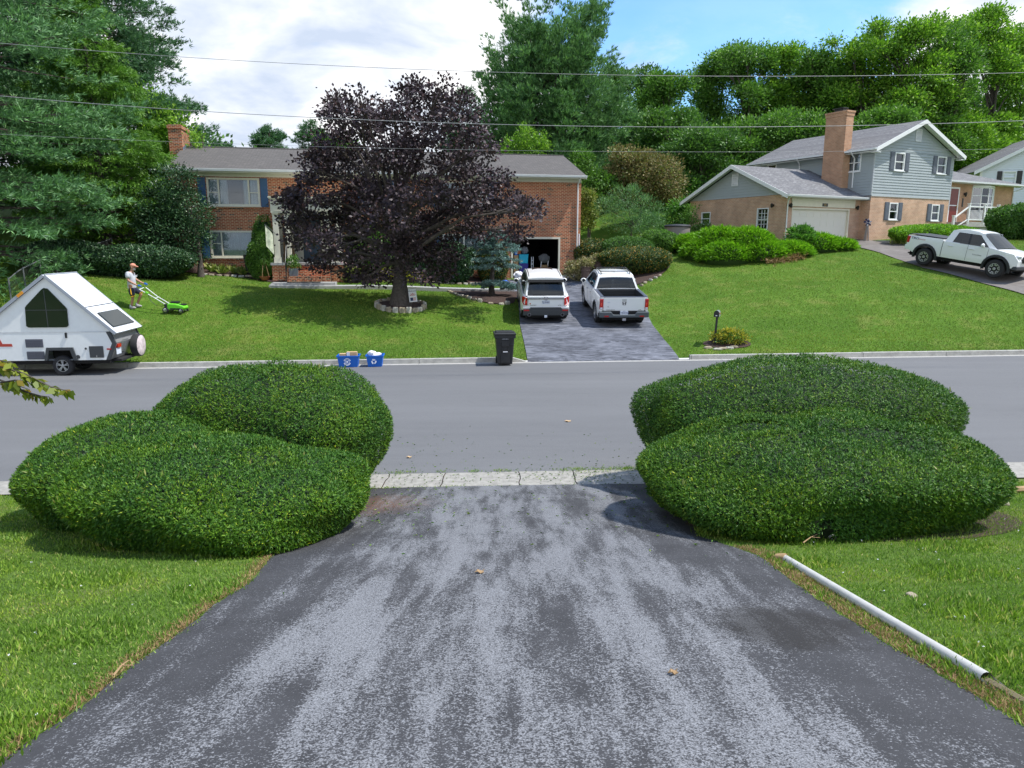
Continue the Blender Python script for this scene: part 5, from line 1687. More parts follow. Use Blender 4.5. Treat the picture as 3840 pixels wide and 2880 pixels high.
def make_ridgeline():
    gx, gy = 4.28, 28.55
    WB, R, zc = 3.15, .47, .39
    pitch = math.atan2(g1(gx, gy + WB) - g1(gx, gy), WB)
    S = thing('pickup_truck', 'white crew cab pickup with an empty open bed parked beside the SUV', 'pickup', (gx, gy, g1(gx, gy) + .03), rot=(pitch, 0, Rd(3.0)))
    bw = lambda y, z: (.99 - .05 * max(0, (.62 - z) / .3) ** 2 - .07 * max(0, (z - .95) / .3) ** 2) * (1 - .05 * max(0, (-.7 - y) / .25) ** 2 - .20 * max(0, (y - 3.4) / .75) ** 2)
    zl = lambda y: max(arch(0, y, zc, R, .38), arch(WB, y, zc, R, .38), .56 if y < -.7 else 0)
    cabz = lambda y: interp(y, [(.70, 1.20), (3.0, 1.18), (3.3, 1.16), (4.0, 1.02), (4.12, .75)])
    b = MB()
    loft(b, stations(.70, 4.12, (WB,), R), zl, cabz, bw)
    b.build('body', M['carwhite'], S)
    # bed: two outer walls, floor, tailgate
    ys = stations(-.95, .70, (0,), R, 12)
    for sg in (1, -1):
        w = MB(); rows = 6; prev = None
        for y in ys:
            a = zl(y); col = []
            for k in range(rows + 1):
                z = a + (1.19 - a) * k / rows
                col.append(w.vert((sg * bw(y, z), y, z)))
            col.append(w.vert((sg * .80, y, 1.19))); col.append(w.vert((sg * .80, y, .72)))
            if prev:
                for k in range(len(col) - 1): w.face((prev[k], prev[k + 1], col[k + 1], col[k]), k < rows - 1)
            else: w.face(col)
            prev = col
        w.face(prev)
        w.build('bed_side', M['carwhite'], S)
        c = MB(); c.box(min(sg * .785, sg * .915), max(sg * .785, sg * .915), -.93, .70, 1.192, 1.215); c.build('bed_rail', M['railcap'], S, bevel=.008)
    f = MB(); f.box(-.798, .798, -.88, .69, .70, .72)
    for k in range(9): f.box(-.70, .70, -.85 + k * .17, -.85 + k * .17 + .07, .721, .733)
    for sg in (1, -1):
        f.box(min(sg * .797, sg * .775), max(sg * .797, sg * .775), -.88, .68, .735, 1.188)
    f.box(-.775, .775, .66, .69, .735, 1.20)
    for z in (.85, .98, 1.10): f.box(-.77, .77, .645, .659, z, z + .04)
    f.build('bed_liner', M['bedliner'], S)
    tg = MB(); tg.box(-.80, .80, -.96, -.89, .66, 1.185); to = tg.build('tailgate', M['carwhite'], S, bevel=.015)
    tc = MB(); tc.box(-.80, .80, -.955, -.875, 1.187, 1.215); tc.build('tailgate_cap', M['railcap'], to, bevel=.008)
    hd = MB(); hd.box(-.09, .09, -.968, -.9605, 1.08, 1.10); hd.build('handle', M['black'], to)
    h_logo(to, 0, -.962, .96, .17, M['chrome_dark'])
    text_obj('lettering', 'RIDGELINE RTL', .05, M['chrome_dark'], to, (-.52, -.963, .70), (PI / 2, 0, 0), .003)
    text_obj('lettering', 'TX', .05, M['chrome_dark'], to, (-.62, -.963, .82), (PI / 2, 0, 0), .003)
    text_obj('lettering', 'AWD', .045, M['chrome_dark'], to, (.62, -.963, .70), (PI / 2, 0, 0), .003)
    stk = MB(); stk.box(-.65, -.55, -.9635, -.9605, .97, 1.02); stk.build('sticker', M['plate'], to)
    for sg in (1, -1):
        tl = MB(); x0, x1 = sorted((sg * .81, sg * .955))
        tl.box(x0, x1, -.975, -.86, .72, 1.13); q = tl.build('tail_lamp', M['redlight'], S, bevel=.02)
        l2 = MB(); l2.box(x0 + .03, x1 - .06, -.985, -.976, .86, .98); l2.build('lamp_core', M['redlight2'], q)
        l3 = MB(); l3.box(x0 + .02, x1 - .03, -.984, -.976, .735, .80); l3.build('reversing_lamp', M['plate'], q)
    bm_ = MB()
    bm_.prism([(-.97, -.86, .42), (.97, -.86, .42), (.97, -.86, .64), (.50, -.86, .64), (.42, -.86, .53), (-.42, -.86, .53), (-.50, -.86, .64), (-.97, -.86, .64)], (0, -.22, 0))
    bo = bm_.build('bumper', M['bumper'], S, bevel=.025)
    bk = MB(); bk.box(-.50, .50, -1.0, -.86, .535, .66); bk.build('bumper_step', M['underbody'], bo)
    plate(bo, 0, -1.02, .60, 'TYB·6468', -.1)
    for sg in (1, -1):
        rf = MB(); x0, x1 = sorted((sg * .60, sg * .78)); rf.box(x0, x1, -1.09, -1.081, .45, .50); rf.build('reflector', M['redlight'], bo)
    hc = MB(); hc.box(-.07, .07, -1.10, -1.06, .30, .39); hc.build('hitch_cover', M['chrome'], S, bevel=.01)
    gw = lambda y, z: (.90 - .22 * max(0, z - 1.16) / .62) * (1 - .06 * max(0, (y - 2.0) / 1.2) ** 2)
    top = lambda y: interp(y, [(.72, 1.17), (.96, 1.68), (1.05, 1.72), (1.7, 1.77), (2.3, 1.72), (3.25, 1.17)])
    ro = truck_cab(S, gw, top, .72, 3.25, 1.18, (.93, 2.28), [(.72, .98, .96, 1.16, 1.16, 1.69), (2.98, 3.25, 2.22, 2.32, 1.16, 1.70), (.8, 3.1, .8, 3.1, 1.13, 1.19)], [(1.85, 1.93, 1.80, 1.88, 1.18, 1.70)])
    for sg in (1, -1):
        q = MB()
        P = []
        for z in (1.18, 1.3, 1.45, 1.6, 1.68):
            y = float(np.interp(z, [1.17, 1.68], [.72, .96])); P.append((gw(y, z), y, z))
        for (x0, y0, z0), (x1, y1, z1) in zip(P, P[1:]): q.poly([(sg * (x0 + .014), y0 - .006, z0), (sg * (x0 - .07), y0 - .012, z0), (sg * (x1 - .06), y1 - .012, z1), (sg * (x1 + .014), y1 - .006, z1)])
        q.build('tail_pillar', M['carwhite'], S)
        rr = MB(); rr.tube([(sg * .58, 1.02, 1.76), (sg * .60, 1.12, 1.84), (sg * .60, 2.1, 1.86), (sg * .58, 2.25, 1.79)], .022, 6); rr.build('roof_rail', M['black'], ro)
    for yy in (1.15, 2.08):
        cb = MB(); cb.box(-.60, .60, yy - .035, yy + .035, 1.84, 1.87); cb.build('crossbar', M['black'], ro)
    an = MB(); an.prism([(0, 1.25, 1.79), (0, 1.42, 1.80), (0, 1.32, 1.86)], (.015, 0, 0)); an.build('antenna', M['carwhite'], ro)
    ty = MB(); ty.lathe([(.07, 0), (.05, .06), (.01, .15)], (-.60, .83, 1.2), 'z', 8); ty.build('toy', M['teal'], S)
    u = MB(); u.box(-.80, .80, -.85, 3.9, .28, .6); u.build('underbody', M['underbody'], S)
    for sg in (1, -1):
        for y in (0, WB): wheel(S, sg * .84, y, .39, .25, sg)
        mirror(S, sg * .95, 2.60, 1.22, sg)
        for y in (.98, 1.86):
            hd = MB(); hd.tube([(sg * .975, y, 1.0), (sg * 1.0, y + .03, 1.005), (sg * 1.0, y + .17, 1.005), (sg * .975, y + .2, 1.0)], .014, 6); hd.build('door_handle', M['chrome'], S)
    flares(S, 'wheel_arch', M['carplastic'], bw, zc, R, WB, t=.05, out=.012)
    seams(S, bw, (.705, 1.0, 1.88, 2.85), (.45, .6, .8, 1.0, 1.17))
    return S


M['railcap'] = mat('rail_cap', (0.06, 0.07, 0.10), 0.35)
M['bumper'] = mat('bumper_grey', (0.085, 0.10, 0.11), 0.4)


def make_side_truck():
    P0 = at(3459, 994, 34.5)
    yaw = Rd(-60 - 90)
    WB, R, zc = 3.22, .50, .41
    hd = Vector((math.cos(Rd(-60)), math.sin(Rd(-60)), 0)); rt = Vector((math.sin(Rd(-60)), -math.cos(Rd(-60)), 0))
    base = Vector((P0.x, P0.y, 0)) - rt * .85           # centre of the rear axle; the near side is its right side
    f = base + hd * WB
    z0, z1 = g1(base.x, base.y), g1(f.x, f.y)
    pitch = math.atan2(z1 - z0, WB)
    S = thing('pickup_truck', 'white off road pickup with black bed cover and black fender flares on the right-hand driveway', 'pickup', (base.x, base.y, z0 + .05), rot=Euler((pitch, 0, yaw), 'XYZ'))
    S.rotation_mode = 'XYZ'
    m = Matrix.Rotation(yaw, 4, 'Z') @ Matrix.Rotation(pitch, 4, 'X')
    S.rotation_euler = m.to_euler()
    bw = lambda y, z: (.94 - .05 * max(0, (.75 - z) / .3) ** 2 - .05 * max(0, (z - 1.05) / .3) ** 2) * (1 - .05 * max(0, (-.75 - y) / .3) ** 2 - .17 * max(0, (y - 3.45) / .6) ** 2)
    zl = lambda y: max(arch(0, y, zc, R, .52), arch(WB, y, zc, R, .50), .62 if y < -.75 else 0)
    zu = lambda y: interp(y, [(-1.0, 1.30), (.70, 1.32), (.705, 1.25), (.78, 1.25), (2.75, 1.24), (2.9, 1.24), (3.9, 1.10), (4.02, .85)])
    b = MB(); loft(b, stations(-1.0, 4.02, (0, WB), R, extra=(.70, .705, .78)), zl, zu, bw, crown=.02)
    b.build('body', M['carwhite'], S)
    cv = MB(); cv.box(-.84, .84, -.97, .70, 1.345, 1.375); cv.build('bed_cover', M['tonneau'], S, bevel=.01)
    gw = lambda y, z: (.87 - .20 * max(0, z - 1.22) / .62) * (1 - .07 * max(0, (y - 1.9) / 1.2) ** 2)
    top = lambda y: interp(y, [(.76, 1.23), (.95, 1.74), (1.05, 1.80), (1.6, 1.86), (2.1, 1.83), (2.35, 1.76), (3.1, 1.23)])
    truck_cab(S, gw, top, .76, 3.10, 1.24, (.93, 2.28), [(.76, 1.10, .95, 1.25, 1.2, 1.78), (2.78, 3.10, 2.16, 2.34, 1.2, 1.76), (.8, 3.0, .8, 3.0, 1.2, 1.26), (1.0, 2.4, 1.0, 2.4, 1.72, 1.79)], [(1.80, 1.88, 1.74, 1.82, 1.25, 1.74)])
    flares(S, 'fender_flare', M['flare'], bw, zc, R, WB, t=.10, out=.05)
    for sg in (1, -1):
        for y in (0, WB): wheel(S, sg * .83, y, .40, .27, sg, 'six')
        mirror(S, sg * .93, 2.55, 1.30, sg)
        for y in (1.0, 1.95):
            h_ = MB(); h_.tube([(sg * .945, y, 1.08), (sg * .97, y + .03, 1.085), (sg * .97, y + .19, 1.085), (sg * .945, y + .22, 1.08)], .018, 6); h_.build('door_handle', M['carwhite'], S)
        hl = MB(); hl.prism([(sg * .62, 4.0, .93), (sg * .86, 3.80, .98), (sg * .90, 3.55, 1.08), (sg * .80, 3.80, 1.07), (sg * .62, 3.99, 1.05)], (sg * .01, .04, 0)); ho = hl.build('headlight', M['headlight'], S)
        tl = MB(); x0, x1 = sorted((sg * .86, sg * .93)); tl.box(x0, x1, -1.02, -.86, .95, 1.25); tl.build('tail_lamp', M['redlight'], S, bevel=.02)
        fg = MB(); fg.lathe([(.05, 0), (.05, .02)], (sg * .70, 3.96, .66), 'y', 12); fg.build('fog_light', M['plate'], S)
    gr = MB(); gr.prism([(-.42, 4.03, .76), (.42, 4.03, .76), (.52, 4.01, .92), (.40, 4.0, 1.06), (-.40, 4.0, 1.06), (-.52, 4.01, .92)], (0, .03, 0))
    for k in range(5): gr.box(-.42, .42, 4.06, 4.075, .79 + k * .05, .81 + k * .05)
    gr.build('grille', M['black'], S)
    bp = MB(); bp.box(-.84, .84, 3.80, 4.06, .46, .62); bp.build('front_bumper', M['carplastic'], S, bevel=.03)
    bp = MB(); bp.box(-.86, .86, -1.10, -.98, .62, .84); bp.build('rear_bumper', M['carwhite'], S, bevel=.03)
    ex = MB(); ex.tube([(.45, -.6, .50), (.75, -.72, .48), (.93, -.80, .47)], .035, 8); ex.build('exhaust', M['black'], S)
    seams(S, bw, (.74,), (.55, .7, .9, 1.1, 1.24), .014); seams(S, bw, (1.88, 2.78), (.55, .7, .9, 1.1, 1.24), .007)
    text_obj('lettering', 'TRD', .15, M['navy'], S, (bw(-.6, 1.2) + .012, -.62, 1.19), (PI / 2, 0, PI / 2), .002, sx=1.35)
    text_obj('lettering', 'OFF ROAD', .06, M['redtext'], S, (bw(-.3, 1.2) + .012, -.28, 1.17), (PI / 2, 0, PI / 2), .002, sx=1.2)
    text_obj('lettering', 'TACOMA', .06, M['chrome_dark'], S, (bw(2.4, .85) + .008, 2.35, .86), (PI / 2, 0, PI / 2), .002, sx=1.6)
    u = MB(); u.box(-.72, .72, -.85, 3.8, .36, .7); u.build('underbody', M['underbody'], S)
    return S


M['tonneau'] = mat('bed_cover_vinyl', (0.028, 0.032, 0.040), 0.6)
M['flare'] = mat('flare_plastic', (0.020, 0.022, 0.027), 0.6)
M['headlight'] = mat('headlight', (0.55, 0.58, 0.62), 0.1, 0.3, coat=1.0)
M['redtext'] = mat('red_lettering', (0.45, 0.05, 0.03), 0.5)
make_suv(); make_ridgeline(); make_side_truck()


def make_trailer():
    S = thing('camper_trailer', 'white folding A-frame camper trailer parked along the far kerb at the left', 'camper', (-13.2, 20.45, 0.0), Rd(4.5))
    W = 1.66
    fr = lambda u, v, d: (u, -d, v)
    rear = [(1.39, .46), (1.60, .95), (1.46, 1.29)]
    out = [(-2.45, .46)] + rear + [(-2.3, 1.29)]
    # wheel arch cut into the near side
    arc = [(.41, .46), (.34, .76), (-.24, .76), (-.33, .46)]
    b = MB()
    def side(y):
        v = lambda p: (p[0], y, p[1])
        b.poly([v((-2.45, .46)), v((-.33, .46)), v((-.24, .76)), v((-.24, 1.29)), v((-2.3, 1.29))])
        b.poly([v((-.24, .76)), v((.34, .76)), v((.34, 1.29)), v((-.24, 1.29))])
        b.poly([v((.41, .46)), v((1.39, .46)), v((1.60, .95)), v((1.46, 1.29)), v((.34, 1.29)), v((.34, .76))])
    side(0); side(W)
    b.poly([(-2.45, 0, .46), (-2.45, W, .46), (-2.3, W, 1.29), (-2.3, 0, 1.29)])
    b.poly([(-2.45, 0, .47), (1.39, 0, .47), (1.39, W, .47), (-2.45, W, .47)])
    S_b = b.build('body', M['trailer_white'], S)
    rp = MB()
    for (u0, z0), (u1, z1) in zip(rear, rear[1:]): rp.poly([(u0, .02, z0), (u1, .02, z1), (u1, W - .02, z1), (u0, W - .02, z0)])
    for k in range(9):
        z0 = .62 + k * .045; u = float(np.interp(z0, [.46, .95], [1.39, 1.60])) + .004
        rp.box(u, u + .006, .45, .85, z0, z0 + .018)
    rpo = rp.build('rear_panel', M['alu'], S)
    tr = MB()
    for y in (-.012, W - .05):
        for (u0, z0), (u1, z1) in zip(rear, rear[1:]):
            tr.prism([(u0 - .08, y, z0), (u1 - .08, y, z1), (u1 + .03, y, z1), (u0 + .03, y, z0)], (0, .062, 0))
    tr.build('corner_trim', M['carplastic'], S)
    pk, re, fe = (-.14, 2.90), (1.60, 1.27), (-2.28, 1.27)
    g = MB()
    for y in (.02, W - .02): g.poly([(fe[0] + .06, y, 1.292), (re[0] - .10, y, 1.292), (pk[0], y, pk[1] - .04)])
    g.build('upper_side', M['trailer_white'], S)
    sk = MB(); sk.box(-2.3, 1.44, -.006, 0.0, 1.275, 1.295); sk.build('rub_rail', M['gutter'], S)
    def roof_pt(s, y, off=0.0, rear_=True):
        a, c = pk, (re if rear_ else fe)
        n = Vector((c[1] - a[1], 0, -(c[0] - a[0]))).normalized() * (-1 if rear_ else 1)
        if n.z < 0: n = -n
        return Vector((a[0] + (c[0] - a[0]) * s, y, a[1] + (c[1] - a[1]) * s)) + n * off
    r = MB()
    for s0, s1, rr_, oo in ((0, .565, True, .045), (.58, 1.03, True, .045), (0, 1.03, False, .045)):
        P = [roof_pt(s0, -.03, 0, rr_), roof_pt(s1, -.03, 0, rr_), roof_pt(s1, W + .03, 0, rr_), roof_pt(s0, W + .03, 0, rr_)]
        n = roof_pt(.5, 0, oo, rr_) - roof_pt(.5, 0, 0, rr_)
        r.prism(P, n)
    ro = r.build('roof', M['trailer_roof'], S)
    k = MB()
    for y in (-.055, W + .02):
        for rr_ in (True, False):
            P = [roof_pt(0, y, .055, rr_), roof_pt(1.03, y, .055, rr_), roof_pt(1.03, y, -.03, rr_), roof_pt(0, y, -.03, rr_)]
            k.prism(P, (0, .03, 0))
    k.tube([roof_pt(0, -.05, .055), roof_pt(0, W + .05, .055)], .02, 6)
    k.build('edge_trim', M['trim_grey'], S)
    sp = MB(); P = [roof_pt(.564, -.02, .02), roof_pt(.581, -.02, .02), roof_pt(.581, W + .02, .02), roof_pt(.564, W + .02, .02)]; sp.prism(P, (.0, 0, .01)); sp.build('roof_joint', M['carplastic'], S)
    w = MB(); P = [roof_pt(.69, .18, .047), roof_pt(.945, .12, .047), roof_pt(.945, W - .15, .047), roof_pt(.69, W - .2, .047)]; n = roof_pt(.5, 0, .035) - roof_pt(.5, 0, 0); w.prism(P, n)
    wo = w.build('skylight', M['carglass_dark'], S, bevel=.02)
    # side window
    win = [(-.80, 1.47), (-.74, 1.43), (.30, 1.43), (.36, 1.48), (.37, 1.96), (.33, 2.02), (-.10, 2.54), (-.20, 2.56), (-.28, 2.50), (-.73, 2.06), (-.77, 2.0)]
    w = MB(); w.prism([(u, .018, z) for u, z in win], (0, -.03, 0)); wo = w.build('window', M['carglass_dark'], S)
    bar = MB(); bar.box(-.77, .37, -.014, -.012, 1.92, 1.935); bar.box(-.21, -.19, -.014, -.012, 1.44, 2.5); bar.build('window_bar', M['carplastic'], wo)
    for v0, v1 in ((.85, 1.09), (.50, .73)):
        v = MB(); v.box(-.88, -.40, -.02, -.001, v0, v1)
        for q in range(4):
            for a0, a1 in ((-.85, -.66), (-.63, -.43)): v.box(a0, a1, -.028, -.0205, v0 + .03 + q * .05, v0 + .055 + q * .05)
        v.build('vent', M['vent_grey'], S)
    h = MB(); h.box(.86, 1.26, -.02, -.001, .53, .87); ho = h.build('hatch', M['carplastic'], S, bevel=.015)
    lt = MB(); lt.box(1.05, 1.08, -.035, -.021, .54, .60); lt.build('latch', M['chrome'], ho)
    a = MB()
    A = [(-.40, .46), (-.31, .84), (.42, .84), (.52, .46), (.42, .46), (.34, .76), (-.24, .76), (-.33, .46)]
    for idx in ((0, 1, 6, 7), (1, 2, 5, 6), (2, 3, 4, 5)): a.prism([(A[i][0], -.001, A[i][1]) for i in idx], (0, -.05, 0))
    a.build('wheel_arch', M['carplastic'], S)
    iw = MB(); iw.box(-.33, .41, .30, .32, .46, .80); iw.box(-.30, .40, .0, .30, .765, .78); iw.build('wheel_well', M['underbody'], S)
    for c_, r_ in (((.77, .80), .03), ((.53, .56), .055)):
        q = MB(); q.lathe([(r_, 0), (r_, .02)], (c_[0], -.021, c_[1]), 'y', 14); q.build('socket', M['carplastic'], S)
    q = MB(); q.box(.24, .29, -.03, -.001, 1.12, 1.27); q.build('roof_catch', M['black'], S)
    q = MB(); q.box(1.36, 1.48, -.02, -.001, .76, .80); q.build('marker_light', M['redlight'], S)
    q = MB(); q.prism([(-1.62, -.003, .88), (-1.25, -.003, .88), (-1.27, -.003, .96), (-1.52, -.003, .96), (-1.60, -.003, 1.15), (-1.75, -.003, 1.25), (-1.70, -.003, .95)], (0, -.003, 0)); q.build('stripe', M['redtext'], S)
    q = MB(); P = [roof_pt(.28, -.057, .05, False), roof_pt(.36, -.057, .05, False), roof_pt(.36, -.057, -.03, False), roof_pt(.28, -.057, -.03, False)]; q.prism(P, (0, -.004, 0)); q.build('sticker', M['amber'], S)
    q = MB(); q.box(1.545, 1.60, .16, .38, .80, .90); q.build('tail_lamp', M['redlight'], S)
    pl = MB(); pl.box(-.15, .15, -.006, 0, -.09, .09); plo = pl.build('number_plate', M['plate'], S, loc=(1.56, .27, .69), rot=(0, 0, PI / 2))
    q = MB(); q.box(1.30, 1.62, .25, 1.3, .38, .44); q.build('rear_frame', M['underbody'], S)
    cv = MB(); cv.lathe([(.30, -.02), (.335, 0), (.345, .05), (.345, .17), (.33, .20)], (1.60, 1.25, .72), 'x', 22)
    sp_ = cv.build('spare_wheel', M['tyre'], S)
    cw = MB(); cw.lathe([(.325, 0), (.30, .02), (.15, .035), (.01, .04)], (1.79, 1.25, .72), 'x', 22); cw.build('cover', M['cover_white'], sp_)
    ub = MB(); ub.box(-2.4, 1.35, .12, W - .12, .34, .46); ub.tube([(.05, .2, .30), (.05, 1.4, .30)], .04, 8); ub.build('chassis', M['underbody'], S)
    tg = MB(); tg.tube([(-2.4, .3, .40), (-3.5, .83, .42)], .04, 6); tg.tube([(-2.4, 1.36, .40), (-3.5, .83, .42)], .04, 6); tg.tube([(-3.4, .83, .7), (-3.4, .83, .04)], .03, 8); tg.build('tongue', M['underbody'], S)
    wheel(S, 0, 0, .295, .18, 1, 'five')
    # wheels run along u, so turn the axle
    ty = [c for c in S.children if c.name.startswith('tyre')][0]
    ty.location = (.05, .10, .295); ty.rotation_euler = (0, 0, -PI / 2)
    t2 = ty.copy(); COL.objects.link(t2); t2.parent = S; t2.location = (.05, 1.15, .295); t2.rotation_euler = (0, 0, PI / 2)
    for g_ in list(ty.children):
        gg = g_.copy(); COL.objects.link(gg); gg.parent = t2
    return S


M['trailer_white'] = mat('trailer_white', (0.80, 0.82, 0.81), 0.4, var=0.03)
M['trailer_roof'] = mat('trailer_roof', (0.66, 0.68, 0.72), 0.45)
M['trim_grey'] = mat('trim_grey', (0.34, 0.37, 0.41), 0.45)
M['carglass_dark'] = mat('tinted_glass', (0.012, 0.018, 0.015), 0.05, spec=0.6)
M['vent_grey'] = mat('vent_grey', (0.09, 0.095, 0.12), 0.6)
M['cover_white'] = mat('spare_cover', (0.55, 0.47, 0.48), 0.7, var=0.3, vscale=7)
make_trailer()

# ------------------------------------------------------------------ the man with his mower
M['skin'] = mat('skin', (0.42, 0.21, 0.14), 0.6)
M['shirt'] = mat('shirt', (0.50, 0.51, 0.56), 0.9, bump=0.4, bscale=9)
M['shorts'] = mat('shorts', (0.022, 0.024, 0.05), 0.85)
M['yellow'] = mat('yellow_panel', (0.80, 0.42, 0.01), 0.8)
M['cap'] = mat('cap', (0.62, 0.27, 0.18), 0.85)
M['glove'] = mat('glove', (0.01, 0.10, 0.40), 0.8)
M['shoe'] = mat('shoe', (0.36, 0.34, 0.34), 0.8)
M['beard'] = mat('beard', (0.45, 0.42, 0.40), 0.9)


def make_person():
    base = Vector((-14.62, 27.5, 0)); base.z = g1(base.x, base.y)
    S = thing('person', 'man in a pink cap, white T-shirt and dark shorts with yellow panels pushing a mower', 'person', base, 0.0)
    # local: x forward (towards the mower), y away from the viewer, z up
    V = [(.0, 0, .86), (.0, 0, 1.0), (.0, 0, 1.18), (-.01, 0, 1.34), (.04, 0, 1.43), (.09, 0, 1.50), (.12, 0, 1.60), (.115, 0, 1.67),
         (-.01, -.17, 1.34), (-.03, -.20, 1.10), (.22, -.17, .945), (.30, -.16, .915),
         (-.01, .17, 1.34), (.07, .20, 1.12), (.28, .19, 1.0), (.38, .17, .97),
         (.01, -.09, .82), (.05, -.10, .48), (.0, -.10, .26), (-.05, -.10, .09),
         (.02, .09, .82), (.28, .10, .56), (.17, .10, .36), (.07, .10, .14)]
    E = [(0, 1), (1, 2), (2, 3), (3, 4), (4, 5), (5, 6), (6, 7), (3, 8), (8, 9), (9, 10), (10, 11), (3, 12), (12, 13), (13, 14), (14, 15), (0, 16), (16, 17), (17, 18), (18, 19), (0, 20), (20, 21), (21, 22), (22, 23)]
    Rr = [.13, .12, .13, .12, .058, .070, .085, .062, .062, .046, .036, .027, .062, .046, .036, .027, .09, .058, .054, .036, .09, .058, .054, .036]
    skin_obj('body', V, E, Rr, M['skin'], S)
    V = [(0, 0, .77), (0, 0, .95), (0, 0, 1.16), (-.01, 0, 1.33), (.02, 0, 1.40), (-.02, -.17, 1.34), (-.03, -.225, 1.16), (-.01, .17, 1.34), (.06, .215, 1.16)]
    skin_obj('shirt', V, [(0, 1), (1, 2), (2, 3), (3, 4), (3, 5), (5, 6), (3, 7), (7, 8)], [(.175, .165), (.165, .155), (.16, .165), (.145, .16), .085, .10, .095, .10, .095], M['shirt'], S, root=1)
    skin_obj('shorts', [(.0, 0, .86), (.01, 0, .78), (.02, -.10, .64), (.045, -.10, .47), (.10, .10, .70), (.27, .10, .58)], [(0, 1), (1, 2), (2, 3), (1, 4), (4, 5)], [.15, .14, .115, .10, .115, .10], M['shorts'], S)
    skin_obj('shorts_panel', [(.03, -.185, .80), (.04, -.195, .66), (.05, -.19, .54)], [(0, 1), (1, 2)], [.022, .022, .022], M['yellow'], S, sub=1)
    skin_obj('shorts_hem', [(.035, -.10, .50), (.05, -.10, .455)], [(0, 1)], [.112, .106], M['yellow'], S, sub=2)
    skin_obj('shorts_hem', [(.245, .10, .60), (.285, .10, .565)], [(0, 1)], [.11, .104], M['yellow'], S, sub=2)
    c = MB(); c.blob((.115, 0, 1.655), (.108, .095, .085), 14, 8)
    c.prism([(.19, -.07, 1.64), (.30, -.045, 1.60), (.31, 0, 1.60), (.30, .045, 1.60), (.19, .07, 1.64)], (0, 0, .015))
    c.build('cap', M['cap'], S)
    f = MB(); f.blob((.155, 0, 1.515), (.055, .06, .05), 10, 6); f.build('beard', M['beard'], S)
    n = MB(); n.blob((.215, 0, 1.575), (.022, .016, .022), 8, 6)
    for sg in (1, -1): n.blob((.10, sg * .085, 1.58), (.028, .012, .036), 8, 6); 
    n.build('face', M['skin'], S)
    ey = MB()
    for sg in (1, -1): ey.blob((.196, sg * .033, 1.60), (.010, .012, .008), 6, 5)
    ey.build('eyes', M['black'], S)
    # gloved hands: palm, four fingers curled round the bar, thumb
    for (wx, wy, wz) in ((.30, -.16, .915), (.38, .17, .97)):
        P = [(wx, wy, wz), (wx + .05, wy, wz - .012), (wx + .095, wy, wz - .02)]; Ed = [(0, 1), (1, 2)]; ra_ = [.030, .040, .036]
        for k in range(4):
            o = -.033 + k * .022; L = (.92, 1.0, .96, .8)[k]; i = len(P)
            P += [(wx + .10, wy + o, wz - .02), (wx + .10 + .034 * L, wy + o, wz - .035), (wx + .105 + .024 * L, wy + o, wz - .068), (wx + .085, wy + o, wz - .075)]
            Ed += [(2, i), (i, i + 1), (i + 1, i + 2), (i + 2, i + 3)]; ra_ += [.012, .0105, .010, .009]
        i = len(P); P += [(wx + .045, wy - .035, wz - .03), (wx + .085, wy - .042, wz - .055)]; Ed += [(1, i), (i, i + 1)]; ra_ += [.014, .012]
        skin_obj('glove', P, Ed, ra_, M['glove'], S, sub=1, root=1)
    for (x, y, z, r) in ((-.06, -.10, .0, 0), (.07, .10, .05, .35)):
        s = MB(); s.blob((x + .06, y, z + .05), (.135, .05, .055), 12, 7); s.blob((x, y, z + .09), (.062, .047, .06), 10, 6); s.build('shoe', M['shoe'], S)
        k = MB(); k.tube([(x, y, z + .08), (x, y, z + .17)], [.052, .048], 10); k.build('sock', M['shirt'], S)
    return S


M['mower_green'] = mat('mower_green', (0.16, 0.62, 0.03), 0.4)
M['grey_plastic_l'] = mat('light_bar', (0.66, 0.69, 0.68), 0.35)


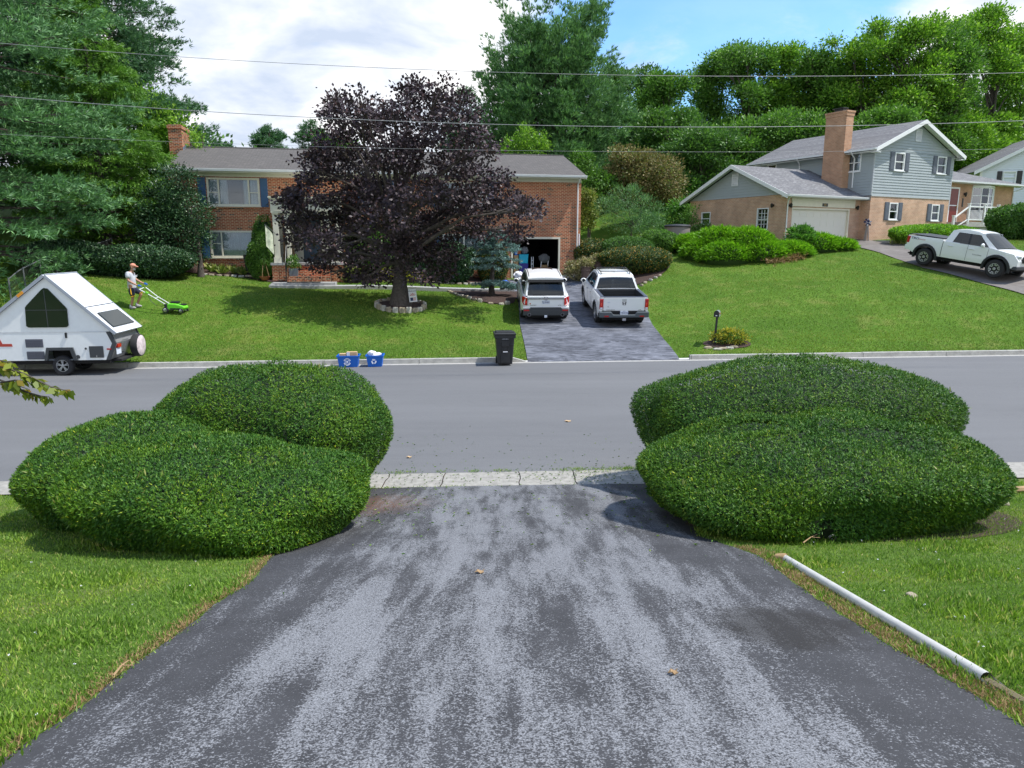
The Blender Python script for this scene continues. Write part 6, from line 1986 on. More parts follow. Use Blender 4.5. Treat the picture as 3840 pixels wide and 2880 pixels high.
def make_mower():
    base = Vector((-12.95, 27.42, 0)); base.z = g1(base.x, base.y) + .02
    sl = math.atan2(g1(-12.6, 27.42) - g1(-13.3, 27.42), .7)
    S = thing('lawn_mower', 'bright green push mower with long pale handle bars on the mown slope', 'mower', base, rot=(0, -sl, 0))
    b = MB()
    b.prism([(-.34, -.2, .12), (.32, -.2, .12), (.40, -.2, .20), (.36, -.2, .28), (.05, -.2, .36), (-.22, -.2, .37), (-.34, -.2, .28)], (0, .40, 0))
    b.build('deck', M['mower_green'], S, bevel=.04)
    k = MB(); k.box(-.18, .12, -.12, .12, .36, .44); k.build('motor_cover', M['black'], S, bevel=.03)
    k = MB(); k.box(.14, .36, -.14, .14, .29, .35); k.build('front_cover', M['black'], S, bevel=.03)
    k = MB(); k.box(-.15, .22, -.215, -.20, .13, .19); k.box(-.36, -.26, -.22, .22, .16, .34); k.build('side_skirt', M['black'], S)
    for x, r in ((-.32, .11), (.27, .09)):
        for y in (-.23, .23):
            w = MB(); w.lathe([(r * .7, -.025), (r, -.022), (r, .022), (r * .7, .025)], (0, 0, 0), 'y', 18); wo = w.build('wheel', M['tyre'], S, loc=(x, y, r))
            h = MB(); h.lathe([(r * .66, -.03), (r * .3, -.036), (.01, -.034)], (0, 0, 0), 'y', 12); h.build('hub', M['chrome'], wo)
    hb = MB()
    for y, e in ((-.16, (-1.33, .88)), (.17, (-1.24, .93))):
        hb.tube([(-.30, y, .30), (-.80, y, .60), (e[0] * .98, y, e[1])], .018, 8)
    hb.tube([(-.72, -.16, .55), (-.72, .17, .57)], .012, 6)
    hb.tube([(-1.30, -.16, .87), (-1.30, .17, .91)], .018, 8)
    hb.build('handle', M['grey_plastic_l'], S)
    sw = MB(); sw.box(-.06, .06, -.03, .03, -.03, .04); sw.build('switch_box', M['mower_green'], S, loc=(-1.02, -.16, .74), rot=(0, .55, 0), bevel=.015)
    cb = MB(); cb.tube([(-.98, -.16, .68), (-.88, -.18, .44), (-.68, -.2, .28), (-.48, -.18, .25), (-.34, -.14, .30)], .009, 5); cb.build('cable', M['black'], S)
    return S


make_person(); make_mower()

# ------------------------------------------------------------------ bins, mailbox, small things
def recycle_bin(x, lab, w, contents, emblem):
    y = kerb_far(x) - .30
    S = thing('recycling_bin', lab, 'recycling bin', (x, y, 0.005), Rd(4.5), 'blue recycling bins at the kerb')
    h = .36; d = .42; t = .012
    b = MB()
    wt, wb_, dt, db = w / 2, w / 2 - .05, d / 2, d / 2 - .04
    o = [(-wb_, -db, 0), (wb_, -db, 0), (wb_, db, 0), (-wb_, db, 0)]; u = [(-wt, -dt, h), (wt, -dt, h), (wt, dt, h), (-wt, dt, h)]
    oi = [(p[0] * .95, p[1] * .95, .015) for p in o]; ui = [(p[0] * .95, p[1] * .95, h) for p in u]
    vo = [b.vert(p) for p in o]; vu = [b.vert(p) for p in u]; vi = [b.vert(p) for p in oi]; vj = [b.vert(p) for p in ui]
    for k in range(4):
        n = (k + 1) % 4
        b.face((vo[k], vo[n], vu[n], vu[k])); b.face((vi[k], vj[k], vj[n], vi[n])); b.face((vu[k], vu[n], vj[n], vj[k]))
    b.face(vo[::-1]); b.face(vi)
    b.build('tub', M['bin_blue'], S)
    r = MB()
    for a0, a1, c0, c1 in ((-wt - .02, wt + .02, -dt - .02, -dt - .001), (-wt - .02, wt + .02, dt + .001, dt + .02), (-wt - .02, -wt - .001, -dt, dt), (wt + .001, wt + .02, -dt, dt)):
        r.box(a0, a1, c0, c1, h - .035, h + .006)
    r.build('rim', M['bin_blue'], S)
    tilt = math.atan2(.04, h)
    e = MB()
    if emblem == 'ring':
        for R0, R1 in ((.115, .088), (.072, .058)):
            n = 20
            for k in range(n):
                if R0 > .1 and k in (0, 9, 10, 19): continue
                a0, a1 = 2 * PI * k / n, 2 * PI * (k + .92) / n
                e.prism([(R0 * math.cos(a0), R0 * math.sin(a0), 0), (R0 * math.cos(a1), R0 * math.sin(a1), 0), (R1 * math.cos(a1), R1 * math.sin(a1), 0), (R1 * math.cos(a0), R1 * math.sin(a0), 0)], (0, 0, .003))
        e.prism([(.03 * math.cos(k * PI / 4), .03 * math.sin(k * PI / 4), 0) for k in range(8)], (0, 0, .003))
    else:
        for q in range(3):
            a = PI / 2 + q * 2 * PI / 3
            def pt(u, v): return (math.cos(a) * v - math.sin(a) * u, math.sin(a) * v + math.cos(a) * u, 0)
            e.prism([pt(-.055, .035), pt(.02, .035), pt(.02, .075), pt(-.035, .075)], (0, 0, .003))
            e.prism([pt(.02, .02), pt(.06, .055), pt(.02, .09)], (0, 0, .003))
    e.build('recycling_symbol', M['plate'], S, loc=(-.02, -dt + .014 - .028, h * .48), rot=(PI / 2 - tilt, 0, 0))
    return S


y0 = kerb_far(-5.15) - .3
recycle_bin(-5.15, 'larger blue recycling bin with flattened cardboard, left one at the kerb', .66, 'card', 'ring')
recycle_bin(-4.33, 'smaller blue recycling bin heaped with white bags, right one at the kerb', .52, 'bag', 'arrows')
cb = MB(); cb.box(-.27, -.07, -.12, .05, .06, .40); tag(cb.build('cardboard_box', M['card'], None, loc=(-5.15, y0, .02), rot=(0, 0, Rd(4.5))), 'small brown cardboard piece in the left side of the larger blue bin', 'cardboard')
cb = MB(); cb.box(-.05, .27, -.10, .06, .06, .45); q = cb.build('cardboard_box', M['card'], None, loc=(-5.15, y0, .02), rot=(0, 0, Rd(4.5))); tag(q, 'larger cardboard box with a white label standing in the larger blue bin', 'cardboard')
lbl = MB(); lbl.box(-.048, .05, -.103, -.1005, .30, .44); lbl.build('shipping_label', M['paper'], q)
pb = MB(); pb.blob((-.10, 0, .38), (.14, .12, .09), 12, 7, .18, 4); pb.blob((.10, .02, .36), (.09, .10, .05), 10, 6, .2, 5); pb.blob((0, 0, .30), (.2, .15, .07), 10, 6)
tag(pb.build('paper_bag', M['paper'], None, loc=(-4.33, kerb_far(-4.33) - .3, .02)), 'crumpled white bags piled in the smaller blue bin', 'bag')


def wheelie(x, y, z, lab, rz, m='bin_black', front=True):
    S = thing('wheeled_bin', lab, 'wheeled bin', (x, y, z), rz)
    b = MB()
    o = [(-.23, -.27, .04), (.23, -.27, .04), (.23, .23, .10), (-.23, .23, .10)]; u = [(-.30, -.33, .98), (.30, -.33, .98), (.30, .36, .98), (-.30, .36, .98)]
    vo = [b.vert(p) for p in o]; vu = [b.vert(p) for p in u]
    for k in range(4): b.face((vo[k], vo[(k + 1) % 4], vu[(k + 1) % 4], vu[k]))
    b.face(vo[::-1]); b.face(vu)
    b.build('tub', M[m], S, bevel=.03)
    r = MB()
    for a0, a1, c0, c1 in ((-.33, .33, -.36, -.331), (-.33, -.301, -.33, .38), (.301, .33, -.33, .38)): r.box(a0, a1, c0, c1, .88, .985)
    r.build('rim', M[m], S, bevel=.008)
    l = MB(); l.prism([(-.33, -.37, .99), (.33, -.37, .99), (.30, -.31, 1.045), (-.30, -.31, 1.045)], (0, .01, 0)); l.prism([(-.34, -.37, .988), (-.34, .40, .988), (-.30, .36, 1.05), (-.30, -.31, 1.05)], (.68, 0, 0)) if False else None
    l.box(-.34, .34, -.38, .40, .99, 1.03); l.box(-.27, .27, -.30, .32, 1.03, 1.065)
    l.build('lid', M[m], S, bevel=.02)
    if front:
        p = MB()
        p.box(-.12, .12, -.345, -.325, .62, .80); p.box(-.26, -.13, -.335, -.315, .66, .70); p.box(.13, .26, -.335, -.315, .66, .70)
        p.box(-.14, .14, -.318, -.296, .10, .42); p.box(-.10, -.07, -.335, -.31, .42, .56); p.box(.07, .10, -.335, -.31, .42, .56)
        p.build('front_panel', M[m], S, bevel=.008)
        g = MB(); g.box(-.072, .072, -.345, -.33, .44, .465); g.build('grab_bar', M['paper'], S)
        text_obj('lettering', '95361 00410', .036, M['paper'], S, (0, -.350, .86), (PI / 2, 0, 0), .002)
    for s in (1, -1):
        w = MB(); w.lathe([(.12, -.025), (.12, .025)], (s * .24, .28, .12), 'x', 16); w.build('wheel', M['tyre'], S)
    return S


wheelie(-.24, kerb_far(-.24) - .38, .005, 'tall black wheeled refuse bin on the road by the driveway', Rd(5))
p = RP(-.3, -.55); wheelie(p.x, p.y, g1(p.x, p.y) + .02, 'black wheeled bin beside the white garage door behind the junipers', RYAW, front=False)
p = Vector((5.3, 38.6, 0)); wheelie(p.x, p.y, g1(p.x, p.y) + .02, 'dark bin in the shade behind the two brown planters', Rd(8), front=False)


def make_mailbox():
    p = G(2678, 1291)
    S = thing('mailbox', 'black kerbside mailbox with pale top on a leaning post', 'mailbox', p, Rd(-22))
    b = MB(); b.tube([(0, 0, -.1), (.05, 0, .98)], [.045, .04], 6); b.build('post', M['black'], S)
    def bx(yy0, yy1, s=1.0):
        q = MB(); n = 10; P = [(-.085 * s, 0), (.085 * s, 0), (.085 * s, .13 * s)] + [(.085 * s * math.cos(PI * k / n), .13 * s + .085 * s * math.sin(PI * k / n)) for k in range(1, n)] + [(-.085 * s, .13 * s)]
        q.prism([(x + .05, yy0, z + .98) for x, z in P], (0, yy1 - yy0, 0)); return q
    bx(-.24, .24).build('box', M['mail_top'], S)
    d = bx(-.262, -.241, 1.06).build('door', M['black'], S)
    n = MB(); n.box(.02, .08, -.268, -.2625, 1.02, 1.05); n.build('number_plate', M['paper'], d)
    f = MB(); f.box(.14, .15, -.1, .02, 1.08, 1.12); f.build('flag', M['redtext'], S)
    return p


M['mail_top'] = mat('mailbox_paint', (0.30, 0.32, 0.35), 0.25, 0.2)
MBX = make_mailbox()


def stone(name, loc, s, lab, cat='stone', group=None, seed=0, m='stone', rz=None):
    rr = random.Random(seed)
    b = MB(); n = 8
    w, d, h = s
    pts = []
    for z, k in ((0, 1.0), (h * .55, 1.05), (h * .92, .9), (h, .72)):
        ring = []
        for i in range(n):
            a = 2 * PI * i / n + .2
            c, sn = math.cos(a), math.sin(a)
            q = (abs(c) ** 5 + abs(sn) ** 5) ** (-1 / 5)
            ring.append(b.vert((c * q * w / 2 * k * rr.uniform(.9, 1.06), sn * q * d / 2 * k * rr.uniform(.9, 1.06), z * rr.uniform(.93, 1.05))))
        pts.append(ring)
    for a, c in zip(pts, pts[1:]):
        for i in range(n): b.face((a[i], a[(i + 1) % n], c[(i + 1) % n], c[i]))
    b.face(pts[-1]); b.face(pts[0][::-1])
    o = b.build(name, M[m], None, loc=loc, rot=(0, 0, rz if rz is not None else rr.uniform(0, 6)))
    return tag(o, lab, cat, group)


TREE = Vector((-4.62, 29.5, 0)); TREE.z = g1(TREE.x, TREE.y)
M['stone2'] = mat('grey_tan_stone', (0.42, 0.40, 0.34), 0.9, var=0.3, vscale=9, bump=0.5, bscale=20)


def stones():
    protos = [stone('edging_stone', (0, 0, -50), (.24, .17, .22), 'pale block of stone in the ring around the purple maple', group='stones ringing the maple', seed=s_, m=('stone', 'stone2')[s_ % 2], rz=0) for s_ in range(4)]
    used = set()
    def put(x, y, rz, lab, grp, k, sc=(1, 1, 1), dz=-.03):
        o = protos[k] if k not in used else protos[k].copy()
        if k in used: COL.objects.link(o)
        used.add(k)
        o.location = (x, y, g1(x, y) + dz); o.rotation_euler = (0, 0, rz); o.scale = sc; o['label'] = lab; o['group'] = grp; o['category'] = 'stone'
    rr = random.Random(2)
    n = 23
    for i in range(n):
        a = 2 * PI * i / n
        put(TREE.x + 1.0 * math.cos(a), TREE.y + .95 * math.sin(a), a + PI / 2 + rr.uniform(-.1, .1), 'pale stone block in the ring around the purple maple', 'stones ringing the maple', i % 4, (rr.uniform(.85, 1.1), 1, rr.uniform(.85, 1.15)))
    # bed under the spruce
    P = [G(*q) for q in [(1672, 1090), (1715, 1108), (1760, 1122), (1800, 1132), (1840, 1140), (1880, 1143), (1925, 1140)]]
    d = 0
    for a, c in zip(P, P[1:]):
        L = (c - a).length; m_ = max(1, int(L / .27))
        for k in range(m_):
            q = a.lerp(c, k / m_); ang = math.atan2(c.y - a.y, c.x - a.x)
            put(q.x, q.y, ang + rr.uniform(-.15, .15), 'rounded tan stone edging the mulch bed under the blue spruce', 'stones edging the spruce bed', rr.randrange(4), (rr.uniform(.75, 1.1), rr.uniform(.8, 1.1), rr.uniform(.5, .8)))
    # edge of the bed against the house, left and right of the porch
    for (t0, t1, b0, b1, lab, grp) in ((1.0, 4.0, -1.45, -1.25, 'low stone edging the hosta bed left of the porch', 'stones edging the hosta bed'),
                                      (8.6, 14.6, -1.7, -1.7, 'low stone edging the shrub bed right of the porch', 'stones edging the shrub bed')):
        m_ = int((t1 - t0) / .33)
        for k in range(m_):
            q = LP(t0 + (t1 - t0) * k / m_, b0 + (b1 - b0) * k / m_ + rr.uniform(-.05, .05))
            put(q.x, q.y, Rd(11) + rr.uniform(-.3, .3), lab, grp, rr.randrange(4), (rr.uniform(.9, 1.4), .9, rr.uniform(.4, .7)))
    for q_, lab in (((2600, 1316), 'x'),):
        pass
    for i, (px_, py_) in enumerate(((2655, 1306), (2690, 1312), (2712, 1309), (2736, 1307), (2752, 1303))):
        q = G(px_, py_); put(q.x, q.y, rr.uniform(-.3, .3), 'flat stone in front of the yellow shrub under the mailbox', 'stones in front of the mailbox shrub', i % 4, (1.2, .9, .4))
    for (px_, py_) in ((2420, 1062), (2440, 1052), (2458, 1043), (2475, 1035), (2405, 1072)):
        q = G(px_, py_); put(q.x, q.y, rr.uniform(0, 3), 'pale stone edging the bed of the big yellowing hedge', 'stones edging the hedge bed', rr.randrange(4), (.9, .8, .5))


stones()


def disc_bed(name, pts, lab, dz=.03, m='mulch', crown=0.0):
    """mulch sheet following the ground; pts world xy outline"""
    b = MB()
    c = Vector((sum(p[0] for p in pts) / len(pts), sum(p[1] for p in pts) / len(pts), 0))
    rings = []
    for k in (1, .8, .6, .4, .2):
        rings.append([b.vert((c.x + (p[0] - c.x) * k, c.y + (p[1] - c.y) * k, g1(c.x + (p[0] - c.x) * k, c.y + (p[1] - c.y) * k) + dz + crown * (1 - k))) for p in pts])
    n = len(pts)
    for a, d in zip(rings, rings[1:]):
        for i in range(n): b.face((a[i], a[(i + 1) % n], d[(i + 1) % n], d[i]), True)
    b.face(rings[-1])
    return tag(b.build(name, M[m]), lab, None, None, 'structure')


BEDS = []


def bed(name, pts, lab, **k):
    pts = [(p[0], p[1]) for p in pts]
    BEDS.append(np.array(pts))
    return disc_bed(name, pts, lab, **k)


bed('tree_bed', [(TREE.x + .95 * math.cos(a), TREE.y + .9 * math.sin(a)) for a in np.linspace(0, 2 * PI, 24, endpoint=False)], 'round mulch bed around the maple trunk', dz=.08, crown=.10)
bed('spruce_bed', [G(*q) for q in [(1672, 1088), (1715, 1108), (1760, 1122), (1800, 1132), (1840, 1140), (1880, 1143), (1925, 1140), (1945, 1110), (1938, 1096)]], 'dark mulch bed under the blue spruce', dz=.045)
bed('hosta_bed', [LP(-.8, -.1), LP(-.8, -1.2), LP(1.0, -1.45), LP(4.2, -1.4), LP(4.9, -2.7), LP(4.9, -.1)], 'mulch bed along the left front wall', dz=.05)
bed('shrub_bed', [LP(7.3, -.1), LP(7.3, -1.9), LP(8.6, -1.7), LP(14.6, -1.7), LP(16.0, -1.5), LP(16.0, -.1)], 'mulch bed along the front wall right of the porch', dz=.05)
bed('hedge_bed', [Vector((5.2, 34.4, 0)), Vector((6.0, 34.1, 0)), Vector((7.2, 34.9, 0)), Vector((8.1, 36.8, 0)), Vector((8.0, 39, 0)), Vector((4.9, 38.6, 0))], 'mulch bed under the yellowing hedge', dz=.05)


def garden_flag():
    p = Vector((TREE.x + .62, TREE.y - .42, 0)); p.z = g1(p.x, p.y) + .12
    S = thing('garden_flag', 'small white Welcome flag with patriotic stars and stripes leaning at the maple trunk', 'flag', p, rot=(0, Rd(-6), Rd(-10)))
    b = MB(); b.tube([(-.19, 0, 0), (-.19, 0, .78), (.19, 0, .78)], .008, 5); b.build('stake', M['black'], S)
    f = MB(); f.box(-.165, .165, -.006, .006, .22, .74); fo = f.build('banner', M['paper'], S)
    text_obj('lettering', 'Welcome', .088, M['navy'], fo, (0, -.008, .66), (PI / 2, 0, .0), .001)
    st = MB(); st.box(-.12, .0, -.009, -.0065, .27, .40); st.build('blue_field', M['navy'], fo)
    rs = MB()
    for k in range(3): rs.box(.005, .12, -.009, -.0065, .28 + k * .045, .30 + k * .045)
    rs.build('red_stripes', M['redtext'], fo)
    rr_ = MB()
    for k in range(5):
        a = PI * (.1 + .2 * k); rr_.prism([(.0, -.0095, .47), (.11 * math.cos(a - .15), -.0095, .47 + .10 * math.sin(a - .15)), (.13 * math.cos(a), -.0095, .47 + .12 * math.sin(a)), (.11 * math.cos(a + .15), -.0095, .47 + .10 * math.sin(a + .15))], (0, .003, 0))
    rr_.build('red_fan', M['redtext'], fo)


garden_flag()


def porch_things():
    # concrete landing and walk
    zt = g1(*LP(5.5, -3.2).xy) + .20
    def slab(name, quad, top, h, lab):
        b = MB(); b.prism([(p.x, p.y, top) for p in quad], (0, 0, -h)); return tag(b.build(name, M['slab']), lab, None, None, 'structure')
    slab('landing', [LP(4.3, -3.5), LP(7.2, -3.4), LP(7.25, -2.66), LP(4.35, -2.66)], 2.03, .5, 'concrete landing below the porch steps')
    # walk strip following the ground
    A = at(1008, 1078, 32.6); Bq = at(1930, 1097, 34.9)
    b = MB(); prev = None
    n = 40
    for i in range(n + 1):
        t = i / n; q = A.lerp(Bq, t); d = (Bq - A).normalized(); nn = Vector((-d.y, d.x, 0))
        wd = .95
        z = max(g1(q.x, q.y), g1((q + nn * wd).x, (q + nn * wd).y)) + .06
        z0 = z
        z = z0 if t < 1 else z0
        row = [b.vert((q.x, q.y, z)), b.vert(((q + nn * wd).x, (q + nn * wd).y, z)), b.vert((q.x, q.y, z - .3)), b.vert(((q + nn * wd).x, (q + nn * wd).y, z - .3))]
        if prev:
            b.face((prev[0], row[0], row[1], prev[1])); b.face((prev[2], row[2], row[0], prev[0])); b.face((prev[1], row[1], row[3], prev[3]))
        else: b.face((row[0], row[1], row[3], row[2]))
        prev = row
    tag(b.build('front_walk', M['slab']), 'narrow concrete walk from the driveway to the porch', None, None, 'structure')
    BEDS.append(np.array([(A.x, A.y), (Bq.x, Bq.y), ((Bq + nn * .95).x, (Bq + nn * .95).y), ((A + nn * .95).x, (A + nn * .95).y)]))
    BEDS.append(np.array([LP(4.3, -3.9).xy[:], LP(7.2, -3.75).xy[:], LP(7.25, -2.4).xy[:], LP(4.35, -2.4).xy[:]]))
    m = MB(); m.box(-.75, .75, -.28, .28, 0, .018); tag(m.build('door_mat', M['black'], None, loc=LP(5.75, -3.05, 2.032), rot=(0, 0, Rd(11))), 'black rubber mat on the landing below the porch steps', 'mat')
    # grey planter on the steps
    S = thing('planter', 'square grey planter with a leafy plant on the porch steps', 'planter', LP(5.25, -2.48, 2.305), Rd(11))
    b = MB(); b.box(-.22, .22, -.14, .14, 0, .36, taper=.85); b.build('pot', M['greypot'], S)
    P, D = clumps([(0, 0, .62, .22, .2, .34)], 40, 14, .12); leaves('foliage', P, D, .09, M['leaf_bright'], S, aspect=.5)
    # pole flag on the column
    S = thing('porch_flag', 'pale green flag with pink flowers hanging from a short pole on the left column', 'flag', LP(4.40, -1.95, 4.3), Rd(11))
    b = MB(); b.tube([(.05, 0, .0), (-.38, -.25, .42)], .014, 6); b.build('pole', M['steel'], S)
    b = MB(); n = 6
    for k in range(n):
        x0 = -.36 + .30 * k / n; x1 = -.36 + .30 * (k + 1) / n
        yy0 = -.24 + .20 * k / n + .02 * math.sin(k * 1.3); yy1 = -.24 + .20 * (k + 1) / n + .02 * math.sin((k + 1) * 1.3)
        b.poly([(x0, yy0, .40 - .40 * k / n - 1.0 * 1), (x1, yy1, .40 - .40 * (k + 1) / n - .98), (x1, yy1, .38 - .40 * (k + 1) / n), (x0, yy0, .38 - .40 * k / n)])
    fo = b.build('cloth', M['flagcloth'], S)
    # twig pot with tripod
    S = thing('tripod_planter', 'terracotta bowl under a thin wooden tripod left of the porch', 'planter', LP(3.85, -2.0) + Vector((0, 0, .06)), Rd(11))
    b = MB(); b.lathe([(.14, 0), (.25, .16), (.26, .18), (.23, .18), (.22, .15)], (0, 0, 0), 'z', 16); b.build('bowl', M['terracotta'], S)
    b = MB()
    for k in range(3): a = k * 2.1; b.tube([(.2 * math.cos(a), .2 * math.sin(a), .15), (0, 0, 1.15)], .012, 5)
    b.build('sticks', M['wood'], S)
    # dark tall pot
    S = thing('tall_planter', 'tall dark square pot by the wall behind the trimmed cone shrub', 'planter', LP(3.05, -.75) + Vector((0, 0, .05)), Rd(11))
    b = MB(); b.box(-.30, .30, -.26, .26, 0, .95, taper=.62); b.build('pot', M['bin_black'], S)
    # pink flowers
    p = LP(7.85, -2.0)
    S = thing('flowers', 'pale pink flowers growing right of the porch', 'flowers', p)
    P = RNG.normal(size=(60, 3)) * (.17, .12, .16) + (0, 0, .80); leaves('blooms', P, RNG.normal(size=P.shape), .13, M['pink'], S, aspect=.9)
    P, D = clumps([(.1, 0, .35, .35, .25, .35)], 50, 14, .16); leaves('foliage', P, D, .13, M['leaf_yellowgreen'], S, aspect=.35)
    # porch wooden chair by the door
    S = thing('wooden_bench', 'slatted wooden bench behind the left porch columns', 'bench', LP(4.9, -.75, 2.925), Rd(11))
    b = MB(); 
    for k in range(5): b.box(-.25 + k * .105, -.17 + k * .105, .10, .13, .42, 1.0)
    b.build('back', M['wood'], S)
    b = MB(); b.box(-.26, .30, -.30, .10, .38, .42); b.build('seat', M['wood'], S)
    for x in (-.24, .26):
        for y in (-.28, .08): b = MB(); b.box(x - .02, x + .02, y - .02, y + .02, 0, .38); b.build('leg', M['wood'], S)


M['greypot'] = mat('grey_pot', (0.16, 0.18, 0.20), 0.7)
M['flagcloth'] = mat('flag_cloth', (0.52, 0.56, 0.42), 0.9, var=0.35, vscale=5)
M['leaf_bright'] = leaf_mat('leaf_bright', [(0, (0.05, 0.13, 0.02)), (.6, (0.10, 0.22, 0.03)), (1, (0.17, 0.32, 0.06))])
M['leaf_yellowgreen'] = leaf_mat('leaf_yellowgreen', [(0, (0.07, 0.13, 0.02)), (.5, (0.18, 0.24, 0.04)), (1, (0.38, 0.38, 0.12))])
M['pink'] = leaf_mat('pink_petals', [(0, (0.50, 0.25, 0.32)), (1, (0.70, 0.50, 0.55))])
porch_things()


def garage_things():
    zf = 2.175
    def put(b, m, t, bb, z, nm, lab, cat, par=None, bevel=None):
        return tag(b.build(nm, M[m], None, loc=LP(t, bb, z), rot=(0, 0, Rd(11)), bevel=bevel), lab, cat)
    b = MB(); b.box(-.26, .26, -.2, .2, 0, .60, taper=.88); put(b, 'navybin', 17.05, .45, zf, 'storage_tub', 'dark blue storage tub on the garage floor under the turquoise one', 'storage tub', bevel=.02)
    b = MB(); b.box(-.26, .26, -.2, .2, 0, .46, taper=.88); b.box(-.28, .28, -.22, .22, .46, .49); put(b, 'cyan', 17.05, .45, zf + .605, 'storage_tub', 'turquoise storage tub stacked on the dark blue one in the garage', 'storage tub', bevel=.02)
    b = MB(); b.blob((0, 0, .2), (.2, .16, .2), 10, 7, .15, 3); put(b, 'greyclothes', 17.15, .55, zf + 1.10, 'grey_bundle', 'grey bundle on top of the turquoise tub', 'bundle')
    b = MB(); b.box(-.12, .12, -.1, .1, 0, .32); put(b, 'orange', 16.85, .7, zf + 1.10, 'orange_box', 'small orange box on the tubs just inside the garage', 'box')
    b = MB(); b.box(-.07, .07, -.05, .05, 0, .34); put(b, 'bin_blue', 16.62, .30, zf + 1.05, 'blue_bottle_pack', 'blue and white pack at the left jamb of the garage', 'pack')
    b = MB(); b.box(-.12, .12, -.15, .15, 0, 1.05); put(b, 'wood', 16.62, .35, zf, 'wooden_stand', 'narrow wooden stand against the left garage jamb', 'stand')
    # folding ladder frame
    S = thing('step_ladder', 'pale folding step ladder leaning beside the tubs in the garage', 'ladder', LP(17.55, .35, zf), Rd(11))
    b = MB()
    for x in (-.05, .05): b.box(x - .012, x + .012, -.02, .02, 0, .95); 
    b.build('rail', M['paper'], S)
    b = MB()
    for k in range(4): b.box(-.04, .04, -.015, .015, .15 + k * .2, .18 + k * .2)
    b.build('rung', M['paper'], S)
    S = thing('folding_chair', 'folded wooden chair with grey cover near the right garage jamb', 'chair', LP(18.3, .9, zf), Rd(11))
    b = MB(); b.prism([(-.22, 0, 0), (-.17, 0, 0), (-.05, .1, .75), (-.10, .1, .75)], (0, .03, 0)); b.prism([(.17, 0, 0), (.22, 0, 0), (.34, .1, .75), (.29, .1, .75)], (0, .03, 0)); b.build('frame', M['paper'], S)
    b = MB(); b.box(-.10, .26, .02, .05, .22, .50); b.build('seat', M['wood'], S)
    b = MB(); b.blob((.08, .15, .85), (.33, .15, .25), 12, 8, .12, 8); b.build('cover', M['greyclothes'], S)
    # things outside the garage
    b = MB(); b.tube([(0, 0, 0), (-.03, .04, 2.1)], .035, 8); tag(b.build('spare_downpipe', M['paper'], None, loc=LP(20.05, -.2)), 'loose white pipe leaning at the right end of the brick house', 'pipe')
    for i, (px_, Y, lab) in enumerate(((2197, 36.2, 'nearer brown plastic planter with withered plants beside the garage'), (2243, 36.9, 'farther brown plastic planter with withered plants by the hedge'))):
        p = at(px_, 1040, Y); p.z = g1(p.x, p.y) + .03
        S = thing('brown_planter', lab, 'planter', p)
        b = MB(); b.lathe([(.21, 0), (.26, .72), (.29, .74), (.29, .80), (.25, .80), (.25, .72)], (0, 0, 0), 'z', 20); b.lathe([(.248, .55), (.268, .57), (.268, .60), (.252, .62)], (0, 0, 0), 'z', 20, cap=False); b.build('pot', M['brownpot'], S)
        P, D = clumps([(0, 0, .95, .33, .33, .18)], 50, 12, .14); leaves('foliage', P, D, .12, M['leaf_withered'], S, aspect=.4)
    b = MB(); b.blob((0, 0, .12), (.2, .15, .12), 10, 6, .1, 2); q = b.build('blue_bag', M['bin_blue'], None, loc=(at(1895, 1042, 36.8).x, 36.8, g1(at(1895, 1042, 36.8).x, 36.8) + .03)); tag(q, 'small blue bag on the ground behind the blue spruce', 'bag')
    b = MB(); b.blob((0, 0, .2), (.28, .2, .25), 12, 7, .2, 6); q = b.build('clear_bag', M['paper'], None, loc=LP(16.55, -.8) + Vector((0, 0, .04))); tag(q, 'pale crumpled plastic bag in front of the left garage jamb', 'bag')


M['navybin'] = mat('navy_tub', (0.02, 0.02, 0.22), 0.4)
M['cyan'] = mat('cyan_tub', (0.0, 0.38, 0.55), 0.4)
M['greyclothes'] = mat('grey_cloth', (0.16, 0.17, 0.19), 0.9)
M['leaf_withered'] = leaf_mat('leaf_withered', [(0, (0.10, 0.10, 0.03)), (.45, (0.30, 0.26, 0.12)), (.8, (0.50, 0.42, 0.27)), (1, (0.12, 0.20, 0.04))])
garage_things()


def right_house_things():
    p = RP(5.05, -.75); p.z = g1(p.x, p.y)
    S = thing('garden_statue', 'wire figure with a red, white and blue bow beside the white garage door', 'ornament', p, RYAW)
    b = MB()
    for k in range(5): a = k * 1.26; b.tube([(.16 * math.cos(a), .12 * math.sin(a), 0), (.10 * math.cos(a), .08 * math.sin(a), .5), (.03 * math.cos(a), .03 * math.sin(a), 1.0)], .025, 6)
    b.build('stems', M['twig'], S)
    P = RNG.normal(size=(40, 3)) * (.09, .06, .08) + (0, 0, 1.12); leaves('bow', P, RNG.normal(size=P.shape), .15, M['navy'], S, aspect=.7)
    P = RNG.normal(size=(22, 3)) * (.07, .05, .05) + (.02, -.05, 1.03); leaves('ribbon', P, RNG.normal(size=P.shape), .13, M['paper'], S, aspect=.5)
    b = MB(); q = RP(6.1, -1.3)
    b.prism([tuple(RP(5.35, -.75, 0)[:2]) + (4.02,), tuple(RP(8.2, -.75, 0)[:2]) + (4.02,), tuple(RP(8.2, -2.0, 0)[:2]) + (4.02,), tuple(RP(5.35, -2.0, 0)[:2]) + (4.02,)], (0, 0, -.4))
    tag(b.build('stoop', M['concrete_light']), 'low concrete stoop beside the white garage', None, None, 'structure')


M['twig'] = mat('grey_twigs', (0.30, 0.27, 0.25), 0.9)
right_house_things()


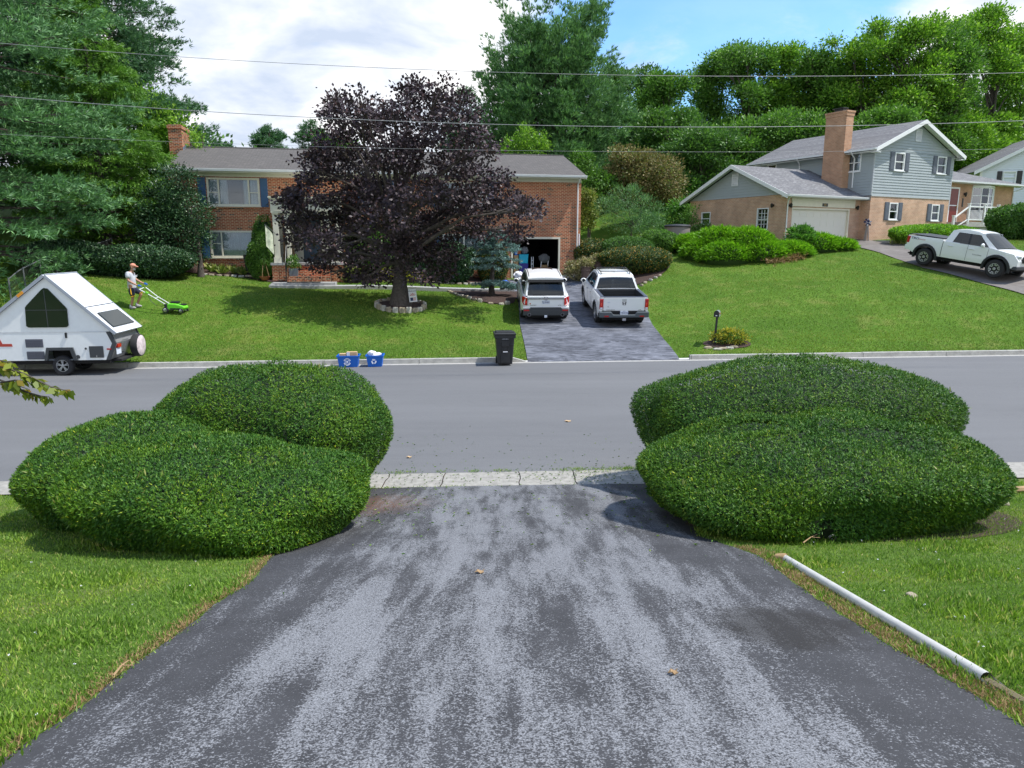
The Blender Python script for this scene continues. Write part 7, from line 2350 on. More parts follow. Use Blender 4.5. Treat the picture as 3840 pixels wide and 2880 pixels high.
def fence_run(name, pts, h, lab, npost, mesh=True):
    S = thing(name, lab, 'fence', (pts[0].x, pts[0].y, g1(pts[0].x, pts[0].y)))
    o = Vector(S.location)
    L = [0]
    for a, c in zip(pts, pts[1:]): L.append(L[-1] + (c.xy - a.xy).length)
    def pos(s):
        x = np.interp(s, L, [p.x for p in pts]); y = np.interp(s, L, [p.y for p in pts]); return Vector((x, y, g1(x, y))) - o
    top = MB(); n = 30
    top.tube([pos(L[-1] * k / n) + Vector((0, 0, h)) for k in range(n + 1)], .02, 5)
    top.build('top_rail', M['steel'], S)
    for k in range(npost):
        p = pos(L[-1] * k / (npost - 1)); b = MB(); b.tube([p, p + Vector((0, 0, h + .05))], .028, 6); b.build('post', M['steel'], S)
    if mesh:
        b = MB(); st = .09; m_ = int(L[-1] / st); w_ = .0035
        for sg in (1, -1):
            for k in range(-int(h / st), m_):
                s0 = k * st; 
                a0, z0 = (s0, 0) if s0 >= 0 else (0, -s0)
                s1 = min(s0 + h, L[-1]); z1 = s1 - s0
                if sg < 0: z0, z1 = h - z0, h - z1
                if s1 <= a0: continue
                p, q = pos(a0) + Vector((0, 0, z0)), pos(s1) + Vector((0, 0, z1))
                b.poly([p - Vector((0, 0, w_)), q - Vector((0, 0, w_)), q + Vector((0, 0, w_)), p + Vector((0, 0, w_))])
        b.build('wire_mesh', M['steel'], S)
    return S


fence_run('chain_link_fence', [Vector((-18.0, 25.6, 0)), Vector((-18.2, 26.5, 0)), Vector((-18.7, 31, 0)), Vector((-18.8, 34, 0))], 1.1, 'grey chain link fence climbing the slope behind the camper', 8)
fence_run('chain_link_fence', [Vector((4.4, 41.2, 0)), Vector((6.2, 42.0, 0)), Vector((8.2, 42.6, 0)), Vector((12.0, 44.6, 0))], 1.1, 'chain link fence between the two houses behind the trimmed hedges', 6)


def stone_terrace():
    S = thing('stone_wall', 'weathered grey stone terrace wall under the pines at the left', 'wall', (-24, 38, g1(-21, 38)))
    o = Vector(S.location); rr = random.Random(4)
    b = MB()
    for (x0, x1, y, z0, rows) in ((-20.6, -16.7, 37.6, 3.5, 7), (-19.8, -16.4, 36.9, 2.95, 3)):
        for r in range(rows):
            x = x0 + (r % 2) * .3
            while x < x1:
                w = rr.uniform(.5, .95)
                b.box(x - o.x, x + w - .02 - o.x, y - o.y + rr.uniform(-.04, .04), y + .4 - o.y, z0 + r * .22 - o.z, z0 + r * .22 + .205 - o.z)
                x += w
    b.build('courses', M['wallstone'], S)


stone_terrace()
# retaining wall right of the brick house
b = MB(); b.box(0, 2.6, 0, .3, 0, 1.15); tag(b.build('retaining_wall', M['brick_red'], None, loc=(4.7, 39.6, 2.0), rot=(0, 0, Rd(8))), 'low brick retaining wall in the shade right of the brick house', 'wall')
# round storage building
M['tank'] = mat('tank_plastic', (0.22, 0.19, 0.18), 0.6)
S = thing('storage_bin', 'tall rounded grey brown plastic tank behind the fence left of the junipers', 'tank', at(2537, 920, 42.2))
S.location.z = g1(S.location.x, S.location.y) - .1
b = MB(); b.lathe([(.72, 0), (.74, .75), (.72, 1.30), (.70, 1.32)], (0, 0, 0), 'z', 28); b.build('shell', M['tank'], S)
b = MB(); b.lathe([(.77, 1.30), (.77, 1.36), (.70, 1.42), (.2, 1.46)], (0, 0, 0), 'z', 28); b.build('lid', M['flare'], S)



def cable(name, pts, Y0, r, lab):
    """overhead line parallel to the street, sagging between its ends"""
    P = []
    c = np.polyfit([p[0] for p in pts], [p[1] for p in pts], 2 if len(pts) < 4 else 2)
    for px_ in np.linspace(-500, 4400, 60):
        v = at(px_, np.polyval(c, px_), Y0)
        # run parallel to the street
        for _ in range(3): v = at(px_, np.polyval(c, px_), Y0 + .09 * v.x)
        P.append(v)
    b = MB(); b.tube(P, r, 5)
    tag(b.build(name, M['wire']), lab, 'cable', 'overhead cables')


cable('power_line', [(0, 162), (1200, 243), (2255, 281), (3840, 272)], 20, .0065, 'highest overhead cable crossing the whole sky')
cable('power_line', [(0, 360), (1180, 440), (2200, 474), (3840, 452)], 20, .008, 'middle overhead cable crossing the purple maple and the chimney')
cable('power_line', [(0, 503), (1200, 550), (2200, 567), (3700, 560)], 20, .0035, 'lowest and thinnest overhead cable above the brick roof')


def drain_pipe():
    e0, e1 = G(2944, 2104), G(3700, 2560); pts = [e0.lerp(e1, k / 5) for k in range(6)]
    P = [Vector((p.x, p.y, g1(p.x, p.y) + .018)) for p in pts]
    S = thing('drain_pipe', 'long white plastic drain pipe half sunk in the grass beside the driveway', 'pipe', P[-1])
    o = P[-1]
    b = MB(); b.tube([p - o for p in P], .036, 14, cap=False); b.build('pipe', M['pvc'], S)
    # broken end: lower half of the pipe carries on, full of mud
    e = G(3860, 2650); e.z += .012
    h = MB(); n = 8; A = P[-1] - o; Bv = Vector(e) - o; d = (Bv - A).normalized(); u = Vector((-d.y, d.x, 0)).normalized()
    prev = None
    for k in range(n + 1):
        t = k / n; c_ = A.lerp(Bv, t); row = []
        lim = .95 - .35 * min(1, t * 2)
        for j in range(9):
            a = -PI / 2 + (j / 8 - .5) * 2 * PI * lim * .62
            row.append(h.vert(c_ + u * (.036 * math.cos(a)) + Vector((0, 0, .036 * math.sin(a)))))
        if prev:
            for j in range(8): h.face((prev[j], prev[j + 1], row[j + 1], row[j]), True)
        prev = row
    h.build('broken_half', M['pvc'], S)
    m_ = MB(); m_.tube([A - Vector((0, 0, .022)), Bv - Vector((0, 0, .024))], .032, 8); m_.build('mud', M['pvc_dark'], S)
    c = MB(); c.tube([P[0] - o + Vector((-.06, .06, -.01)), P[0] - o], [.03, .05], 10); c.build('cap', M['wood'], S)
    q = G(3125, 2030); b = MB(); b.tube([(0, .3, .02), (0, 0, -.01)], .04, 14, cap=False); tag(b.build('pipe_outlet', M['pvc'], None, loc=q + Vector((0, 0, .03))), 'short white pipe end poking out under the front right hedge', 'pipe')


drain_pipe()
# ------------------------------------------------------------------ foliage materials
M['yew'] = leaf_mat('yew', [(0, (0.018, 0.064, 0.010)), (.4, (0.038, 0.118, 0.015)), (.8, (0.075, 0.185, 0.02)), (.97, (0.12, 0.25, 0.024)), (1, (0.32, 0.40, 0.04))], 0.5, .12, big=(1.5, 1.25, 0.7), bigscale=1.3, spec=.25)
M['shoot'] = leaf_mat('yew_shoots', [(0, (0.07, 0.16, 0.02)), (.7, (0.16, 0.28, 0.03)), (1, (0.34, 0.30, 0.10))], .5, .2)
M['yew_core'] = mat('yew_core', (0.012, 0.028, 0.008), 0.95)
M['maple'] = leaf_mat('maple_purple', [(0, (0.040, 0.029, 0.036)), (.5, (0.057, 0.041, 0.048)), (.9, (0.079, 0.055, 0.063)), (1, (0.132, 0.072, 0.063))], 0.5, .06, spec=0.28)
M['pine'] = leaf_mat('pine_needles', [(0, (0.061, 0.139, 0.057)), (.5, (0.107, 0.233, 0.092)), (.85, (0.169, 0.344, 0.133)), (1, (0.268, 0.483, 0.189))], 0.5, .25)
M['pine_dark'] = leaf_mat('pine_dark', [(0, (0.038, 0.099, 0.049)), (.5, (0.069, 0.161, 0.076)), (1, (0.143, 0.286, 0.114))], 0.5, .22)
M['pine_mid'] = leaf_mat('pine_mid', [(0, (0.061, 0.139, 0.058)), (.5, (0.106, 0.235, 0.086)), (1, (0.215, 0.396, 0.121))], 0.5, .25)
M['hemlock'] = leaf_mat('hemlock', [(0, (0.061, 0.147, 0.020)), (.5, (0.103, 0.233, 0.030)), (1, (0.224, 0.414, 0.058))], 0.5, .3)
M['leaf_a'] = leaf_mat('leaf_sunny', [(0, (0.062, 0.155, 0.016)), (.4, (0.121, 0.264, 0.023)), (.8, (0.217, 0.403, 0.039)), (1, (0.372, 0.558, 0.078))], 0.5, .38)
M['leaf_b'] = leaf_mat('leaf_mid', [(0, (0.048, 0.128, 0.020)), (.5, (0.093, 0.212, 0.031)), (1, (0.204, 0.374, 0.060))], 0.5, .33)
M['leaf_c'] = leaf_mat('leaf_dark', [(0, (0.039, 0.102, 0.022)), (.5, (0.076, 0.180, 0.034)), (1, (0.160, 0.306, 0.056))], 0.5, .3)
M['holly'] = leaf_mat('holly', [(0, (0.016, 0.048, 0.019)), (.5, (0.029, 0.077, 0.029)), (.9, (0.064, 0.136, 0.048)), (1, (0.160, 0.256, 0.112))], 0.42, .08, spec=0.35)
M['brownleaf'] = leaf_mat('brown_leaf', [(0, (0.107, 0.135, 0.036)), (.4, (0.201, 0.175, 0.065)), (.75, (0.275, 0.208, 0.086)), (1, (0.175, 0.271, 0.072))], 0.6, .2)
M['spruce'] = leaf_mat('spruce_blue', [(0, (0.096, 0.168, 0.160)), (.5, (0.168, 0.280, 0.264)), (1, (0.352, 0.512, 0.480))], 0.5, .1)
M['cone'] = leaf_mat('dwarf_conifer', [(0, (0.046, 0.117, 0.016)), (.6, (0.085, 0.195, 0.026)), (1, (0.143, 0.273, 0.039))], 0.5, .2)
M['juniper'] = leaf_mat('juniper', [(0, (0.071, 0.188, 0.014)), (.5, (0.152, 0.341, 0.016)), (.9, (0.268, 0.530, 0.027)), (1, (0.429, 0.649, 0.068))], 0.5, .3)
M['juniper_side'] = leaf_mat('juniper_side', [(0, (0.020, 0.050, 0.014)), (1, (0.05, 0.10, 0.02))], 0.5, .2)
M['oranged'] = leaf_mat('yew_orange', [(0, (0.025, 0.063, 0.017)), (.6, (0.063, 0.119, 0.025)), (.84, (0.105, 0.154, 0.028)), (.92, (0.364, 0.238, 0.042)), (1, (0.588, 0.308, 0.042))], 0.5, .2)
M['yellow_leaf'] = leaf_mat('yellow_leaf', [(0, (0.10, 0.14, 0.02)), (.4, (0.35, 0.33, 0.03)), (1, (0.60, 0.52, 0.08))], 0.5, .3)
M['fern'] = leaf_mat('fern_green', [(0, (0.05, 0.15, 0.02)), (.6, (0.10, 0.25, 0.035)), (1, (0.18, 0.36, 0.07))], 0.5, .35)
M['drygrass'] = leaf_mat('dead_sprays', [(0, (0.22, 0.13, 0.06)), (1, (0.42, 0.28, 0.14))], 0.7, .2)


def veg(name, label, cat, base, group=None):
    return thing(name, label, cat, base, group=group)


def gbase(x, y, dz=0.0): return Vector((x, y, g1(x, y) + dz))


PROF = [(.58, 0), (.76, .13), (.89, .28), (.97, .44), (1.0, .58), (.975, .685), (.87, .79), (.66, .89), (.38, .965), (.0, 1.0)]


def mound_surface(th, s, rx, ry, h, seed, lump=.03, prof=PROF):
    r = np.interp(s, np.linspace(0, 1, len(prof)), [p[0] for p in prof])
    z = np.interp(s, np.linspace(0, 1, len(prof)), [p[1] for p in prof])
    rr = np.random.default_rng(seed)
    d = np.zeros_like(th)
    for k in range(9):
        a, b_, p1, p2 = rr.integers(1, 7), rr.uniform(1, 8), rr.uniform(0, 6), rr.uniform(0, 6)
        d += np.sin(a * th + p1) * np.cos(b_ * s * 2 + p2)
    d = 1 + lump * d / 2.2
    c, sn = np.cos(th), np.sin(th)
    q = (np.abs(c) ** 2.5 + np.abs(sn) ** 2.5) ** (-1 / 2.5)
    return np.stack([c * q * rx * r * d, sn * q * ry * r * d, z * h * (1 + (d - 1) * .6)], -1)


def mound_points(n, rx, ry, h, seed, lump, prof=PROF, inset=(.96, 1.01), smin=0.0):
    m = int(n * 1.9)
    th = RNG.uniform(0, 2 * PI, m); s = RNG.uniform(smin, 1, m)
    r = np.interp(s, np.linspace(0, 1, len(prof)), [p[0] for p in prof])
    keep = RNG.uniform(0, 1, m) < (r + .05)
    th, s = th[keep][:n], s[keep][:n]
    P = mound_surface(th, s, rx, ry, h, seed, lump, prof)
    e = 1e-3
    A = mound_surface(th + e, s, rx, ry, h, seed, lump, prof) - P
    B = mound_surface(th, np.minimum(s + e, 1), rx, ry, h, seed, lump, prof) - mound_surface(th, np.minimum(s + e, 1) - e, rx, ry, h, seed, lump, prof)
    Nn = unit(np.cross(A, B) + 1e-9)
    k = RNG.uniform(*inset, (len(P), 1))
    P[:, :2] *= k; P[:, 2] *= (1 + (k[:, 0] - 1) * .8)
    return P, Nn


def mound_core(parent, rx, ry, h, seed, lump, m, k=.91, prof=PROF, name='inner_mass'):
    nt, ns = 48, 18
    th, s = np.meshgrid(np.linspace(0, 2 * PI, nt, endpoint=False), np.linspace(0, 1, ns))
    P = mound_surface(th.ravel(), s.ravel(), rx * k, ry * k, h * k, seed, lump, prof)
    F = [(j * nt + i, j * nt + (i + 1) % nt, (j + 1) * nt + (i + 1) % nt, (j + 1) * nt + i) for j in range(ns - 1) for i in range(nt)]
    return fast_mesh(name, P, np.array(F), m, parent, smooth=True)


HEDGES = []


def hedge(label, x, y, rx, ry, h, n, m='yew', size=.036, k=5, seed=1, lump=.03, rz=0.0, group=None, name='hedge', cat='hedge', prof=PROF, aspect=.24, dz=-.03, core='yew_core', spread=.55, tilt=None, z=None, holes=()):
    base = gbase(x, y, dz) if z is None else Vector((x, y, z))
    S = veg(name, label, cat, base, group)
    S.rotation_euler = (tilt[0] if tilt else 0, tilt[1] if tilt else 0, rz)
    P, Nn = mound_points(n, rx, ry, h, seed, lump, prof)
    for hx, hy, hz, hr in holes:
        k_ = np.linalg.norm((P - (hx, hy, hz)) / np.array([1, 1, 1.6]), axis=1) > hr * RNG.uniform(.8, 1.25, len(P)); P, Nn = P[k_], Nn[k_]
    D = Nn * .55 + RNG.normal(size=P.shape) * .55; D[:, 2] += .15
    P2, D2 = tufts(P, D, k, spread)
    leaves('foliage', P2, D2, RNG.uniform(.7, 1.25, len(P2)) * size, M[m], S, aspect=aspect, N=Nn + np.array([0, 0, .15]), nj=.32)
    if m == 'yew':
        ix = RNG.choice(len(P), 330); sd_ = Nn[ix] * .7 + RNG.normal(size=(330, 3)) * .5 + (0, 0, .5)
        q2, d2 = tufts(P[ix], sd_, 4, .22); leaves('stray_shoots', q2, d2, RNG.uniform(.05, .10, len(q2)), M['shoot'], S, aspect=.16)
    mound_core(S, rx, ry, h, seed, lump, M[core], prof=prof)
    HEDGES.append((x, y, rx * .8, ry * .8, rz))
    return S


# five clipped yew mounds in the foreground
hedge('rounded yew mound farthest back on the left, nearest the street', -3.46, 10.05, 1.66, 1.25, 2.02, 54000, seed=3, lump=.04, rz=Rd(-14), group='clipped yew mounds', holes=[(1.1, -.95, .75, .15), (1.2, -.85, .7, .12)])
hedge('rounded yew mound at the far left edge of the left hedge cluster', -4.72, 8.75, 1.28, 1.45, 1.26, 46000, seed=5, lump=.03, group='clipped yew mounds', rz=Rd(10))
hedge('large low yew mound at the front of the left hedge cluster', -3.22, 7.42, 1.56, 1.28, 1.0, 62000, seed=8, lump=.045, group='clipped yew mounds', rz=Rd(-8), tilt=(0, Rd(5)))
hedge('long yew mound behind the front one on the right, nearest the street', 4.30, 10.45, 2.42, 1.38, 2.06, 64000, seed=12, lump=.03, group='clipped yew mounds', rz=Rd(8))
hedge('large yew mound at the front right of the driveway, with a dark hollow', 3.55, 8.0, 2.0, 1.52, 1.14, 78000, seed=17, lump=.055, group='clipped yew mounds', rz=Rd(10), tilt=(0, Rd(-2.5)), holes=[(-.75, -1.30, .42, .16), (-.66, -1.27, .24, .15), (-.60, -1.2, .10, .13)])


def limbs_mesh(name, trunk, limbs, m, parent, n=8):
    b = MB(); b.tube(trunk[0], trunk[1], 12)
    for p, r in limbs: b.tube(p, r, n)
    return b.build(name, m, parent)


def tree(name, label, base, blobs, nclump, nleaf, cr, leaf, m, aspect=.6, trunk_r=.25, trunk_top=None, group=None, up=.25, flat=.6, inner=.25, barkm='bark', cat='tree', lo=.78, bottom=-.75, tri=False, seed=0, split=None, flare=1.6):
    """blobs are given relative to the base"""
    S = veg(name, label, cat, base, group)
    B = np.array(blobs, float)
    cz = B[:, 2].min() - B[np.argmin(B[:, 2]), 5] * .3
    if trunk_top is None: trunk_top = float(np.average(B[:, 2]))
    rr = random.Random(seed)
    t = []
    for k in range(7):
        f = k / 6
        t.append((rr.uniform(-.05, .05) * f * 2, rr.uniform(-.05, .05) * f * 2, -.15 + (trunk_top + .15) * f))
    rad = [trunk_r * (flare if k == 0 else (1.15 if k == 1 else 1 - .7 * k / 6)) for k in range(7)]
    L = []
    sp = split if split is not None else max(.8, cz * .9)
    for bl in B:
        z0 = rr.uniform(sp, max(sp + .1, min(trunk_top * .8, bl[2])))
        f = min(1, z0 / max(trunk_top, .1))
        a = Vector((0, 0, z0)); e = Vector(bl[:3]); mid = a.lerp(e, .5) + Vector((0, 0, .12 * (e - a).length))
        r0 = trunk_r * (.42 - .15 * f)
        L.append(([a, mid, e], [r0, r0 * .6, r0 * .2]))
        for q in range(4):
            d = Vector((rr.uniform(-1, 1), rr.uniform(-1, 1), rr.uniform(-.3, 1))).normalized()
            e2 = e + Vector((d.x * bl[3], d.y * bl[4], d.z * bl[5])) * .85
            L.append(([mid.lerp(e, .5), e2], [r0 * .35, r0 * .08]))
    limbs_mesh('trunk', (t, rad), L, M[barkm], S, 6)
    P, D = clumps(blobs, nclump, nleaf, cr, up=up, flat=flat, inner=inner, lo=lo, bottom=bottom)
    leaves('crown', P, D, RNG.uniform(.7, 1.2, len(P)) * leaf, M[m], S, aspect=aspect, tri=tri, N=clumps.N)
    return S


def px_blobs(lst, Y, base, dep=1.0, seed=0, jy=.8):
    rr = random.Random(seed); out = []
    for q in lst:
        px_, py_, rx_, ry_ = q[:4]
        yo = q[4] if len(q) > 4 else rr.uniform(-jy, jy)
        v = at(px_, py_, Y + yo)
        s = (Y + yo) / 2700.0
        out.append((v.x - base.x, v.y - base.y, v.z - base.z, rx_ * s, max(rx_, ry_) * s * dep, ry_ * s))
    return out


# purple maple
mb = px_blobs([(1320, 460, 90, 60), (1250, 560, 100, 60), (1180, 640, 70, 45), (1540, 400, 70, 70), (1640, 400, 60, 60), (1720, 450, 80, 70), (1790, 560, 80, 70), (1430, 500, 90, 60), (1600, 530, 110, 70), (1500, 600, 100, 70),
                (1330, 640, 110, 60), (1700, 640, 110, 70), (1850, 680, 80, 50), (1190, 740, 90, 50), (1390, 740, 120, 60), (1570, 740, 120, 60), (1760, 770, 110, 60), (1900, 780, 80, 50), (1975, 800, 40, 35), (1130, 830, 70, 45),
                (1290, 850, 100, 60), (1460, 850, 110, 60), (1640, 860, 110, 60), (1810, 870, 80, 50), (1160, 900, 60, 45), (1240, 940, 70, 55), (1370, 950, 80, 50), (1500, 950, 90, 60), (1640, 960, 90, 55), (1340, 1030, 60, 40), (1200, 1000, 40, 35),
                (1440, 1040, 60, 35), (1550, 1040, 80, 35), (1660, 1030, 50, 30), (1545, 350, 45, 40), (1270, 400, 35, 35), (1390, 400, 40, 28), (1480, 430, 50, 40), (1345, 360, 22, 20), (1660, 340, 40, 30), (1160, 690, 40, 30), (1095, 770, 45, 40), (1105, 890, 40, 45), (1985, 790, 50, 40), (1925, 880, 45, 35), (1255, 420, 50, 35), (1370, 1060, 35, 22), (1240, 1040, 30, 22)], 29.5, TREE, 1.3, 3, 2.6)
tree('purple_maple', 'large purple leaved maple in the middle of the far lawn', TREE + Vector((0, 0, .08)), mb, 1150, 32, .36, .15, 'maple', aspect=.75, trunk_r=.25, trunk_top=5.5, split=1.7, inner=.07, up=.0, flat=.6, lo=.55, seed=4, flare=2.1)


def conifer(name, label, base, h, prof, nbr, tuf, L_, m, k=6, width=.16, rise=(.1, .6), plate=.34, z0=.06, group=None, trunk_r=.3, start=.35, seed=0, spread=.45, cat='tree', droop=0.0, clump=.16, upd=.35, ry=1.0):
    S = veg(name, label, cat, base, group)
    rg = np.random.default_rng(seed)
    zf = z0 + (1 - z0) * np.sort(rg.uniform(0, 1, nbr) ** .95)
    az = rg.uniform(0, 2 * PI, nbr)
    R_ = np.interp(zf, [p[0] for p in prof], [p[1] for p in prof]) * rg.uniform(.62, 1.08, nbr)
    rs = rise[0] + (rise[1] - rise[0]) * zf + rg.normal(0, .08, nbr)
    b = MB(); b.tube([(0, 0, -.2), (0, 0, h * .3), (0, 0, h * .97)], [trunk_r * 1.2, trunk_r * .8, .02], 10)
    P = []; D = []
    wts = R_ / R_.sum()
    for i in range(nbr):
        o = np.array([math.cos(az[i]), math.sin(az[i]) * ry, 0.0]); lat = np.array([-o[1], o[0], 0.0])
        L = R_[i]; z = zf[i] * h
        def pt(s):
            return o * L * s + np.array([0, 0, z + L * (rs[i] * s * s - droop * s * (1 - s * .3))])
        if i % 2 == 0 or L > 2: b.tube([tuple(pt(s)) for s in (0, .4, .8)], [trunk_r * .22 * (1 - zf[i] * .7), trunk_r * .12, .008], 4, cap=False)
        n = max(6, int(tuf * wts[i] * 1.0))
        ncl = max(3, n // 9)
        sc = start + (1.0 - start) * rg.uniform(0, 1, ncl) ** .7
        lt = rg.uniform(-1, 1, ncl) * plate * L * (1.15 - sc) * 1.4
        idx = rg.integers(0, ncl, n)
        s_ = sc[idx]
        base_p = o[None] * (L * s_)[:, None] + lat[None] * lt[idx][:, None]
        base_p[:, 2] = z + L * (rs[i] * s_ * s_ - droop * s_ * (1 - s_ * .3)) - np.abs(lt[idx]) * droop * .3
        base_p += rg.normal(size=(n, 3)) * clump * np.array([1, 1, .45])
        P.append(base_p)
        d = o[None] * .7 + lat[None] * (np.sign(lt[idx]) * .4)[:, None] + rg.normal(size=(n, 3)) * .35
        d[:, 2] += upd + rs[i] * .5 - droop
        D.append(d)
    P = np.vstack(P); D = np.vstack(D)
    b.build('trunk', M['bark_pine'], S)
    P2, D2 = tufts(P, D, k, spread)
    leaves('crown', P2, D2, RNG.uniform(.75, 1.2, len(P2)) * L_, M[m], S, aspect=width, tri=False)
    return S


conifer('white_pine', 'huge soft needled pine filling the left edge', gbase(-21.6, 28.6), 21, [(0, 4.2), (.15, 5.6), (.4, 6.4), (.7, 5.4), (.9, 3), (1, .8)], 260, 26000, .26, 'pine', seed=1, z0=.03, rise=(-.12, .35), trunk_r=.35, clump=.22, group='tall pines on the left')
conifer('white_pine', 'soft needled pine overhanging the fence behind the camper', gbase(-24.5, 25.2), 17, [(0, 3.5), (.3, 4.8), (.7, 3.6), (1, .5)], 150, 14000, .25, 'pine', seed=22, z0=.04, rise=(.0, .3), trunk_r=.3, clump=.2, group='tall pines on the left')
conifer('dark_pine', 'tallest dark pine standing behind the brick chimney', gbase(-24.3, 43.5), 24, [(0, 5), (.13, 6.2), (.2, 7.8), (.27, 5.6), (.5, 4.8), (.85, 4.3), (1, 3)], 420, 44000, .30, 'pine_dark', seed=2, z0=.08, rise=(.0, .35), trunk_r=.45, clump=.26, group='tall pines on the left')
conifer('hemlock', 'yellowish green drooping hemlock between the two dark pines', gbase(-19.9, 35.5), 12.2, [(0, 3.2), (.25, 3.8), (.5, 3.2), (.75, 2.0), (1, .3)], 240, 24000, .20, 'hemlock', seed=3, rise=(.0, .15), droop=.22, trunk_r=.22, clump=.16, upd=-.1, plate=.5)
conifer('white_pine', 'dark pine in the shade behind the stone terrace', gbase(-27.0, 37.5), 19, [(0, 4.5), (.3, 6), (.7, 5), (1, 1)], 170, 15000, .33, 'pine_dark', seed=14, z0=.03, rise=(.0, .3), clump=.3, group='tall pines on the left')
tree('young_tree', 'bright green broadleaf tree beside and behind the brick chimney', gbase(-16.9, 40.5), px_blobs([(660, 480, 60, 60), (620, 560, 70, 80), (700, 560, 50, 50), (590, 470, 60, 80), (560, 380, 50, 50), (640, 620, 60, 60), (735, 545, 35, 40)], 40.5, gbase(-16.9, 40.5), 1, 5), 150, 34, .5, .17, 'leaf_a', trunk_r=.12, seed=6)
tree('understory_tree', 'dark broadleaf tree deep in the shade behind the left pines', gbase(-20.5, 48), [(-2, 0, 3, 5, 3, 3), (3, 1, 2, 3, 3, 2.5), (-7, 0, 4, 4, 3, 4)], 260, 34, .9, .34, 'leaf_c', trunk_r=.25, seed=8)
tree('understory_tree', 'dark broadleaf tree at the far left edge behind the pines', gbase(-33, 42), [(0, 0, 5, 5, 3, 4), (0, 0, 10, 5, 3, 4), (5, 0, 6, 4, 3, 4)], 220, 34, .9, .34, 'leaf_c', trunk_r=.25, seed=9)
bs = gbase(-17.6, 34.2)
tree('sapling', 'thin sapling with light green leaves over the stone terrace', bs, px_blobs([(500, 850, 60, 16), (430, 865, 40, 12), (560, 780, 40, 30), (600, 720, 40, 40)], 34.2, bs, .7, 5, .3), 60, 30, .28, .13, 'leaf_a', trunk_r=.05, seed=16, inner=.1, flat=.3)
bs = gbase(-14.75, 34.0)
tree('holly', 'glossy dark holly at the left corner of the brick house', bs, px_blobs([(650, 700, 80, 70), (610, 780, 85, 80), (700, 790, 80, 90), (640, 880, 95, 80), (710, 900, 70, 75), (660, 960, 80, 40), (680, 650, 45, 30), (560, 860, 40, 60)], 34.0, bs, 1, 7, .4), 330, 44, .34, .115, 'holly', aspect=.5, trunk_r=.12, seed=10, inner=.3, bottom=-.9)
hedge('broad dark spreading yew on the slope behind the man', -16.9, 32.3, 2.5, 1.7, 1.35, 9000, 'holly', .12, 3, 4, .05, name='spreading_yew', cat='shrub', aspect=.45)
hedge('low dark shrub in the shade left of the spreading yew', -19.6, 31.6, 1.8, 1.5, 1.3, 5000, 'holly', .12, 3, 24, .06, name='dark_shrub', cat='shrub', aspect=.45)

# in front of the brick house
def hosta_row():
    S = veg('hostas', 'low variegated hostas along the foot of the left front wall', 'plants', LP(2.2, -.8))
    P = []; D = []; o = Vector(S.location)
    for k in range(26):
        q = LP(.9 + 2.9 * RNG.uniform(), RNG.uniform(-1.15, -.45)); c = np.array([q.x - o.x, q.y - o.y, q.z - o.z + .04])
        n = 18; a = RNG.uniform(0, 2 * PI, n); e = RNG.uniform(.4, 1.3, n)
        d = np.stack([np.cos(a) * np.cos(e), np.sin(a) * np.cos(e), np.sin(e)], 1)
        P.append(np.repeat(c[None], n, 0) + d * .05); D.append(d)
    leaves('leaves', np.vstack(P), np.vstack(D), RNG.uniform(.22, .42, 26 * 18), M['leaf_yellowgreen'], S, aspect=.38)
    S['kind'] = 'stuff'
    return S


hosta_row()
CONE = [(.55, 0), (.80, .06), (.95, .16), (1.0, .28), (.93, .42), (.84, .55), (.74, .68), (.58, .82), (.34, .93), (0, 1.0)]
q = LP(3.75, -1.35); hedge('dense green dwarf conifer clipped into a tall cone left of the porch', q.x, q.y, .66, .62, 2.78, 9000, 'cone', .085, 3, 6, .16, name='cone_shrub', cat='shrub', prof=CONE, aspect=.4)
q = LP(8.9, -.85); hedge('rounded light green shrub behind the purple maple', q.x, q.y, 1.15, .8, 2.5, 5000, 'leaf_bright', .14, 3, 26, .12, name='laurel', cat='shrub', aspect=.5)
q = LP(11.2, -1.0); hedge('dark broad shrub under the front windows behind the maple', q.x, q.y, 1.3, .8, 1.5, 5000, 'holly', .12, 3, 27, .1, name='foundation_shrub', cat='shrub', aspect=.5)
q = LP(12.9, -1.1); hedge('dark rounded shrub left of the blue spruce', q.x, q.y, 1.15, .8, 1.95, 5500, 'holly', .12, 3, 28, .1, name='foundation_shrub', cat='shrub', aspect=.5)
q = LP(15.15, -.75); hedge('clipped green hedge under the right front window', q.x, q.y, .85, .55, 2.0, 5000, 'oranged', .08, 3, 29, .04, name='foundation_hedge', cat='hedge', aspect=.4)
q = LP(9.8, -1.6); bp_ = veg('yellow_flowers', 'yellow leaved low plants behind the maple trunk', 'plants', q)
P, D = clumps([(0, 0, .25, .8, .3, .3), (1.2, 0, .2, .5, .25, .25)], 70, 16, .2); leaves('foliage', P, D, .13, M['yellow_leaf'], bp_, aspect=.4)

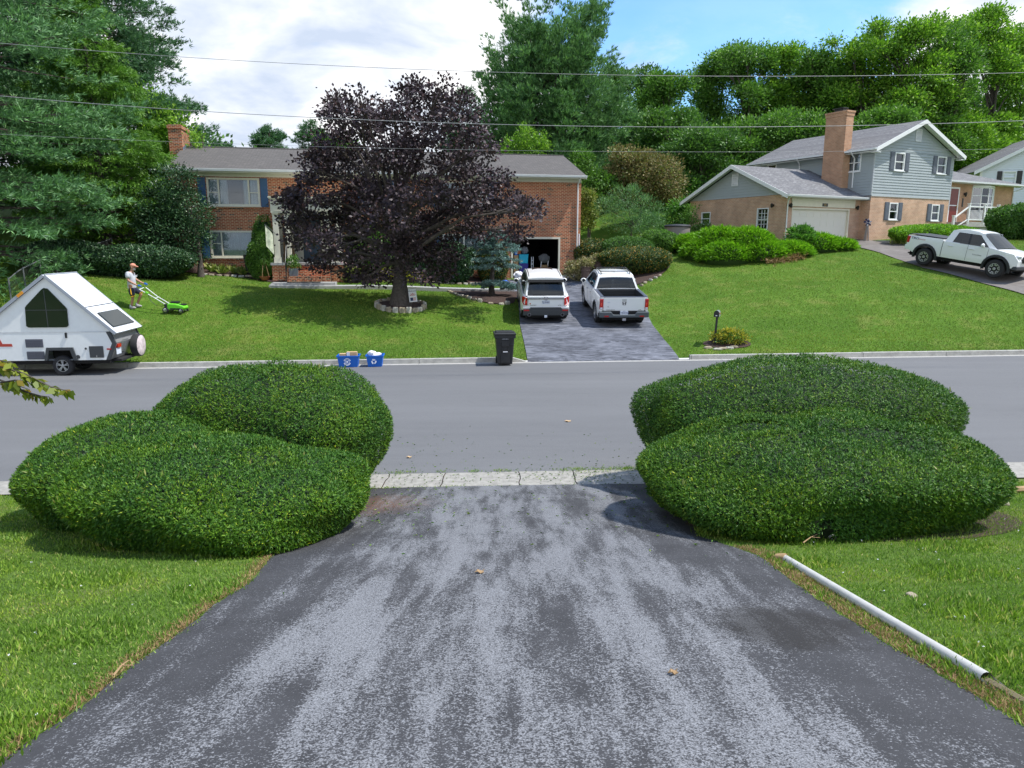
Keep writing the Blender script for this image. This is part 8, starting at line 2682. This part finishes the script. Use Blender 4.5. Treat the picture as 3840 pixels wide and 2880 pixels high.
# blue spruce with a bare lower trunk and one separate low tier
sb = G(1845, 1110)
SP = veg('blue_spruce', 'blue spruce in the mulch bed beside the driveway with a separate low tier', 'tree', sb)
b = MB(); b.tube([(0, 0, -.1), (-.03, 0, .5), (.05, 0, 1.4), (.05, 0, 2.9)], [.16, .13, .08, .02], 8)
P = []; D = []
tiers = [(.62, .8, .85, -.05), (.45, .5, .5, .75), (1.35, 1.35, 1.1, 0.2), (1.7, 1.45, 1.15, .35), (2.05, 1.2, 1.05, .4), (2.35, 1.0, .8, .35), (2.65, .75, .5, .3), (2.9, .4, .25, .25)]
for z, rx_, ry_, cx_ in tiers:
    for k in range(13):
        a = RNG.uniform(0, 2 * PI); L = RNG.uniform(.7, 1.08); o = np.array([math.cos(a) * rx_, math.sin(a) * ry_, 0]) * L
        zz = z + RNG.normal() * .06
        b.tube([(cx_ * .5, 0, zz), (cx_ + o[0] * .9, o[1] * .9, zz - .05)], [.025, .008], 4, cap=False)
        n = 60; s = RNG.uniform(.35, 1, n); lt = RNG.uniform(-.22, .22, n) * (1.3 - s)
        lat = np.array([-math.sin(a), math.cos(a), 0])
        pp = np.array([cx_, 0, zz])[None] + o[None] * s[:, None] + lat[None] * lt[:, None]; pp[:, 2] += -.10 * s + RNG.normal(size=n) * .03 + .04
        P.append(pp); d = o[None] / max(np.linalg.norm(o), .1) * .6 + RNG.normal(size=(n, 3)) * .4; d[:, 2] += .5; D.append(d)
b.build('trunk', M['bark'], SP)
P2, D2 = tufts(np.vstack(P), np.vstack(D), 5, .5); leaves('crown', P2, D2, .10, M['spruce'], SP, aspect=.28)

# right of the brick house
hedge('big low mounded hedge with yellowing tips beside the pickup', 6.28, 36.7, 1.85, 1.5, 1.32, 9000, 'oranged', .10, 3, 31, .035, group='clipped hedges between the houses', aspect=.35)
q = at(2350, 930, 39.3); hedge('dark green clipped hedge behind the big yellowing one', q.x, q.y, 1.45, .9, 1.5, 6000, 'leaf_c', .10, 3, 32, .03, group='clipped hedges between the houses', aspect=.4)
q = at(2225, 930, 39.8); hedge('clipped hedge with orange top against the brick corner', q.x, q.y, 1.1, .9, 1.7, 5000, 'oranged', .10, 3, 33, .05, group='clipped hedges between the houses', aspect=.4)
q = at(2470, 940, 40.2); hedge('rounded green hedge at the right end of the clipped group', q.x, q.y, 1.0, 1.1, 1.35, 5000, 'leaf_b', .10, 3, 34, .05, group='clipped hedges between the houses', aspect=.4)
q = at(2165, 1035, 37.2); S = veg('variegated_shrub', 'sprawling variegated shrub with pale yellow leaves by the planters', 'shrub', gbase(q.x, q.y))
P, D = clumps([(0, 0, .45, .55, .45, .5), (.25, -.4, .3, .5, .35, .35)], 110, 18, .2); leaves('foliage', P, D, .14, M['leaf_withered'], S, aspect=.42)
bs = gbase(at(2370, 870, 43.5).x, 43.5)
tree('mugo_pine', 'open grey green pine shrub with bare branches behind the hedges', bs, px_blobs([(2290, 790, 50, 50), (2350, 760, 70, 60), (2420, 800, 60, 60), (2460, 840, 40, 30), (2320, 840, 60, 30), (2390, 850, 70, 35)], 43.5, bs, .8, 3, .5), 240, 30, .3, .17, 'pine_mid', aspect=.16, trunk_r=.10, seed=31, up=.5, inner=.15)
bs = gbase(at(2215, 800, 46).x, 46)
tree('golden_shrub', 'yellow leaved shrub behind the right corner of the brick house', bs, px_blobs([(2200, 740, 25, 25), (2215, 790, 30, 35), (2190, 820, 35, 40)], 46, bs, .8, 3, .5), 90, 30, .3, .15, 'leaf_yellowgreen', trunk_r=.06, seed=32)
bs = gbase(at(2210, 700, 50).x, 50)
tree('young_tree', 'light green young tree rising behind the right end of the brick roof', bs, px_blobs([(2190, 640, 40, 60), (2230, 700, 45, 60), (2280, 720, 40, 50), (2180, 600, 25, 30)], 50, bs, .8, 3, .5), 110, 30, .4, .2, 'leaf_bright', trunk_r=.08, seed=33)
bs = gbase(at(2400, 780, 51).x, 51)
tree('rusty_tree', 'round tree with rusty brown and olive leaves between the two houses', bs, px_blobs([(2370, 640, 75, 70), (2300, 690, 55, 60), (2440, 660, 80, 80), (2500, 680, 60, 80), (2400, 720, 80, 50), (2340, 580, 40, 30), (2290, 740, 40, 40), (2480, 740, 60, 35)], 51, bs, .9, 3, .6), 460, 34, .5, .19, 'brownleaf', trunk_r=.14, seed=34, inner=.3, bottom=-.95)
bs = gbase(at(1950, 560, 50).x, 50)
tree('young_tree', 'pale yellow green tree showing above the middle of the brick roof', bs, px_blobs([(1920, 560, 45, 40), (1970, 520, 35, 45), (1990, 580, 50, 40), (1880, 590, 35, 30), (2035, 540, 18, 40)], 50, bs, .8, 3, .5), 120, 24, .36, .19, 'leaf_a', aspect=.4, trunk_r=.08, seed=35)
bs = gbase(at(1230, 560, 62).x, 62)
tree('small_tree', 'light green treetop left of the purple maple above the roof', bs, px_blobs([(1235, 530, 40, 30), (1290, 560, 50, 30)], 62, bs, .8, 3, .5), 50, 28, .5, .25, 'leaf_b', trunk_r=.1, seed=36)
for px_, py_, Y, r_, sd_, lab in ((1007, 474, 74, 2.2, 41, 'small dark spruce above the brick roof, left one of two'), (1165, 452, 70, 2.0, 42, 'small dark spruce beside the purple maple above the roof, right one of two')):
    t_ = at(px_, py_, Y); bs = gbase(t_.x, Y)
    conifer('distant_spruce', lab, bs, t_.z - bs.z, [(0, r_ * 1.3), (.5, r_), (.8, r_ * .75), (1, .15)], 110, 4200, .34, 'pine_dark', k=5, seed=sd_, rise=(.1, .3), droop=.12, z0=.25, start=.3, trunk_r=.2, clump=.2, group='small dark spruces above the roof')

t_ = at(2035, 15, 58); bs = gbase(at(2055, 15, 58).x, 58)
conifer('white_pine', 'massive pine with upswept branches behind the middle of the brick house', bs, t_.z - bs.z - 4.2, [(0, 5.4), (.25, 6.2), (.5, 5.8), (.68, 4.9), (.82, 3.9), (.93, 3.0), (1, 2.0)], 300, 38000, .36, 'pine_mid', k=6, seed=51, rise=(.0, 1.9), z0=.05, start=.4, trunk_r=.45, clump=.28, spread=.34, plate=.24, upd=.5)
t_ = at(1750, 330, 62); bs = gbase(t_.x, 62)
conifer('dark_spruce', 'dark conifer behind the right side of the purple maple', bs, t_.z - bs.z, [(0, 3.4), (.5, 2.8), (1, .3)], 120, 6000, .36, 'pine_dark', k=5, seed=52, rise=(.05, .4), trunk_r=.2, clump=.3)
t_ = at(2330, 400, 64); bs = gbase(t_.x, 64)
conifer('dark_spruce', 'dark pine leaning out right of the massive central pine', bs, t_.z - bs.z, [(0, 4.2), (.4, 3.8), (.8, 2.0), (1, .5)], 130, 8000, .38, 'pine_mid', k=5, seed=53, rise=(.05, .5), trunk_r=.2, clump=.32)

# woods behind the right-hand house, tree by tree
WOODS = [  # px, top, Y, half width px, bottom py, material, label, leaf
    (2400, 262, 74, 120, 700, 'leaf_c', 'dark round topped tree just right of the central pine', .26),
    (2500, 300, 70, 90, 640, 'leaf_b', 'mid green tree behind the rusty tree', .26),
    (2540, 420, 60, 110, 720, 'leaf_c', 'dark spreading tree directly above the rusty tree on its right', .24),
    (2680, 212, 76, 70, 620, 'leaf_b', 'thin open tree with sky showing through its crown', .26),
    (2640, 480, 56, 110, 800, 'leaf_c', 'dense dark tree left of the garage gable', .22),
    (2800, 190, 72, 110, 620, 'leaf_b', 'mid green tree rising over the garage gable', .26),
    (2790, 470, 58, 110, 780, 'leaf_b', 'leafy tree just behind the garage roof peak', .22),
    (2960, 180, 74, 110, 560, 'leaf_a', 'bright tree behind and left of the tan chimney', .27),
    (2960, 430, 58, 100, 700, 'leaf_b', 'green tree low behind the upper roof, left of the chimney', .23),
    (3110, 210, 72, 100, 520, 'leaf_b', 'tree just behind the tan chimney', .27),
    (3230, 150, 70, 110, 560, 'leaf_a', 'sunny tree just right of the tan chimney', .27),
    (3400, 90, 68, 120, 560, 'leaf_a', 'tall sunny walnut tree above the grey gable', .27),
    (3540, 110, 70, 110, 600, 'leaf_b', 'tall tree over the right slope of the upper roof', .27),
    (3690, 40, 74, 140, 620, 'leaf_a', 'tallest sunny tree near the right edge', .28),
    (3830, 110, 76, 120, 620, 'leaf_a', 'sunny tree cut off by the right edge', .28),
    (3600, 430, 72, 90, 640, 'leaf_a', 'low bright tree between the grey house and the white house', .24),
    (3330, 420, 60, 100, 640, 'leaf_b', 'lower tree filling in behind the grey gable', .24),
]
for i, (px_, py_, Y, hw, bot, m_, lab, lf) in enumerate(WOODS):
    rr = random.Random(100 + i)
    bs = gbase(at(px_, 700, Y).x, Y)
    lst = []
    hgt = bot - py_
    for k in range(19):
        f = ((k + .5) / 19) ** .9; w_ = hw * (.35 + .75 * math.sin(PI * min(1, .12 + f * .75)))
        lst.append((px_ + rr.uniform(-1, 1) * w_, py_ + hgt * (.08 + .88 * f) + rr.uniform(-15, 15), hw * rr.uniform(.26, .46), rr.uniform(22, 40)))
    for k in range(6): lst.append((px_ + rr.uniform(-1.1, 1.1) * hw, py_ + rr.uniform(0, 110), hw * rr.uniform(.14, .28), rr.uniform(14, 30)))
    lst.append((px_ + rr.uniform(-.3, .3) * hw, py_ + 25, hw * .35, 30))
    tree('woodland_tree', lab, bs, px_blobs(lst, Y, bs, .9, i, 1.5), 620, 32, .9, lf * 1.1, m_, aspect=.5, flat=.42, trunk_r=.28, seed=i, group='trees behind the right-hand houses', inner=.22)
# more trees deep behind, closing the gaps
for i, (px_, py_, Y, hw) in enumerate([(2250, 420, 90, 130), (2460, 400, 92, 130), (2900, 340, 92, 170), (3150, 320, 92, 170), (3450, 300, 90, 180), (3760, 300, 88, 180), (4050, 250, 80, 180), (1850, 470, 92, 120)]):
    rr = random.Random(300 + i)
    bs = gbase(at(px_, 700, Y).x, Y)
    lst = [(px_ + rr.uniform(-.7, .7) * hw, py_ + 60 + k * 45, hw * rr.uniform(.45, .6), 60) for k in range(9)]
    where = ['behind the central pine on its right', 'above the rusty tree', 'behind the garage roof', 'behind the tan chimney', 'behind the grey gable', 'behind the white house', 'beyond the right edge', 'behind the central pine on its left'][i]
    tree('background_tree', 'dark far tree filling the gap ' + where, bs, px_blobs(lst, Y, bs, .8, i, 1.5), 200, 34, 1.2, .44, 'leaf_c', aspect=.55, trunk_r=.28, seed=50 + i, group='far trees closing the gaps', inner=.3)

# leafy shrubs left of the garage gable
bs = gbase(at(2560, 860, 47.5).x, 47.5)
tree('sumac', 'bright ferny shrub left of the garage gable', bs, px_blobs([(2530, 840, 50, 40), (2580, 800, 45, 40), (2610, 770, 30, 35), (2500, 880, 40, 25), (2600, 850, 50, 40), (2540, 780, 25, 20)], 47.5, bs, .8, 3, .4), 220, 26, .34, .24, 'fern', aspect=.32, trunk_r=.05, seed=61, up=.1)
bs = gbase(at(2620, 880, 44).x, 44)
tree('pale_shrub', 'loose pale green shrub in front of the left garage window', bs, px_blobs([(2610, 860, 40, 35), (2590, 810, 25, 35), (2640, 880, 40, 30), (2570, 880, 35, 20)], 44, bs, .8, 3, .4), 110, 24, .3, .14, 'leaf_bright', aspect=.4, trunk_r=.05, seed=62)


def juniper():
    S = veg('juniper_bed', 'wide bright green spreading juniper below the garage wall', 'shrub', gbase(13.0, 38.0))
    o = Vector(S.location)
    spots = []
    for (px_, py_, Y, rx_, ry_, hz) in [(2600, 930, 39.8, 1.3, 1.1, .75), (2700, 900, 38.4, 1.6, 1.2, 1.28), (2800, 905, 37.7, 1.6, 1.2, 1.30), (2730, 960, 37.0, 1.5, 1.0, .85), (2860, 940, 37.0, 1.5, 1.0, .75), (2950, 930, 37.3, 1.3, .9, .6),
                                        (3060, 905, 38.2, 1.3, .8, .75), (3140, 915, 38.3, 1.0, .6, .45), (2640, 975, 38.0, 1.2, .8, .8)]:
        q = at(px_, py_, Y); spots.append((q.x, q.y, rx_, ry_, hz))
    core = MB()
    P = []; D = []; NN = []
    for i, (x, y, rx_, ry_, hz) in enumerate(spots):
        core.blob((x - o.x, y - o.y, g1(x, y) - o.z + .1), (rx_ * .9, ry_ * .9, hz * .86), 18, 9)
        n = int(1500 * rx_ * ry_)
        d = unit(RNG.normal(size=(n, 3))); d[:, 2] = np.abs(d[:, 2])
        p = d * np.array([rx_, ry_, hz]) * RNG.uniform(.86, 1.06, (n, 1)) + np.array([x - o.x, y - o.y, g1(x, y) - o.z + .05])
        NN.append(d + np.array([0, 0, .3])); P.append(p); dd = d * np.array([1, 1, .25]) + np.array([-.25, -.35, .25]) + RNG.normal(size=(n, 3)) * .18; D.append(dd)
    P = np.vstack(P); D = np.vstack(D)
    P2, D2 = tufts(P, D, 4, .28)
    leaves('sprays', P2, D2, RNG.uniform(.14, .30, len(P2)), M['juniper'], S, aspect=.16, N=np.vstack(NN), nj=.6)
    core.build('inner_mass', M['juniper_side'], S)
    # dead patch along its lower right edge
    P = []; 
    for k in range(260):
        q = at(RNG.uniform(2920, 3080), 0, 36.6); x = q.x + RNG.normal() * .1; y = 36.3 + (x - 14) * .22 + RNG.normal() * .25; P.append((x - o.x, y - o.y, g1(x, y) - o.z + RNG.uniform(.02, .25)))
    P2, D2 = tufts(np.array(P), RNG.normal(size=(260, 3)) * (1, 1, .5) + (0, -.3, .4), 5, .5)
    leaves('dead_sprays', P2, D2, .22, M['drygrass'], S, aspect=.14)
    for (x, y, rx_, ry_, hz) in spots: HEDGES.append((x, y, rx_, ry_, 0))


juniper()
q = at(3000, 905, 38.0); S = veg('leafy_shrub', 'broad leaved green shrub in front of the garage door edge', 'shrub', gbase(q.x, q.y))
P, D = clumps([(0, 0, .8, .55, .4, .45), (.3, -.1, .5, .5, .35, .35)], 120, 16, .2); leaves('foliage', P, D, .2, M['fern'], S, aspect=.34)
q = RP(8.6, -2.6); hedge('low spreading green hedge in front of the grey house', q.x, q.y, 3.6, .95, .95, 9000, 'juniper', .14, 3, 71, .05, rz=Rd(24), name='front_hedge', aspect=.3)
q = RP(6.2, -2.6); S = veg('daylilies', 'strappy yellow green daylilies at the left end of the front hedge', 'plants', gbase(q.x, q.y))
P = RNG.normal(size=(420, 3)) * (.55, .35, 0); D = RNG.normal(size=(420, 3)) * .6 + (0, 0, .8); leaves('blades', P, D, .42, M['leaf_yellowgreen'], S, aspect=.09); S['kind'] = 'stuff'
q = at(3800, 830, 42); hedge('dark leafy bush at the right edge beyond the porch', q.x, q.y, 1.25, 1.1, 1.9, 6000, 'leaf_c', .16, 3, 72, .12, name='dark_bush', cat='shrub', aspect=.5)
q = at(3930, 850, 41); hedge('dark bush cut off by the right edge above the truck', q.x, q.y, 1.6, 1.2, 2.0, 5000, 'leaf_c', .16, 3, 73, .12, name='dark_bush', cat='shrub', aspect=.5)
S = veg('mailbox_shrub', 'small yellow variegated shrub around the mailbox post', 'shrub', MBX + Vector((.55, .05, 0)))
P, D = clumps([(0, 0, .28, .52, .35, .24), (-.35, 0, .22, .3, .25, .2), (.35, 0, .2, .25, .25, .18)], 110, 14, .13); leaves('foliage', P, D, .085, M['yellow_leaf'], S, aspect=.5)
P, D = clumps([(0, 0, .22, .5, .35, .2)], 60, 14, .16); leaves('inner_leaves', P, D, .09, M['leaf_c'], S, aspect=.5)
bed('mailbox_bed', [(MBX.x + .45 + .85 * math.cos(a), MBX.y + .5 * math.sin(a)) for a in np.linspace(0, 2 * PI, 14, endpoint=False)], 'mulch patch under the mailbox shrub', dz=.03)


# foreground branch entering at the left
def near_branch():
    Y = 4.3
    S = veg('tree_branch', 'leafy yellow green branch hanging into view at the left edge', 'branch', at(-260, 1330, Y))
    o = Vector(S.location); b = MB()
    main = [at(-260, 1330, Y), at(-80, 1400, Y), at(30, 1435, Y + .05), at(110, 1460, Y + .05)]
    b.tube([p - o for p in main], [.012, .008, .005, .002], 6)
    tw = [([(-200, 1350), (0, 1375), (90, 1400), (190, 1450), (262, 1468)]), ([(0, 1435), (60, 1425), (130, 1435)]), ([(-150, 1340), (0, 1352), (50, 1362)]), ([(30, 1440), (100, 1470), (150, 1485), (185, 1488)])]
    P = []; D = []
    for t in tw:
        pts = [at(a, c, Y + RNG.uniform(-.06, .06)) - o for a, c in t]
        b.tube(pts, [.005] * (len(pts) - 1) + [.0015], 5)
        for a, c in zip(pts, pts[1:]):
            n = max(3, int((c - a).length / .009))
            for k in range(n):
                q = a.lerp(c, (k + RNG.uniform()) / n); P.append(tuple(q)); D.append(tuple((c - a).normalized() * .4 + Vector((RNG.normal() * .5, RNG.normal() * .5, -.7 + RNG.normal() * .4))))
    b.build('twigs', M['bark'], S)
    P = np.array(P); D = np.array(D)
    leaves('leaves', P, D, RNG.uniform(.045, .08, len(P)), M['leaf_yellowgreen2'], S, aspect=.62)


M['leaf_yellowgreen2'] = leaf_mat('leaf_branch', [(0, (0.09, 0.14, 0.015)), (.5, (0.20, 0.25, 0.025)), (.85, (0.34, 0.36, 0.05)), (1, (0.42, 0.22, 0.05))], 0.5, .4)
near_branch()

# ------------------------------------------------------------------ grass blades and litter
GB = [(0, (0.065, 0.131, 0.017)), (.4, (0.123, 0.232, 0.026)), (.8, (0.203, 0.348, 0.043)), (.93, (0.319, 0.435, 0.087)), (1, (0.493, 0.435, 0.189))]
M['blades_near'] = leaf_mat('grass_blades_near', GB, .5, .35, big=(1.35, 1.2, 1.0), bigscale=.9)
GF = [(0, (0.080, 0.150, 0.019)), (.5, (0.130, 0.220, 0.030)), (.9, (0.195, 0.295, 0.050)), (1, (0.26, 0.26, 0.08))]
M['blades_far'] = leaf_mat('grass_blades_far', GF, .6, .3, big=(1.5, 1.22, 1.15), bigscale=.5, vec=(.22, 1.5, .6))


def off_hedges(x, y, k=1.0):
    ok = np.ones(len(x), bool)
    for hx, hy, rx_, ry_, rz in HEDGES:
        c, s = math.cos(-rz), math.sin(-rz)
        u = (x - hx) * c - (y - hy) * s; v = (x - hx) * s + (y - hy) * c
        ok &= ((u / (rx_ * k)) ** 2 + (v / (ry_ * k)) ** 2) > 1
    return ok


def near_grass():
    for side in (-1, 1):
        n = 430000
        y = 1.2 + 9.4 * RNG.uniform(0, 1, n) ** 1.5
        x = side * RNG.uniform(0, 1, n) ** 1.15 * (2.4 + 1.0 * y) 
        l, r = drive_edges(y)
        k = ((x < l + .03 * RNG.normal(size=n)) if side < 0 else (x > r + .03 * RNG.normal(size=n))) & (y < kerb_in(x) - .02) & off_hedges(x, y, .98)
        x, y = x[k], y[k]
        # thin out under the right hedge edge where soil shows
        P = np.stack([x, y, 0.207 * np.maximum(kerb_in(x) - y, 0) - .003], 1)
        n = len(P)
        D = RNG.normal(size=(n, 3)) * .55; D[:, 2] = 1
        tall = 1 + .9 * (np.sin(x * 3.1 + y * 1.7) * np.sin(x * 1.3 - y * 4.1) > .3) * RNG.uniform(0, 1, n)
        s = RNG.uniform(.018, .042, n) * tall
        o = leaves('grass', P, D, s, M['blades_near'], aspect=.17)
        tag(o, ['short green grass blades on the near lawn left of the driveway', 'short green grass blades on the near lawn right of the driveway'][side > 0], 'grass', None, 'stuff')


near_grass()


def far_grass():
    n = 420000
    u = RNG.uniform(0, 1, n) ** 1.25 * 17
    x = RNG.uniform(-20, 30, n); y = kerb_far(x) + .16 + u
    ly, lx, ry, rx_ = FDE
    inside = (x > np.interp(y, ly, lx) - .02) & (x < np.interp(y, ry, rx_) + .02) & (y < 40)
    k = ~inside & off_hedges(x, y, 1.0) & ~in_poly(x, y, RD_POLY)
    # keep off the houses
    lx_, ly_ = (x + 16.05) * math.cos(Rd(11)) + (y - 35.7) * math.sin(Rd(11)), -(x + 16.05) * math.sin(Rd(11)) + (y - 35.7) * math.cos(Rd(11))
    k &= ~((lx_ > -1.3) & (lx_ < 20.6) & (ly_ > -.1))
    rx2 = (x - 15.6) * math.cos(RYAW) + (y - 40) * math.sin(RYAW); ry2 = -(x - 15.6) * math.sin(RYAW) + (y - 40) * math.cos(RYAW)
    k &= ~((rx2 > -1.0) & (ry2 > -.7))
    for bd in BEDS: k &= ~in_poly(x, y, bd)
    x, y = x[k], y[k]; n = len(x)
    P = np.stack([x, y, gz(x, y) - .005], 1)
    D = RNG.normal(size=(n, 3)) * .6; D[:, 2] = 1
    o = leaves('grass', P, D, RNG.uniform(.03, .075, n), M['blades_far'], aspect=.3)
    tag(o, 'mown grass blades on the far lawns', 'grass', None, 'stuff')


far_grass()


def litter():
    # yew clippings on the drive, gutter and street
    P = []
    for (cx, cy, sx, sy, n) in ((2.2, 8.6, .9, 1.3, 260), (1.9, 11.3, 1.2, .35, 420), (-1.6, 8.8, .7, 1.1, 260), (-1.0, 11.2, 1.5, .3, 260), (0.5, 9.6, 1.6, 1.2, 90), (2.0, 12.6, 1.5, .8, 90), (-1.8, 12.6, 1.0, .8, 70)):
        P.append(np.stack([RNG.normal(cx, sx, n), RNG.normal(cy, sy, n)], 1))
    P = np.vstack(P)
    l, r = drive_edges(P[:, 1])
    k = ((P[:, 1] > kerb_in(P[:, 0])) | ((P[:, 0] > l) & (P[:, 0] < r)))
    P = P[k]
    z = np.where(P[:, 1] < kerb_in(P[:, 0]), .207 * (kerb_in(P[:, 0]) - P[:, 1]) + .038, np.where(P[:, 1] < kerb_near(P[:, 0]), .024, .008))
    P3 = np.column_stack([P, z]); D = RNG.normal(size=P3.shape); D[:, 2] = np.abs(D[:, 2]) * .12
    P2, D2 = tufts(P3, D, 2, .25); D2[:, 2] = np.abs(D2[:, 2]) * .3
    tag(leaves('hedge_clippings', P2, D2, RNG.uniform(.02, .05, len(P2)), M['clip'], aspect=.35), 'green yew clippings scattered on the driveway and gutter', 'clippings', None, 'stuff')
    # weeds in the gutter joints
    P = []; D = []
    for k in range(34):
        x = RNG.uniform(-2.3, 2.6); y = (kerb_near(x) + RNG.normal() * .02) if k % 3 else kerb_in(x) - .02
        n = 26; P.append(np.stack([RNG.normal(x, .07, n), RNG.normal(y, .025, n), np.full(n, .012)], 1)); d = RNG.normal(size=(n, 3)) * .9; d[:, 2] = 1; D.append(d)
    n = 420; x = RNG.normal(1.9, .35, n); P.append(np.stack([x, kerb_near(x) + RNG.normal(size=n) * .06, np.full(n, .012)], 1)); d = RNG.normal(size=(n, 3)) * 1.0; d[:, 2] = .7; D.append(d)
    tag(leaves('weeds', np.vstack(P), np.vstack(D), .055, M['blades_near'], aspect=.14), 'tufts of weeds growing along the gutter joints', 'weeds', None, 'stuff')
    # fallen leaves
    labs = [((2130, 1582), 'pale tan dead leaf lying alone on the street', .085, 'card'), ((1800, 2166), 'curled brown leaf in the middle of the driveway', .045, 'wood'), ((2523, 2556), 'small brown leaf on the right side of the driveway', .03, 'wood'), ((1535, 1718), 'flat brown leaf on the street near the left hedge', .06, 'card')]
    for (a, c), lab, s, m_ in labs:
        q = G(a, c); b = MB(); n = 7
        pts = [(s * (1 if i % 2 else .55) * math.cos(2 * PI * i / 10), s * .7 * (1 if i % 2 else .6) * math.sin(2 * PI * i / 10), .02 + .012 * math.sin(i * 2.1)) for i in range(10)]
        b.prism(pts, (0, 0, .004)); tag(b.build('dead_leaf', M[m_], None, loc=q + Vector((0, 0, .03 if c > 1840 else .0))), lab, 'leaf')
    # sticks
    for (a, c), L, rz, lab in (((1035, 2048), .28, .5, 'thin pale stick at the foot of the front left hedge'), ((430, 2570), .12, 1.2, 'small forked reddish twig on the left edge of the driveway'), ((3010, 2055), .28, .6, 'brown stick on the soil under the front right hedge')):
        q = G(a, c); b = MB(); b.tube([(0, 0, .03), (L * .5, .01, .05), (L, .03, .04)], [.006, .005, .002], 5); b.tube([(L * .5, .01, .05), (L * .7, -.05, .05)], [.004, .002], 5)
        tag(b.build('stick', M['wood'], None, loc=q + Vector((0, 0, .02)), rot=(0, 0, rz)), lab, 'stick')
    for (a, c), s, lab in (((3420, 2238), (.09, .06, .025), 'flat tan stone lying in the right near lawn'), ((3640, 1915), (.16, .08, .04), 'low flat rock right of the front right hedge, the larger one'), ((3770, 1895), (.14, .08, .05), 'low flat rock near the right edge beside the wooden edging')):
        q = G(a, c); stone('lawn_stone', q + Vector((0, 0, -.005)), s, lab, seed=int(a))
    q0, q1 = G(3690, 1858), G(3860, 1846); b = MB(); b.tube([(0, 0, .05), q1 - q0 + Vector((0, 0, .05)), (q1 - q0) * 3 + Vector((0, 0, .05))], .05, 8); tag(b.build('landscape_timber', M['wood'], None, loc=q0), 'weathered round timber edging beyond the right hedge', 'timber')
    n = 9000; y = RNG.uniform(2.2, 6.4, n); l_, r_ = drive_edges(y); x = r_ + np.abs(RNG.normal(size=n)) * .11
    y2 = RNG.uniform(1.8, 6.6, 5000); l2, r2 = drive_edges(y2); x2 = l2 - np.abs(RNG.normal(size=5000)) * .06
    X_ = np.concatenate([x, x2]); Y_ = np.concatenate([y, y2]); D = RNG.normal(size=(len(X_), 3)) * .8; D[:, 2] = .7
    tag(leaves('dry_grass', np.stack([X_, Y_, .207 * (kerb_in(X_) - Y_)], 1), D, RNG.uniform(.02, .045, len(X_)), M['drygrass'], aspect=.13), 'dry straw coloured grass along the driveway edges', 'grass', None, 'stuff')
    # soil under the right hedge
    b = []
    for t in np.linspace(0, 2 * PI, 26, endpoint=False): b.append((3.82 + 2.02 * math.cos(t) * 1.02, 8.12 + 1.50 * math.sin(t) * 1.05))
    bm = MB(); c = bm.vert((3.82, 8.12, .207 * (kerb_in(3.8) - 8.12) + .008)); ring = []
    for x, y in b:
        l_, r_ = drive_edges(y)
        ring.append(bm.vert((x, y, .207 * max(0, kerb_in(x) - y) + .008)))
    for i in range(26): bm.face((c, ring[i], ring[(i + 1) % 26]))
    tag(bm.build('soil', M['mulch']), 'bare dark soil under the front right hedge', None, None, 'structure')
    bm = MB(); ring = []
    c = bm.vert((-3.3, 7.75, .207 * (kerb_in(-3.3) - 7.75) + .008))
    for t in np.linspace(0, 2 * PI, 26, endpoint=False):
        x, y = -3.3 + 1.42 * math.cos(t), 7.7 + 1.22 * math.sin(t); ring.append(bm.vert((x, y, .207 * max(0, kerb_in(x) - y) + .008)))
    for i in range(26): bm.face((c, ring[i], ring[(i + 1) % 26]))
    tag(bm.build('soil_left', M['mulch']), 'bare dark soil under the front left hedge', None, None, 'structure')


def clover():
    n = 150; y = RNG.uniform(2.2, 8, n); x = RNG.uniform(0, 1, n) * (1 + .75 * y) * np.where(RNG.uniform(0, 1, n) < .3, -1, 1)
    l, r = drive_edges(y); k = ((x < l - .1) | (x > r + .3)) & off_hedges(x, y, 1.1); x, y = x[k], y[k]
    P = np.stack([x, y, .207 * (kerb_in(x) - y) + .035], 1); P2, D2 = tufts(P, np.tile([0, 0, 1.], (len(P), 1)), 7, .9)
    tag(leaves('clover_flowers', P2, D2, .011, M['paper'], aspect=.5), 'tiny white clover heads dotted over the near lawns', 'clover', None, 'stuff')


clover()
M['clip'] = leaf_mat('clippings', [(0, (0.03, 0.08, 0.01)), (.6, (0.08, 0.17, 0.02)), (1, (0.22, 0.28, 0.04))], .6, .1)
litter()
